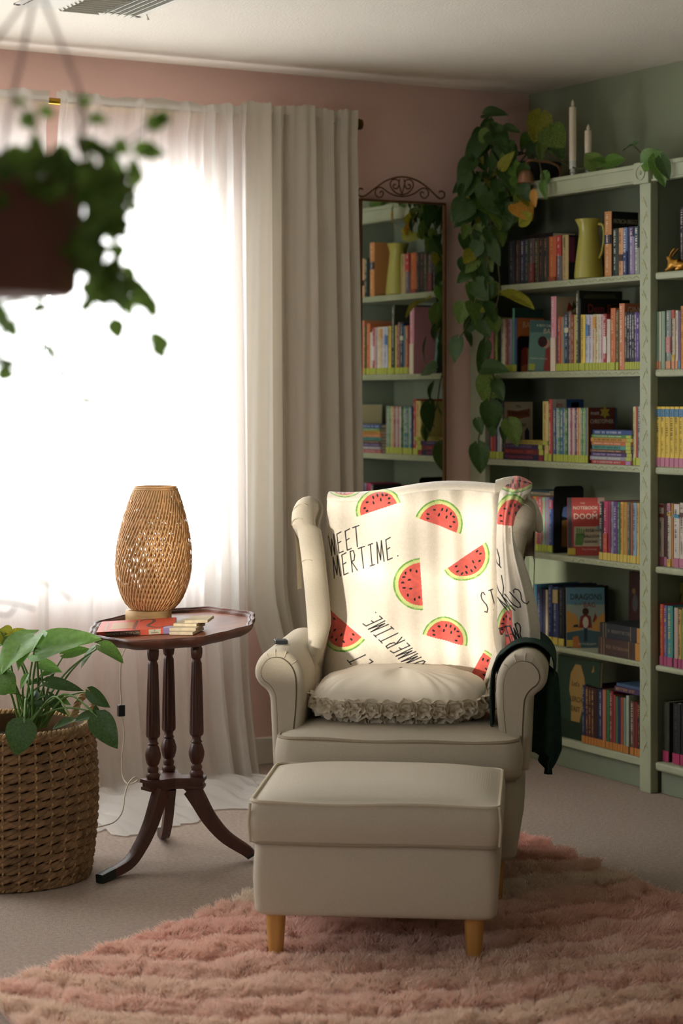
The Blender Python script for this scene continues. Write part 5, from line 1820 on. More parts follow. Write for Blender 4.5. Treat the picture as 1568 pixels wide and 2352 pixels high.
# hanging part, measured outline (left and right edge by height)
HG = [(1528, 1226, 1262), (1545, 1228, 1280), (1558, 1222, 1283), (1600, 1216, 1286), (1650, 1212, 1288), (1690, 1208, 1290), (1722, 1205, 1290), (1732, 1238, 1286), (1748, 1234, 1279), (1762, 1248, 1271), (1773, 1256, 1262)]
rows = []
hy = np.linspace(1528, 1773, 46)
for y in hy:
    l_ = float(np.interp(y, [a[0] for a in HG], [a[1] for a in HG]))
    r2 = float(np.interp(y, [a[0] for a in HG], [a[2] for a in HG]))
    a, b = ch.loc(l_, y, 0.42), ch.loc(r2, y, 0.42)
    row = []
    for k in range(34):
        q = k / 33
        dd = -0.03 * math.sin(q * math.pi) - 0.010 * math.sin(q * 12 + (y - 1528) * 0.008) * math.sin(q * math.pi)
        row.append(tuple(np.array((a[0] + (b[0] - a[0]) * q, 0.42 + dd, a[2] + (b[2] - a[2]) * q)) - GO))
    rows.append(row)
mb = MB()
mb.grid(rows)
o = mb.build('hanging_sleeve', M_green_cloth, gr, 'all')
so = o.modifiers.new('t', 'SOLIDIFY')
so.thickness = 0.012

# ================================================================== FOOTSTOOL
ot = Frame(861, 4.55, 5.5)
stool = empty('footstool', tuple(ot.o), ot.rot, 'cream linen footstool on tapered beech legs in front of the armchair', 'footstool')
o, rows = slab('base', M_linen, stool, w=0.548, d=0.47, z0=0.122, z1=0.292, crown=0.0, r=0.016, y0=0.006, fr=0.028, xc=-0.002)
o, rows = slab('seat_cushion', M_linen, stool, w=0.568, d=0.49, z0=0.288, z1=0.379, crown=0.030, r=0.009, y0=0.0, fr=0.03, xc=-0.003)
for v in o.data.vertices:
    if 0.30 < v.co.z < 0.37:
        v.co.y -= 0.004 if v.co.y < 0.1 else 0
for k, rr in ((11, 0.0048), (1, 0.0045)):
    mb = MB()
    mb.tube([((x + 0.003) * 1.006 - 0.003, (y - 0.245) * 1.008 + 0.245, z + 0.0025 * math.sin(x * 17) * (1 if k == 11 else 0.6)) for x, y, z in rows[k]], rr, 6, closed=True)
    mb.build('cushion_piping', M_pipe if k == 1 else mat('light_piping', '#c4b9a2', 0.8), stool, True)
mb = MB()
for x, y in ((-0.283, 0.004), (0.278, 0.004)):
    mb.tube([(x, y, 0.290), (x * 1.012, y - 0.001, 0.335), (x, y, 0.378)], 0.0035, 6)
mb.build('corner_piping', mat('light_piping', '#c4b9a2', 0.8), stool, True)
for sx in (-0.231, 0.220):
    for y in (0.055, 0.42):
        mb = MB()
        mb.lathe([(0.0135, -0.012), (0.0155, -0.008), (0.0235, 0.11)], 20)
        mb.build('leg', M_beech, stool, True, loc=(sx, y, 0.014))

# ================================================================== SIDE TABLE
TC = at(396, 910, 5.68)
tb = empty('side_table', (TC[0], TC[1], 0), 0, 'dark mahogany tripod table with a scalloped pie-crust top by the sheer curtain', 'side table')
# local axes of the room camera for placing the three columns
def cdir(a):
    a = math.radians(a)
    v = Rd * math.cos(a) + Fd * math.sin(a)
    return v[:2]


tilt_ax = Matrix.Rotation(math.radians(-3.2), 4, Vector(Fd)) @ Matrix.Rotation(math.radians(4.6), 4, Vector(Rd))
ZT = 0.650


def tpt(p):
    v = tilt_ax @ Vector(p)
    return (v.x, v.y, v.z + ZT)


def scal(a, amp=1.0):
    return 1 + amp * (0.026 * math.cos(8 * a + 0.9) + 0.013 * math.cos(16 * a + 1.8))


prof = [(0.0005, -0.001, 0), (0.12, -0.001, 0), (0.20, -0.001, 0.2), (0.213, 0.0, 1), (0.216, 0.006, 1), (0.221, 0.0085, 1), (0.224, 0.0078, 1), (0.228, 0.012, 1), (0.233, 0.0125, 1), (0.2355, 0.009, 1), (0.235, 0.004, 1), (0.230, -0.004, 1), (0.221, -0.012, 1), (0.205, -0.020, 1), (0.19, -0.022, 0.6), (0.0005, -0.022, 0)]
rows = []
for r, z, am in prof:
    rows.append([tpt((r * scal(2 * math.pi * k / 160, am) * math.cos(2 * math.pi * k / 160), r * scal(2 * math.pi * k / 160, am) * math.sin(2 * math.pi * k / 160), z)) for k in range(160)])
mb = MB()
mb.grid(rows[:4], closev=True, mi=1)
mb.grid(rows[3:], closev=True, mi=0)
mb.build('tabletop', [M_mahog, M_mahogt], tb, True)
zp = 0.233
cols_ang = (-140, -5, 103)
colr = (0.066, 0.068, 0.075)
for a, rr in zip(cols_ang, colr):
    d = cdir(a) * rr
    H_ = 0.62 - zp
    pr = [(0.017, 0), (0.019, 0.006), (0.019, 0.012), (0.014, 0.018), (0.016, 0.028), (0.012, 0.036), (0.017, 0.042), (0.021, 0.058), (0.0215, 0.070), (0.017, 0.088), (0.013, 0.094), (0.016, 0.098), (0.012, 0.104), (0.0125, 0.112), (0.0185, 0.118), (0.0185, 0.125), (0.0175, 0.18), (0.0158, 0.25), (0.0135, 0.318), (0.0125, 0.322), (0.011, 0.328), (0.0145, 0.332), (0.0165, 0.345), (0.0165, 0.358), (0.012, 0.368), (0.0135, 0.374), (0.016, 0.38), (0.016, H_ + 0.012)]
    mb = MB()
    mb.lathe(pr, 48, rmod=lambda t, z: 1 + (0.075 * math.cos(12 * t) if 0.124 < z < 0.319 else (0.03 * math.cos(12 * t) if 0.05 < z < 0.08 else 0)))
    mb.build('column', M_mahog, tb, True, loc=(d[0], d[1], zp))
mb = MB()
poly = []
for i, a in enumerate(cols_ang):
    d = cdir(a)
    n_ = np.array([-d[1], d[0]])
    for s_ in (-1, 1):
        poly.append(tuple(d * (0.093) + n_ * s_ * 0.024))
    a2 = cols_ang[(i + 1) % 3]
    am = (a + (a2 if a2 > a else a2 + 360)) / 2
    poly.append(tuple(cdir(am) * 0.034))
for (z0, z1, ins) in ((zp - 0.030, zp - 0.022, 0.002), (zp - 0.022, zp - 0.010, 0.005), (zp - 0.010, zp, 0.0)):
    mb.prism(offset_poly(poly, ins), lambda a, b, c: (a, b, c), z0, z1)
mb.build('platform', M_mahog, tb)
foot_ang = (-124, -3, 106)
feet = [onZ(228, 2030, 0), onZ(578, 1978, 0), onZ(370, 1920, 0)]
for a, ft in zip(cols_ang, feet):
    dv_ = ft[:2] - TC[:2]
    L_ = np.linalg.norm(dv_)
    d = dv_ / L_
    n_ = np.array([-d[1], d[0]])
    path = spline([(0.055, zp - 0.035), (0.075, 0.165), (0.105, 0.115), (0.15, 0.066), (0.21, 0.028), (L_, 0.012)], 6)
    rows = []
    for i, (r, z) in enumerate(path):
        t = i / (len(path) - 1)
        w_, h_ = 0.0145 - 0.003 * t, 0.026 - 0.014 * t
        i2 = min(i + 1, len(path) - 1)
        i1 = max(i - 1, 0)
        tr, tz = path[i2][0] - path[i1][0], path[i2][1] - path[i1][1]
        l2 = math.hypot(tr, tz)
        nr, nz = -tz / l2, tr / l2
        row = []
        for (q, s_) in ((-1, -1), (-1, 1), (-0.6, 1.15), (0.6, 1.15), (1, 1), (1, -1)):
            rr, zz = r + nr * h_ * s_ * 0.9, max(0.001, z + nz * h_ * s_ * 0.9)
            p2 = d * rr + n_ * q * w_
            row.append((p2[0], p2[1], zz))
        rows.append(row)
    k = len(rows) - 4
    mb = MB()
    mb.grid(rows[:k + 1], closev=True)
    leg = mb.build('leg', M_mahog, tb, True)
    mb = MB()
    mb.grid([[(x * 1.002, y * 1.002, z + 0.0006) for x, y, z in r_] for r_ in rows[k:]], closev=True)
    mb.f.append(tuple(range((len(rows) - k - 1) * 6, (len(rows) - k) * 6)))
    mb.m.append(0)
    mb.build('toe_cap', mat('verdigris_cap', '#1f2a22', 0.45, 0.2, 30, metal=0.4), leg, True)
    mb = MB()
    # curved bracket under the platform
    br = [(0.03, zp - 0.03), (0.062, zp - 0.03), (0.075, zp - 0.075), (0.062, zp - 0.07), (0.052, zp - 0.05)]
    mb.prism(br, lambda a_, b_, c_: (d[0] * a_ + n_[0] * c_, d[1] * a_ + n_[1] * c_, b_), -0.012, 0.012)
    mb.build('bracket', M_mahog, leg)


def on_top(px, py, extra=0.0):
    """point on the tilted table face seen at a photo position, room coordinates"""
    nrm = np.array((tilt_ax.to_3x3() @ Vector((0, 0, 1))))
    o = np.array([TC[0], TC[1], ZT - 0.001])
    r = ray(px, py)
    t = ((o - Cp) @ nrm) / (r @ nrm)
    return Cp + r * t


# lamp
lp = on_top(341, 1424)
base_z = lp[2] - 0.002
lamp = empty('table_lamp', (lp[0], lp[1], lp[2] + 0.003), 0, 'egg-shaped woven bamboo table lamp standing on the round table', 'lamp')
mb = MB()
mb.lathe([(0.063, -0.004), (0.066, 0.0), (0.066, 0.024), (0.064, 0.027), (0.0, 0.027)], 40, capt=False)
mb.build('wooden_base', M_bambase, lamp, True)
s_l = FPX / np.dot(lp - Cp, Fd)
zb_ = lambda y: (1424 - y) / s_l
RP = [(1409, 32), (1404, 44), (1395, 56), (1380, 67), (1360, 76), (1330, 84.5), (1300, 88), (1270, 87), (1240, 83), (1210, 77), (1180, 69), (1155, 61), (1138, 55), (1126, 50), (1121, 46)]
lz = [zb_(y) for y, _ in RP]
lr = [r / s_l for _, r in RP]
offs = lambda z: 0.010 + 0.010 * z / 0.36


def shade_pt(a, t, dr=0.0):
    z = lz[0] + (lz[-1] - lz[0]) * t
    r = float(np.interp(z, lz, lr)) + dr
    ox = offs(z)
    v = Rd * (ox + r * math.cos(a)) + Fd * (r * math.sin(a))
    return (v[0], v[1], z)


def weave(name, n, tw, dr, wd, phase=0):
    V, Fc = [], []
    S_ = 26
    for k in range(n):
        a0 = 2 * math.pi * (k + phase) / n
        for i in range(S_ + 1):
            t = i / S_
            a = a0 + tw * t
            z = lz[0] + (lz[-1] - lz[0]) * t
            r = float(np.interp(z, lz, lr))
            wob = dr + 0.0012 * math.sin(i * 2.4 + k * math.pi)
            w_ = wd / max(r, 0.02) / 2
            V.append(shade_pt(a - w_, t, wob))
            V.append(shade_pt(a + w_, t, wob))
            if i:
                b_ = len(V) - 4
                Fc.append((b_, b_ + 1, b_ + 3, b_ + 2))
    mb = MB()
    mb.v, mb.f, mb.m = V, Fc, [0] * len(Fc)
    o = mb.build(name, M_bamboo, lamp, 'all', fixn=False)
    so = o.modifiers.new('t', 'SOLIDIFY')
    so.thickness = 0.0007
    o['kind'] = 'stuff'
    return o


weave('shade_weave', 60, 1.25, 0.001, 0.0050)
weave('shade_weave', 60, -1.25, -0.001, 0.0050, 0.5)
weave('inner_weave', 40, 0.8, -0.009, 0.0044)
weave('inner_weave', 40, -0.8, -0.010, 0.0044, 0.3)
mb = MB()
for q, r in ((1.0, 0.0032), (0.985, 0.0028), (0.0, 0.003)):
    mb.tube([shade_pt(a, q, 0.0) for a in np.linspace(0, 2 * math.pi, 49)[:-1]], r, 6, closed=True)
mb.build('shade_rim', M_bamboo, lamp, True)
mb = MB()
mb.lathe([(0.012, 0.027), (0.012, 0.06), (0.022, 0.08), (0.026, 0.105), (0.018, 0.13), (0.001, 0.138)], 16)
mb.build('bulb', mat('frosted_bulb', '#c9b89a', 0.4, spec=0.5), lamp, True)

# cable with inline switch
cb = empty('lamp_cable', tuple(at(278, 1640, 5.93)), 0, 'thin ivory lamp cable with a black inline switch hanging behind the table', 'cable')
co = np.array(cb.location)
pts = [at(x, y, d) - co for x, y, d in ((300, 1462, 5.80), (285, 1495, 5.88), (278, 1520, 5.93), (276, 1570, 5.93), (279, 1620, 5.93), (281, 1650, 5.93), (285, 1690, 5.93), (280, 1740, 5.93), (281, 1780, 5.92), (292, 1800, 5.90), (308, 1798, 5.90), (317, 1789, 5.90), (308, 1786, 5.89), (294, 1802, 5.88), (286, 1830, 5.86), (284, 1850, 5.84), (277, 1872, 5.82), (262, 1888, 5.80), (240, 1896, 5.78), (205, 1904, 5.74))]
mb = MB()
mb.tube(spline(pts, 6), 0.0021, 7)
mb.build('cord', M_cord, cb, True)
p = at(278, 1632, 5.93) - co
mb = MB()
mb.rbox((p[0] - 0.0105, p[1] - 0.008, p[2] - 0.017), (p[0] + 0.0105, p[1] + 0.008, p[2] + 0.017), 0.003)
mb.build('switch', M_black, cb)


# book on the table
def frame_on_top(px, py, yaw):
    p = on_top(px, py)
    R3 = tilt_ax.to_3x3()
    a = TH + math.radians(yaw)
    xa = R3 @ Vector((math.cos(a), -math.sin(a), 0))
    ya = R3 @ Vector((math.sin(a), math.cos(a), 0))
    za = R3 @ Vector((0, 0, 1))
    return basis(p + np.array(za) * 0.0012, xa, ya, za)


bk = empty('book', (0, 0, 0), 0, 'orange-red paperback with a winding dragon tail lying on the round table', 'book')
bk.matrix_world = frame_on_top(222, 1466, -1.0)
bw, bd_, bt = 0.212, 0.155, 0.0155
mb = MB()
mb.rbox((0, 0, 0), (bw, bd_, 0.0008), 0.0003)
mb.rbox((0, 0, bt - 0.0008), (bw, bd_, bt), 0.0003)
mb.rbox((0, -0.0008, 0), (bw, 0.0005, bt), 0.0003)
mb.build('cover', pm('#c23f1c'), bk)
ublock('page_block', bk, (0.001, 0.0006, 0.0008), (bw - 0.0005, bd_ - 0.001, bt - 0.0008), M_paper)
ublock('cover_art', bk, (0.035, 0.03, bt), (0.095, 0.12, bt + 0.0003), pm('#b07a44'))
ublock('cover_art', bk, (0.018, 0.01, bt), (0.026, 0.12, bt + 0.0003), pm('#9a6a4c'))
ublock('cover_art', bk, (0.098, 0.01, bt), (0.106, 0.14, bt + 0.0003), pm('#7a4a34'))
mb = MB()
mb.tube([(x, y, bt + 0.0002) for x, y in [q[:2] for q in spline([(0.112, 0.12, 0), (0.122, 0.145, 0), (0.145, 0.142, 0), (0.150, 0.11, 0), (0.138, 0.06, 0), (0.150, 0.03, 0), (0.175, 0.02, 0), (0.205, 0.035, 0)], 6)]], [0.0016 + 0.0035 * math.sin(k / 42 * math.pi) for k in range(43)], 6)
o = mb.build('dragon_tail', pm('#5f4232'), bk, True)
for v in o.data.vertices:
    v.co.z = bt + (0.0005 if v.co.z > bt else 0)
ublock('title_panel', bk, (0.024, -0.0012, 0.001), (0.120, 0.0004, bt - 0.001), pm('#3d2a20'))
ublock('library_label', bk, (0.144, -0.0012, 0.001), (0.177, 0.0004, bt - 0.001), pm('#b3a890'))
ublock('shelf_sticker', bk, (0.184, -0.0013, 0.0), (0.209, 0.0004, bt), pm('#7c6c9a'))
ublock('shelf_sticker', bk, (0.184, -0.0008, bt), (0.209, 0.03, bt + 0.0004), pm('#a898c0'))
text_obj('FANTASTIC BEASTS OF LORE', 0.0082, pm('#a8977c'), bk, Matrix.Translation((0.072, -0.0014, bt / 2)) @ Matrix.Rotation(math.pi / 2, 4, 'X'), sx=0.88)
for tx_, tz_ in (('JF', 0.0035), ('LEGENDS', -0.0025)):
    text_obj(tx_, 0.0048, pm('#3a3a34'), bk, Matrix.Translation((0.1605, -0.0014, bt / 2 + tz_)) @ Matrix.Rotation(math.pi / 2, 4, 'X'))
# coasters
zc_ = 0
for i, (px, py, yaw, w_, lab) in enumerate(((425, 1455, 22, 0.072, 'square stone coaster at the bottom of the stack on the table'), (428, 1452, 16, 0.078, 'square stone coaster second from the bottom of the stack'), (434, 1449, 20, 0.070, 'square stone coaster third from the bottom, slightly turned'), (457, 1448, 12, 0.066, 'square stone coaster on top of the stack, shifted right'))):
    c_ = empty('coaster', (0, 0, 0), 0, lab, 'coaster', 'stone coasters stacked beside the orange book')
    M = frame_on_top(px, py, yaw)
    za = Vector((M[0][2], M[1][2], M[2][2]))
    M2 = M.copy()
    for r in range(3):
        M2[r][3] += za[r] * zc_
    c_.matrix_world = M2
    mb = MB()
    mb.rbox((-w_ / 2, -w_ / 2 + 0.01, 0), (w_ / 2, w_ / 2 + 0.01, 0.0078), 0.0012)
    mb.build('stone_slab', M_coast, c_)
    zc_ += 0.0080

# ================================================================== BASKET WITH PLANT
BC = at(20, 910, 5.50)
bs = empty('woven_basket', (BC[0], BC[1], 0), 0, 'tall round woven hyacinth basket with rope handles at the left', 'basket')
Hb = 0.405


def brad(z):
    return 0.208 + 0.024 * math.sin(min(1, z / Hb) * math.pi * 0.80 + 0.15)


mb = MB()
mb.lathe([(brad(z) - 0.012, max(0.002, z)) for z in np.linspace(0, Hb, 12)] + [(brad(Hb) - 0.018, Hb)] + [(brad(z) - 0.02, z) for z in np.linspace(Hb - 0.01, 0.02, 10)] + [(0.001, 0.02)], 48, capt=False)
mb.build('liner', mat('basket_inside', '#5a4226', 0.9, 0.3, 30), bs, True)
NS = 34
rows_n = 17
for k in range(rows_n):
    zc2 = 0.014 + k * (Hb - 0.022) / (rows_n - 1)
    mb = MB()
    for j in range(NS):
        a0 = 2 * math.pi * (j + (0.5 if k % 2 else 0)) / NS
        for s_ in (0, 1):
            # a slanting twisted strand bulging out between two ribs
            pts = []
            n = 7
            jit = random.uniform(-0.15, 0.15)
            for i in range(n):
                t = i / (n - 1)
                a = a0 + (t - 0.5 + 0.5 * s_) * 2 * math.pi / NS * 1.32
                r = brad(zc2) - 0.005 + 0.0105 * math.sin(t * math.pi) * (1 if s_ == 0 else 0.8)
                z = zc2 + (t - 0.5) * (0.022 + 0.008 * jit) + (s_ - 0.5) * 0.005
                pts.append((r * math.cos(a), r * math.sin(a), z))
            mb.tube(pts, [0.0018, 0.005, 0.0072, 0.0080 + 0.002 * jit, 0.0070, 0.005, 0.0018], 6)
    mb.build('woven_row', M_bask, bs, True)
for j in range(NS):
    a = 2 * math.pi * (j + 0.25) / NS
    mb = MB()
    mb.tube([((brad(z) + 0.006 + 0.005 * math.cos(i * math.pi)) * math.cos(a), (brad(z) + 0.006 + 0.005 * math.cos(i * math.pi)) * math.sin(a), z) for i, z in enumerate(np.linspace(0.004, Hb - 0.004, rows_n * 2 - 1))], 0.0032, 5)
    mb.build('rib', M_bask2, bs, True)
mb = MB()
for s_ in range(2):
    pts = []
    for i in range(260):
        a = 2 * math.pi * i / 260
        ph = a * 46 + s_ * math.pi
        pts.append(((brad(Hb) - 0.004 + 0.006 * math.cos(ph)) * math.cos(a), (brad(Hb) - 0.004 + 0.006 * math.cos(ph)) * math.sin(a), Hb + 0.002 + 0.006 * math.sin(ph)))
    mb.tube(pts, 0.0056, 6, closed=True)
mb.build('braided_rim', M_bask2, bs, True)
mb = MB()
for s_ in range(2):
    pts = []
    for i in range(260):
        a = 2 * math.pi * i / 260
        ph = a * 46 + s_ * math.pi
        pts.append(((brad(0) + 0.002 + 0.005 * math.cos(ph)) * math.cos(a), (brad(0) + 0.002 + 0.005 * math.cos(ph)) * math.sin(a), 0.0105 + 0.005 * math.sin(ph)))
    mb.tube(pts, 0.005, 6, closed=True)
mb.build('braided_foot', M_bask2, bs, True)
for hp_ in ([(168, 1662, 5.40), (172, 1640, 5.42), (180, 1612, 5.45), (196, 1595, 5.48), (210, 1592, 5.5), (216, 1606, 5.5), (212, 1630, 5.5), (206, 1652, 5.5)], [(-150, 1662, 5.40), (-160, 1620, 5.42), (-175, 1595, 5.45), (-190, 1610, 5.48), (-180, 1655, 5.5)]):
    path = spline([tuple(at(x, y, d) - np.array([BC[0], BC[1], 0])) for x, y, d in hp_], 14)
    mb = MB()
    for s_ in range(3):
        pts = []
        for i, p_ in enumerate(path):
            p0, p1 = Vector(path[max(i - 1, 0)]), Vector(path[min(i + 1, len(path) - 1)])
            t = (p1 - p0).normalized()
            u_ = t.cross(Vector((0.3, 0.9, 0.1))).normalized()
            w_ = t.cross(u_)
            ph = i * 0.42 + s_ * 2.094
            pts.append(Vector(p_) + (u_ * math.cos(ph) + w_ * math.sin(ph)) * 0.0052)
        mb.tube(pts, 0.0056, 6)
    mb.build('rope_handle', M_bask2, bs, True)

plant = empty('potted_plant', (BC[0], BC[1], 0.02), 0, 'leafy green plant with large heart-shaped leaves growing in the basket', 'plant')
PO = np.array([BC[0], BC[1], 0.02])
mb = MB()
mb.lathe([(0.14, 0.003), (0.165, 0.33), (0.172, 0.335), (0.168, 0.34), (0.155, 0.325), (0.001, 0.325)], 32, capt=False)
mb.build('grow_pot', M_potd, plant, True)
mb = MB()
mb.lathe([(0.156, 0.324), (0.10, 0.334), (0.001, 0.338)], 24, capb=False)
mb.build('soil', M_soil, plant, True)


def leaf_mesh(name, m, width=0.8, fold=0.14, droop=0.22, notch=0.16, tip=0.15, ns=11, nt_=9, wav=0.02, seed=0):
    rr = random.Random(seed)
    ph = rr.uniform(0, 6)
    P = []
    for i in range(ns):
        s = i / (ns - 1)
        w = width / 2 * (math.sin(math.pi * min(1, s ** 0.62)) ** 0.75 if 0 < s < 1 else (0.0 if s >= 1 else 0.12))
        w *= (1 - tip * s)
        row = []
        for j in range(nt_):
            t = -1 + 2 * j / (nt_ - 1)
            x = t * max(w, 0.004)
            y = s - notch * abs(t) ** 1.5 * (1 - s) ** 3 * 1.3
            z = fold * abs(t) * w * 1.6 - droop * s * s + wav * math.sin(t * 5 + s * 7 + ph) * abs(t)
            row.append((x, y, z))
        P.append(row)
    mb = MB()
    mb.grid(P)
    o = mb.build(name, m, None, 'all', fixn=False)
    me = o.data
    bpy.data.objects.remove(o)
    return me


def put_leaf(parent, origin, me, b, t, nrm=None, roll=0.0, wscale=1.0, name='leaf'):
    b, t = Vector(b), Vector(t)
    d = t - b
    L_ = d.length
    d.normalize()
    n = Vector(nrm) if nrm is not None else Vector(-Fd)
    x = d.cross(n)
    if x.length < 1e-4:
        x = Vector(Rd)
    x.normalize()
    n = x.cross(d).normalized()
    M = basis((0, 0, 0), x * L_ * wscale, d * L_, n * L_) @ Matrix.Rotation(roll, 4, 'Y')
    o = bpy.data.objects.new(name, me)
    link(o, parent)
    M.translation = b - Vector(origin)
    o.matrix_local = M
    return o


LM = {k: [leaf_mesh('leaf', m, seed=i, width=w) for i, w in enumerate((0.78, 0.7, 0.86))] for k, m in (('d', M_leafd), ('g', M_leafg), ('y', M_leafy), ('o', M_leafo), ('v', M_leafv), ('m', M_leafm))}

BL = [  # base px, tip px, depth base, depth tip, kind, width, roll, upness of the blade
    (88, 1496, 213, 1446, 5.42, 5.36, 'm', 0.62, 0.0, 0.55), (78, 1460, -6, 1524, 5.42, 5.30, 'm', 0.85, 0.0, 0.8), (84, 1468, 30, 1516, 5.40, 5.3, 'm', 0.5, 0.3, 0.8),
    (26, 1478, 74, 1449, 5.52, 5.55, 'y', 1.1, 0.2, 0.1), (90, 1472, 140, 1462, 5.5, 5.5, 'g', 0.8, 0.0, 0.5), (2, 1452, 28, 1474, 5.5, 5.5, 'y', 1.4, 0.0, 0.4), (10, 1462, -30, 1480, 5.5, 5.5, 'g', 1.0, 0.0, 0.4),
    (148, 1502, 206, 1488, 5.45, 5.45, 'g', 0.55, 0.2, 0.4), (232, 1484, 284, 1512, 5.38, 5.35, 'g', 0.62, 0.0, 0.6), (217, 1488, 198, 1541, 5.4, 5.38, 'g', 0.38, 1.1, 0.3),
    (111, 1567, 184, 1580, 5.4, 5.36, 'd', 0.42, 0.0, 0.3), (92, 1524, 138, 1538, 5.45, 5.42, 'm', 0.5, 0.1, 0.4), (128, 1541, 90, 1548, 5.45, 5.42, 'g', 0.5, 0.0, 0.5), (96, 1562, 66, 1569, 5.45, 5.43, 'd', 0.6, 0.0, 0.5),
    (-4, 1562, 31, 1583, 5.4, 5.36, 'g', 1.2, 0.0, 0.4), (14, 1590, -16, 1584, 5.4, 5.4, 'm', 0.8, 0.0, 0.5), (-12, 1530, 18, 1545, 5.4, 5.4, 'd', 1.0, 0.0, 0.4), (18, 1540, -20, 1556, 5.42, 5.4, 'g', 0.9, 0.0, 0.4),
    (55, 1662, 33, 1735, 5.22, 5.20, 'd', 1.05, 0.0, 0.15), (224, 1648, 267, 1714, 5.26, 5.22, 'd', 0.85, -0.2, 0.15), (222, 1642, 163, 1650, 5.3, 5.28, 'd', 0.5, 0.0, 0.6), (221, 1640, 222, 1620, 5.3, 5.3, 'd', 1.0, 0.5, 0.2), (222, 1636, 238, 1646, 5.3, 5.3, 'd', 0.9, 0.5, 0.2),
    (207, 1588, 252, 1621, 5.35, 5.33, 'd', 0.5, 0.5, 0.4), (166, 1654, 119, 1668, 5.26, 5.24, 'd', 0.5, 0.0, 0.6), (114, 1598, 152, 1640, 5.4, 5.38, 'd', 0.5, 0.6, 0.2), (62, 1552, 45, 1580, 5.35, 5.33, 'm', 0.4, 0.4, 0.3), (140, 1600, 160, 1618, 5.4, 5.38, 'g', 0.4, 0.6, 0.2), (70, 1600, 96, 1618, 5.45, 5.4, 'd', 0.8, 0.2, 0.3), (92, 1592, 70, 1612, 5.5, 5.5, 'd', 0.9, 0.0, 0.3)]
crown = [at(62, 1668, 5.42), at(80, 1672, 5.46), (at(50, 1670, 5.46)), at(100, 1670, 5.44)]
for i, (bx_, by_, tx_, ty_, d0, d1, kd, wd, roll, up_) in enumerate(BL):
    b_, t_ = at(bx_, by_, d0), at(tx_, ty_, d1)
    nrm = -Fd * (1 - up_) + np.array([0, 0, 1.0]) * up_ + Rd * 0.12 * random.uniform(-1, 1)
    lf = put_leaf(plant, PO, LM[kd][i % 3], b_, t_, nrm, roll, wd / 0.78)
    c0 = crown[i % 4] + Rd * random.uniform(-0.02, 0.02)
    mid = (c0 + b_) / 2 + Rd * random.uniform(-0.012, 0.012) + np.array([0, 0, 0.03 if by_ < 1640 else 0.07])
    mb = MB()
    mb.tube(spline([tuple(c0 - PO), tuple(mid - PO), tuple(b_ - PO)], 8), [0.0036 - 0.0018 * k / 16 for k in range(17)], 6)
    mb.build('leaf_stem', M_stem, plant, True)

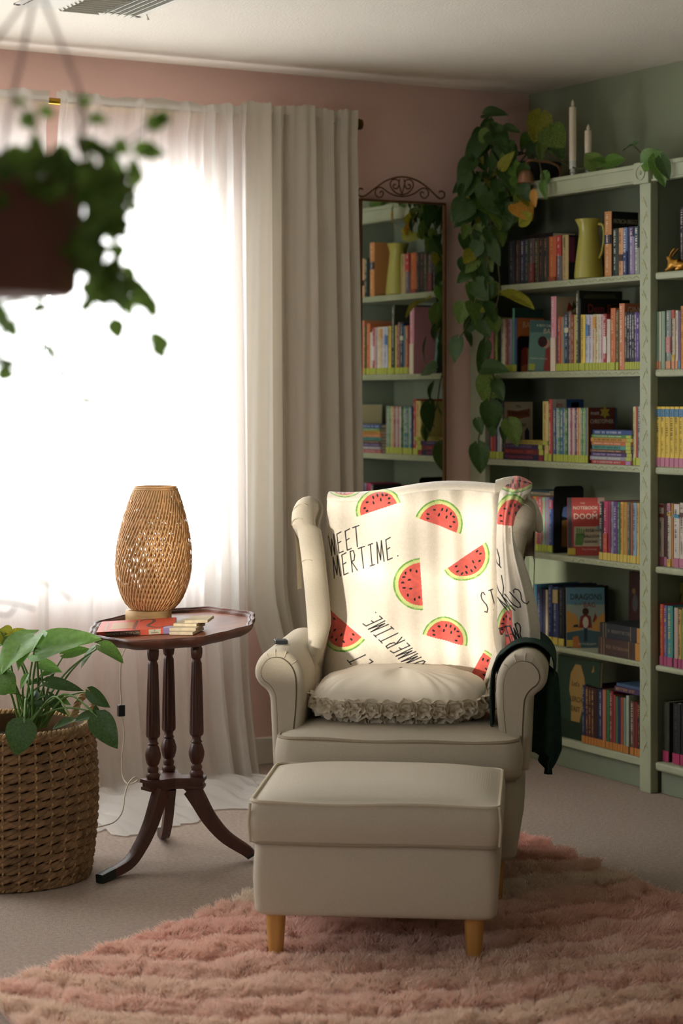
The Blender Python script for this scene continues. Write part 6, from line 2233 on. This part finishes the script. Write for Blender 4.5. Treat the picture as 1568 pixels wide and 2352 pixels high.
# ================================================================== POTHOS ON THE BOOKCASE
pt = empty('trailing_pothos', (-0.15, -0.3, 2.0505), 0, 'trailing pothos in a dark pot spilling down the left end of the bookcase', 'plant')
PT = np.array([-0.15, -0.3, 2.0505])
c_ = onX(1222, 380, -0.17)
mb = MB()
mb.lathe([(0.075, 0), (0.085, 0.01), (0.10, 0.085), (0.103, 0.092), (0.098, 0.094), (0.09, 0.08), (0.001, 0.078)], 32, c=(0, 0), capt=False)
mb.build('dark_pot', M_potd, pt, True, loc=(-0.165 - PT[0], c_[1] - PT[1], 0))
PL = """1113 262 1150 255 d .5|1122 274 1108 302 d 1|1132 288 1142 322 d .6|1102 300 1084 326 d 1|1160 292 1185 297 d .6|1150 300 1138 286 d .7|1112 318 1074 364 d .8|1124 328 1094 352 d .9|1242 262 1228 318 y 1|1262 298 1280 344 v 1|1246 326 1240 366 v .8|1226 330 1218 366 d .8|1086 366 1054 400 d .9|1140 345 1128 388 d .7
1152 385 1172 354 y .6|1150 394 1121 406 y .6|1072 398 1056 442 d .9|1092 408 1074 442 d .9|1120 398 1126 442 d .8|1062 428 1060 462 d 1|1112 428 1094 462 d .8|1196 440 1138 452 v .5|1188 466 1214 494 o 1.1|1226 440 1227 472 o .6|1182 458 1148 476 v .8|1206 470 1188 446 y .7|1072 466 1044 502 d 1.1|1088 472 1050 510 d .9|1106 478 1116 512 d .9|1130 488 1148 516 v .8|1192 502 1163 522 v .7|1216 498 1183 516 y .6
1070 518 1066 546 v .8|1096 528 1112 562 d .9|1120 528 1136 566 d .8|1082 578 1071 602 y 1.1|1112 588 1126 616 v .9|1130 558 1142 602 d .7|1092 598 1073 622 v .9|1076 626 1054 645 d 1|1106 608 1116 642 d .9|1094 648 1112 682 d 1|1132 653 1120 692 v .9|1157 676 1213 686 y .45|1090 698 1108 744 v 1.1|1062 698 1054 738 v 1|1120 698 1136 732 d .9|1052 778 1041 824 d .7|1072 768 1086 792 d .8|1114 788 1104 852 d .6
1113 846 1152 844 d .6|1132 868 1102 918 v .9|1138 878 1152 912 d .8|1124 928 1132 986 d .9|1146 934 1133 966 g .8|1096 964 1104 992 d 1|1098 1024 1104 1078 d .9|1168 968 1186 1012 v 1|1152 984 1160 1012 d .7|1133 984 1128 1002 d 1|1100 500 1090 530 d 1|1150 520 1130 548 d .9|1118 450 1140 480 d 1|1095 350 1115 385 d 1|1160 330 1180 360 d 1|1130 305 1158 330 d .9|1085 440 1105 470 d 1|1060 540 1078 575 d 1|1100 560 1082 590 d 1|1110 640 1095 668 d 1|1075 655 1090 690 g 1|1100 730 1120 765 d .9|1085 735 1070 765 d .9|1180 330 1165 355 d .8|1205 380 1190 410 d .8|1165 410 1180 440 g .8|1140 420 1150 455 d .9|1170 470 1175 500 d .8|1100 400 1110 425 g .8|1150 470 1138 500 d .8
1374 386 1344 350 v .7|1386 372 1350 360 g .5|1392 376 1421 364 g .8|1352 388 1342 372 g .8|1380 388 1400 380 g .6|1452 334 1430 341 d .4|1455 334 1462 324 d .6|1478 374 1508 352 g 1|1506 362 1522 416 g .8|1518 364 1534 402 d .7|1256 398 1244 425 g .9|1246 420 1252 452 g .7|1270 330 1288 352 d .7|1212 310 1200 340 g .9"""
vl = []
for i, it in enumerate(PL.replace('\n', '|').split('|')):
    q = it.split()
    bx_, by_, tx_, ty_ = map(float, q[:4])

    def pp(x, y):
        w = onX(x, y, BX - 0.035 - 0.02 * (i % 3))
        if w[1] > -0.13:
            w = onY(x, y, -0.13 - 0.012 * (i % 3))
        return w
    b_, t_ = pp(bx_, by_), pp(tx_, ty_)
    if by_ < 335 and bx_ > 1190:
        b_, t_ = onX(bx_, by_, -0.20), onX(tx_, ty_, -0.22)
    if 1330 < bx_ < 1475:
        b_, t_ = onX(bx_, by_, -0.235), onX(tx_, ty_, -0.245)
    if b_[0] < -0.5 or t_[0] < -0.5:
        pass
    nrm = -Fd + np.array([0, 0, random.uniform(0.1, 0.7)]) + Rd * random.uniform(-0.5, 0.5)
    t_ = b_ + (t_ - b_) * 1.15
    put_leaf(pt, PT, LM[q[4]][i % 3], b_, t_, nrm, random.uniform(-0.25, 0.25), float(q[5]) * 1.15 * random.uniform(0.9, 1.1))
rl = random.Random(11)
spine_ = [(1125, 300), (1100, 345), (1085, 395), (1100, 430), (1130, 420), (1165, 400), (1190, 430), (1080, 470), (1105, 500), (1130, 530), (1100, 560), (1085, 600), (1110, 640), (1090, 690), (1110, 730), (1150, 350), (1180, 380), (1140, 460), (1170, 480)]
for k in range(64):
    x, y = spine_[k % len(spine_)]
    x += rl.uniform(-22, 22)
    y += rl.uniform(-22, 22)
    L_ = rl.uniform(26, 44)
    a_ = rl.gauss(-1.45, 0.55)
    b_, t_ = [(onX(u_, v_, BX - 0.05) if onX(u_, v_, BX - 0.05)[1] < -0.10 else onY(u_, v_, -0.10)) for u_, v_ in ((x, y), (x + L_ * math.cos(a_), y - L_ * math.sin(a_)))]
    put_leaf(pt, PT, LM[rl.choice('dddvgdvy')][k % 3], b_, t_, -Fd + np.array([0, 0, rl.uniform(0, 0.7)]) + Rd * rl.uniform(-0.6, 0.6), rl.uniform(-0.3, 0.3), rl.uniform(0.8, 1.15))
VN = [[(1190, 350), (1150, 330), (1122, 275)], [(1200, 350), (1150, 345), (1110, 330), (1085, 380), (1065, 440), (1072, 500), (1080, 560), (1092, 600), (1075, 627)],
      [(1210, 350), (1160, 370), (1120, 420), (1125, 500), (1130, 560), (1110, 610), (1095, 650), (1092, 700), (1055, 780)], [(1200, 345), (1150, 400), (1135, 480), (1140, 560), (1145, 620), (1147, 655), (1140, 700), (1110, 790), (1112, 850), (1130, 880), (1122, 930), (1112, 965), (1100, 1000), (1098, 1025)],
      [(1215, 345), (1165, 420), (1150, 500), (1120, 600), (1118, 700), (1112, 790), (1135, 870), (1146, 935), (1160, 965), (1152, 985)], [(1225, 345), (1205, 400), (1190, 440), (1215, 500), (1190, 505)],
      [(1250, 352), (1262, 330), (1250, 300), (1240, 262)], [(1270, 350), (1310, 383), (1372, 388), (1410, 378)], [(1410, 382), (1440, 392), (1478, 376), (1506, 362), (1518, 364)], [(1500, 385), (1475, 355), (1454, 334)], [(1225, 345), (1240, 380), (1245, 420)], [(1165, 415), (1163, 440), (1158, 395), (1150, 388)]]
for ln in VN:
    pts = []
    for (x, y) in ln:
        if y < 352 and x > 1185:
            w = onX(x, y, -0.19)
        elif x > 1290:
            w = onX(x, y, -0.24)
            w[2] = max(w[2], 2.054)
        else:
            w = onX(x, y, BX - 0.04)
            if w[1] > -0.13:
                w = onY(x, y, -0.13)
        pts.append(tuple(w - PT))
    mb = MB()
    mb.tube(spline(pts, 6), 0.0026, 6)
    mb.build('vine', M_vine, pt, True)

# ================================================================== HANGING PLANTER IN FRONT
hp_d = 1.95
HC = at(-52, 910, hp_d)
hpn = empty('hanging_planter', (HC[0], HC[1], 1.39), 0, 'blurred maroon hanging planter with small-leaved vine in the near left', 'planter')
HO = np.array([HC[0], HC[1], 1.39])
zz = lambda y, d=hp_d: Cp[2] + (CY - y) / FPX * d
mb = MB()
z0h, z1h = zz(680) - HO[2], zz(425) - HO[2]
mb.lathe([(0.088, z0h), (0.095, z0h + 0.006), (0.102, z1h - 0.01), (0.106, z1h), (0.1, z1h), (0.094, z1h - 0.02), (0.001, z1h - 0.02)], 40, capt=False)
mb.build('pot', M_pot, hpn, True)
mb = MB()
mb.lathe([(0.097, z1h - 0.022), (0.06, z1h - 0.008), (0.001, z1h - 0.005)], 24, capb=False)
mb.build('soil', M_soil, hpn, True)
top = at(88, -560, hp_d)
hk = HO + np.array([0, 0, 0])
ceil_pt = np.array([HC[0] + 0.03, HC[1], H - 0.0])
for (x1, y1, xm, ym, dd) in ((-10, 430, 35, 190, -0.04), (190, 330, 180, 200, -0.03), (-120, 430, -90, 200, 0.08)):
    a_ = at(x1, 430, hp_d + dd)
    mb = MB()
    m_ = at(xm, ym, hp_d + dd)
    t_ = at(100 if xm > 100 else (78 if xm > 0 else 60), 0, hp_d + dd * 0.4)
    c2 = t_ + (t_ - m_) * ((H - t_[2]) / max(0.01, (t_ - m_)[2]))
    c2 = np.array([*(t_[:2] * 0.3 + (at(88, 0, hp_d)[:2]) * 0.7), H - 0.02])
    mb.tube([tuple(p_ - HO) for p_ in (a_, m_, t_, c2)], 0.0018, 6)
    mb.build('cord', mat('dusty_rose_cord', '#c4a69e', 0.8), hpn, True)
mb = MB()
q = at(88, 0, hp_d)
mb.lathe([(0.02, -0.004), (0.02, 0.0), (0.004, -0.0)], 12)
mb.tube([(0, 0, -0.003), (0, 0, -0.03)], 0.003, 6)
mb.build('ceiling_hook', M_white, hpn, True, loc=(q[0] - HO[0], q[1] - HO[1], H - HO[2]))
SLm = {k: [leaf_mesh('leaf', m, seed=i + 20, width=0.95, ns=7, nt_=5, droop=0.1) for i in range(2)] for k, m in (('g', mat('creeper_leaf', '#86a852', 0.5, 0.25, 14, trans=0.5)), ('d', mat('creeper_leaf_dark', '#6d8a48', 0.5, 0.25, 14, trans=0.45)))}


def small_leaf(x, y, sz, d, kd='g', ang=None):
    ang = random.uniform(0, 2 * math.pi) if ang is None else ang
    b_ = at(x, y, d)
    t_ = b_ + (Rd * math.cos(ang) + np.array([0, 0, 1.0]) * math.sin(ang)) * sz / FPX * d + Fd * random.uniform(-0.008, 0.008)
    nrm = -Fd + Rd * random.uniform(-0.7, 0.7) + np.array([0, 0, random.uniform(-0.5, 0.7)])
    put_leaf(hpn, HO, SLm[kd][random.randint(0, 1)], b_, t_, nrm, random.uniform(-0.3, 0.3), random.uniform(0.85, 1.15))


# single leaves against the light
for (x, y, sz, a) in [(35, 235, 34, 0), (50, 270, 40, -0.6), (95, 250, 34, -0.5), (60, 262, 42, -0.9), (180, 232, 34, 0.1), (208, 272, 44, -0.2), (342, 286, 52, 0.35), (385, 268, 34, 3.4), (190, 335, 46, 0.1), (265, 330, 42, -0.6), (312, 345, 50, 0.3), (335, 350, 46, -0.1), (300, 372, 48, -0.9), (318, 395, 42, -1.9),
                      (285, 430, 42, -0.6), (300, 455, 38, -1.2), (262, 470, 44, -0.9), (282, 505, 38, -1.5), (250, 520, 44, -1.2), (270, 560, 40, -1.6), (255, 600, 44, -1.0), (285, 615, 44, -0.8), (300, 650, 50, -0.5), (318, 672, 54, -0.9), (335, 690, 52, -1.0), (290, 690, 46, -1.3), (262, 640, 44, -1.8),
                      (262, 735, 52, -1.35), (345, 780, 46, 0.0), (362, 785, 48, -1.2), (385, 782, 30, -1.9), (400, 770, 28, 0.3), (100, 700, 36, -2.6), (85, 712, 34, 0.2), (140, 720, 22, -1.7), (188, 725, 24, -1.6), (222, 715, 22, -1.5), (95, 798, 34, 0.0), (118, 805, 30, -1.3), (135, 855, 26, -0.5), (178, 905, 20, -1.2), (190, 922, 30, 0.15), (250, 940, 26, -1.5), (10, 720, 50, -1.5), (0, 700, 46, -2.0), (20, 740, 44, -1.2), (0, 840, 40, 0.1), (-5, 860, 44, 0.0)]:
    small_leaf(x, y, sz, hp_d + random.uniform(-0.05, 0.04), 'g', a)
# dense foliage over the rim and down the right side
for k in range(215):
    r = random.random()
    if r < 0.62:
        x = random.uniform(-170, 270)
        top_y = 345 + 18 * math.sin(x * 0.05) + (0 if x < 200 else 10)
        y = random.uniform(top_y, 450 - 20 * (x < 60))
        if x < 130:
            y = random.uniform(340 + 0.10 * (130 - x), 448)
    elif r < 0.95:
        y = random.uniform(430, 690)
        x = random.gauss(222 + 18 * math.sin(y * 0.03), 20)
    else:
        y = random.uniform(650, 700)
        x = random.uniform(240, 330)
    small_leaf(x, y, random.uniform(38, 54), hp_d + random.uniform(-0.11, 0.02), random.choice('ggd'))
for (pts) in ([(250, 440), (275, 500), (262, 580), (290, 640), (330, 700), (355, 780), (395, 775), (415, 770)], [(240, 690), (262, 735), (270, 760)], [(100, 690), (110, 760), (100, 800), (140, 850), (180, 905), (210, 918), (250, 940)], [(10, 690), (5, 760), (0, 840)], [(200, 330), (280, 330), (345, 290), (385, 270)], [(90, 330), (60, 270), (40, 235)], [(170, 330), (200, 280), (180, 232)]):
    mb = MB()
    mb.tube(spline([tuple(at(x, y, hp_d) - HO) for x, y in pts], 5), 0.0011, 5)
    mb.build('vine', M_vine, hpn, True)
for (y0_, y1_, xe) in ((745, 700, 88), (760, 725, 92), (785, 740, 84), (812, 765, 80), (838, 822, 78), (850, 842, 62), (858, 850, 50)):
    a_, b_ = at(-70, y0_ + 12, hp_d), at(xe, y1_, hp_d - 0.04)
    mb = MB()
    n = Vector((0, 0, 1)) * 0.0022
    P = [[tuple((a_ * (1 - t) + b_ * t) - HO + np.array(n) * s_ * math.sin(math.pi * (0.15 + 0.85 * t)) + np.array([0, 0, 0.012 * math.sin(t * math.pi)])) for s_ in (-1, 1)] for t in np.linspace(0, 1, 9)]
    mb.grid(P)
    o = mb.build('blade_leaf', M_leafg, hpn, 'all', fixn=False)
# thin blurred twigs low at the left
tw = empty('trailing_twigs', tuple(at(-60, 1330, 2.6)), 0, 'blurred bare trailing twigs at the left edge above the basket plant', 'twig')
to = np.array(tw.location)
for pts in ([(-90, 1265), (0, 1288), (40, 1310), (80, 1330), (130, 1352), (165, 1378)], [(40, 1310), (75, 1300), (120, 1318), (160, 1335)], [(-90, 1400), (-10, 1410), (20, 1412), (35, 1395)], [(-40, 1380), (30, 1385), (80, 1400)]):
    mb = MB()
    mb.tube(spline([tuple(at(x, y, 2.6) - to) for x, y in pts], 5), 0.0013, 5)
    mb.build('twig', M_vine, tw, True)
mb = MB()
mb.tube([tuple(at(-90, 1265, 2.6) - to), tuple(at(-110, 1300, 2.6) - to), tuple(at(-90, 1400, 2.6) - to)], 0.002, 5)
mb.tube([tuple(at(-110, 1300, 2.6) - to), tuple(at(-120, 2100, 2.62) - to)], 0.003, 5)
mb.build('main_stem', M_vine, tw, True)

# ================================================================== CEILING VENT
vt = empty('ceiling_vent', (-2.145, -0.945, H), 0, 'white louvred air register set in the ceiling at the top left', 'vent')
M_vent = mat('vent_white', '#d9d6cb', 0.5)
vx0, vx1, vy0, vy1 = -0.19, 0.21, -0.19, 0.19
mb = MB()
for a, b in (((vx0, vy0, -0.005), (vx1, vy0 + 0.02, 0)), ((vx0, vy1 - 0.02, -0.005), (vx1, vy1, 0)), ((vx0, vy0, -0.005), (vx0 + 0.02, vy1, 0)), ((vx1 - 0.02, vy0, -0.005), (vx1, vy1, 0))):
    mb.rbox(a, b, 0.0015)
mb.build('flange', M_vent, vt)
box_obj('duct_shade_sheet', (vx0 + 0.02, vy0 + 0.02, -0.001), (vx1 - 0.02, vy1 - 0.02, -0.0002), mat('duct_shade_grey', '#a3a49a', 0.8), vt)  # flat grey sheet painted as the shade inside the duct opening
for i in range(5):
    x = vx0 + 0.035 + i * 0.023
    mb = MB()
    M = Matrix.Translation((x, 0, -0.009)) @ Matrix.Rotation(math.radians(38), 4, 'Y')
    mb.box((-0.010, vy0 + 0.02, -0.0007), (0.010, vy1 - 0.022 - 0.004 * i, 0.0007), M=M)
    mb.build('louvre', M_vent, vt)
    x = vx1 - 0.035 - i * 0.023
    mb = MB()
    M = Matrix.Translation((x, 0, -0.009)) @ Matrix.Rotation(math.radians(-38), 4, 'Y')
    mb.box((-0.010, vy0 + 0.02, -0.0007), (0.010, vy1 - 0.022 - 0.004 * i, 0.0007), M=M)
    mb.build('louvre', M_vent, vt)
for i in range(9):
    y = vy1 - 0.034 - i * 0.03
    mb = MB()
    M = Matrix.Translation((0, y, -0.010)) @ Matrix.Rotation(math.radians(38), 4, 'X')
    mb.box((-0.062, -0.011, -0.0007), (0.062, 0.011, 0.0007), M=M)
    mb.build('louvre', M_vent, vt)
mb = MB()
lv = np.array(onZ(361, 12, H)) - np.array([-2.06, -0.93, H])
lv = (vx1 - 0.005, vy1 - 0.06, 0)
mb.tube([(lv[0], lv[1], -0.003), (lv[0] + 0.004, lv[1], -0.012)], 0.0016, 6)
mb.tube([(lv[0] + 0.004, lv[1], -0.012), (lv[0] + 0.006, lv[1], -0.022)], [0.002, 0.004], 8)
mb.build('damper_lever', M_vent, vt)

# ================================================================== SHAG RUG
rug = empty('shag_rug', (-2.0, -2.6, 0), 0, 'deep shag rug in wavy pink, rose and cream bands under the footstool', 'rug')
RO = np.array([-2.0, -2.6, 0.0])
top_edge = [(-2.93, -2.20), (-2.67, -2.065), (-2.45, -1.965), (-2.235, -1.845), (-2.08, -1.745), (-1.75, -1.62), (-1.4, -1.49), (-1.2, -1.42), (-1.10, -1.43), (-1.04, -1.50), (-1.045, -1.64), (-1.075, -1.75), (-1.06, -1.86), (-1.11, -1.97), (-1.09, -2.08), (-1.13, -2.2), (-1.11, -2.33), (-1.15, -2.6), (-1.12, -2.9), (-1.16, -3.4), (-3.05, -3.4), (-2.99, -2.9), (-2.95, -2.5), (-2.93, -2.30)]
mb = MB()
mb.prism([(x + 2.0, y + 2.6) for x, y in top_edge][::-1], lambda a, b, c: (a, b, c), 0.0008, 0.006)
mb.build('backing', mat('rug_backing', '#cfb0a4', 0.95), rug)
poly = np.array(top_edge)


def inside(px, py):
    c = np.zeros(len(px), bool)
    n = len(poly)
    for i in range(n):
        x1, y1 = poly[i - 1]
        x2, y2 = poly[i]
        m = ((y1 > py) != (y2 > py)) & (px < (x2 - x1) * (py - y1) / (y2 - y1 + 1e-12) + x1)
        c ^= m
    return c


NB = 235000
xs = rng.uniform(-3.05, -1.03, NB * 2)
ys = rng.uniform(-3.35, -1.40, NB * 2)
ok = inside(xs, ys)
dx, dy = xs - Cp[0], ys - Cp[1]
dep = dx * Fd[0] + dy * Fd[1]
lat = dx * Rd[0] + dy * Rd[1]
ok &= (dep > 4.02)
keep = rng.uniform(0, 1, len(xs)) < np.where(np.abs(lat) < dep * 0.2, 1.0, 0.25)
ok &= keep
xs, ys, dep, lat = xs[ok][:NB], ys[ok][:NB], dep[ok][:NB], lat[ok][:NB]
n = len(xs)
# band coordinate across the rug: bands arch across, fixed to the rug itself
bcoord = dep - 0.30 * (lat + 0.12) ** 2 + 0.022 * np.sin(lat * 9 + 1.0 + dep) + 0.014 * np.sin(lat * 21 + dep * 6) + 0.03 * np.sin(lat * 4.2 + dep * 5) + 0.008 * np.sin(lat * 55 + dep * 40)
edges = np.array([3.9, 4.04, 4.175, 4.31, 4.445, 4.60, 4.745, 4.90, 5.06, 5.22, 5.38, 5.54, 5.70, 5.9, 6.2])
bi = np.clip(np.searchsorted(edges, bcoord) - 1, 0, len(edges) - 2)
fr_ = (bcoord - edges[bi]) / (edges[bi + 1] - edges[bi])
pal = [lin(c) for c in ('#f5dcc8', '#f6dfcb', '#f0d0c0', '#f4dac8', '#eed0c0', '#ecc8b8', '#e8c0b2', '#edccbe', '#f8ecdc', '#efd0c2', '#dcab9c', '#d8a394', '#ddaea0', '#e0b3a6')]
pal = np.array(pal) * 0.78 + np.array(lin('#fdf0e2')) * 0.22
base = pal[bi]
mixn = (0.5 + 0.5 * np.sin(lat * 5.1 + bi * 2.3 + 1.2 * np.sin(dep * 3.0)))[:, None]
alt = np.array(lin('#efcfc2'))
base = base * (1 - 0.32 * mixn) + alt * 0.32 * mixn
rose = np.array(lin('#cf9a8d'))
g = np.exp(-((1 - fr_) / 0.17) ** 2)[:, None] * 0.0 + np.exp(-((fr_) / 0.12) ** 2)[:, None] * (0.5 + 0.3 * np.sin(lat * 13 + bi * 2.1))[:, None]
tuft = rng.uniform(0, 1, n)[:, None]
base = base * (1 - g) + rose * g
base = base * 1.24 * (0.84 + 0.32 * tuft)
base = base / np.maximum(1.0, base.max(1, keepdims=True) / 0.96)
base = np.where(tuft > 0.88, base * 0.5 + np.array(lin('#f4ead8')) * 0.5, base)
hgt = 0.037 * (0.48 + 0.52 * np.clip(np.sin(np.clip(fr_, 0.0, 1) * math.pi) ** 0.55, 0, 1)) * (0.85 + 0.3 * rng.uniform(0, 1, n)) * (1 + 0.12 * np.sin(xs * 37) * np.sin(ys * 41))
# flatten the pile where the stool legs stand
cl = np.floor(xs * 34 + 0.6 * np.sin(ys * 60)) * 17.3 + np.floor(ys * 34 + 0.6 * np.sin(xs * 57)) * 5.1
la = (np.sin(cl * 12.9898) * 43758.5) % 6.283
lx_ = 0.014 * np.cos(la) + rng.normal(0, 0.007, n) - Fd[0] * 0.012
ly_ = 0.014 * np.sin(la) + rng.normal(0, 0.007, n) - Fd[1] * 0.012
yaw_ = rng.uniform(-0.9, 0.9, n) - TH
wx, wy = np.cos(yaw_) * 0.0013, np.sin(yaw_) * 0.0013
V = np.zeros((n, 5, 3), np.float32)
X0, Y0_ = xs - RO[0], ys - RO[1]
V[:, 0] = np.stack([X0 - wx, Y0_ - wy, np.full(n, 0.004)], -1)
V[:, 1] = np.stack([X0 + wx, Y0_ + wy, np.full(n, 0.004)], -1)
V[:, 2] = np.stack([X0 - wx * 1.1 + lx_ * 0.35, Y0_ - wy * 1.1 + ly_ * 0.35, 0.004 + hgt * 0.6], -1)
V[:, 3] = np.stack([X0 + wx * 1.1 + lx_ * 0.35, Y0_ + wy * 1.1 + ly_ * 0.35, 0.004 + hgt * 0.6], -1)
V[:, 4] = np.stack([X0 + lx_ * 1.2, Y0_ + ly_ * 1.2, 0.004 + hgt], -1)
me = bpy.data.meshes.new('pile')
me.vertices.add(n * 5)
me.vertices.foreach_set('co', V.reshape(-1))
b5 = np.arange(n) * 5
T1 = np.stack([b5, b5 + 1, b5 + 3, b5, b5 + 3, b5 + 2, b5 + 2, b5 + 3, b5 + 4], -1).reshape(-1, 3).astype(np.int32)
me.loops.add(T1.size)
me.loops.foreach_set('vertex_index', T1.reshape(-1))
me.polygons.add(len(T1))
me.polygons.foreach_set('loop_start', np.arange(0, T1.size, 3, dtype=np.int32))
me.update(calc_edges=True)
me.polygons.foreach_set('use_smooth', np.ones(len(T1), bool))
ca = me.color_attributes.new('tint', 'FLOAT_COLOR', 'POINT')
c5 = np.ones((n, 5, 4), np.float32)
c5[:, :, :3] = base[:, None, :]
ca.data.foreach_set('color', c5.reshape(-1))
me.materials.append(mat('shag_fibre', '#d9b39f', 0.6, attr='tint', trans=0.22, sheen=0.3))
po = bpy.data.objects.new('pile', me)
link(po, rug)
po['kind'] = 'stuff'
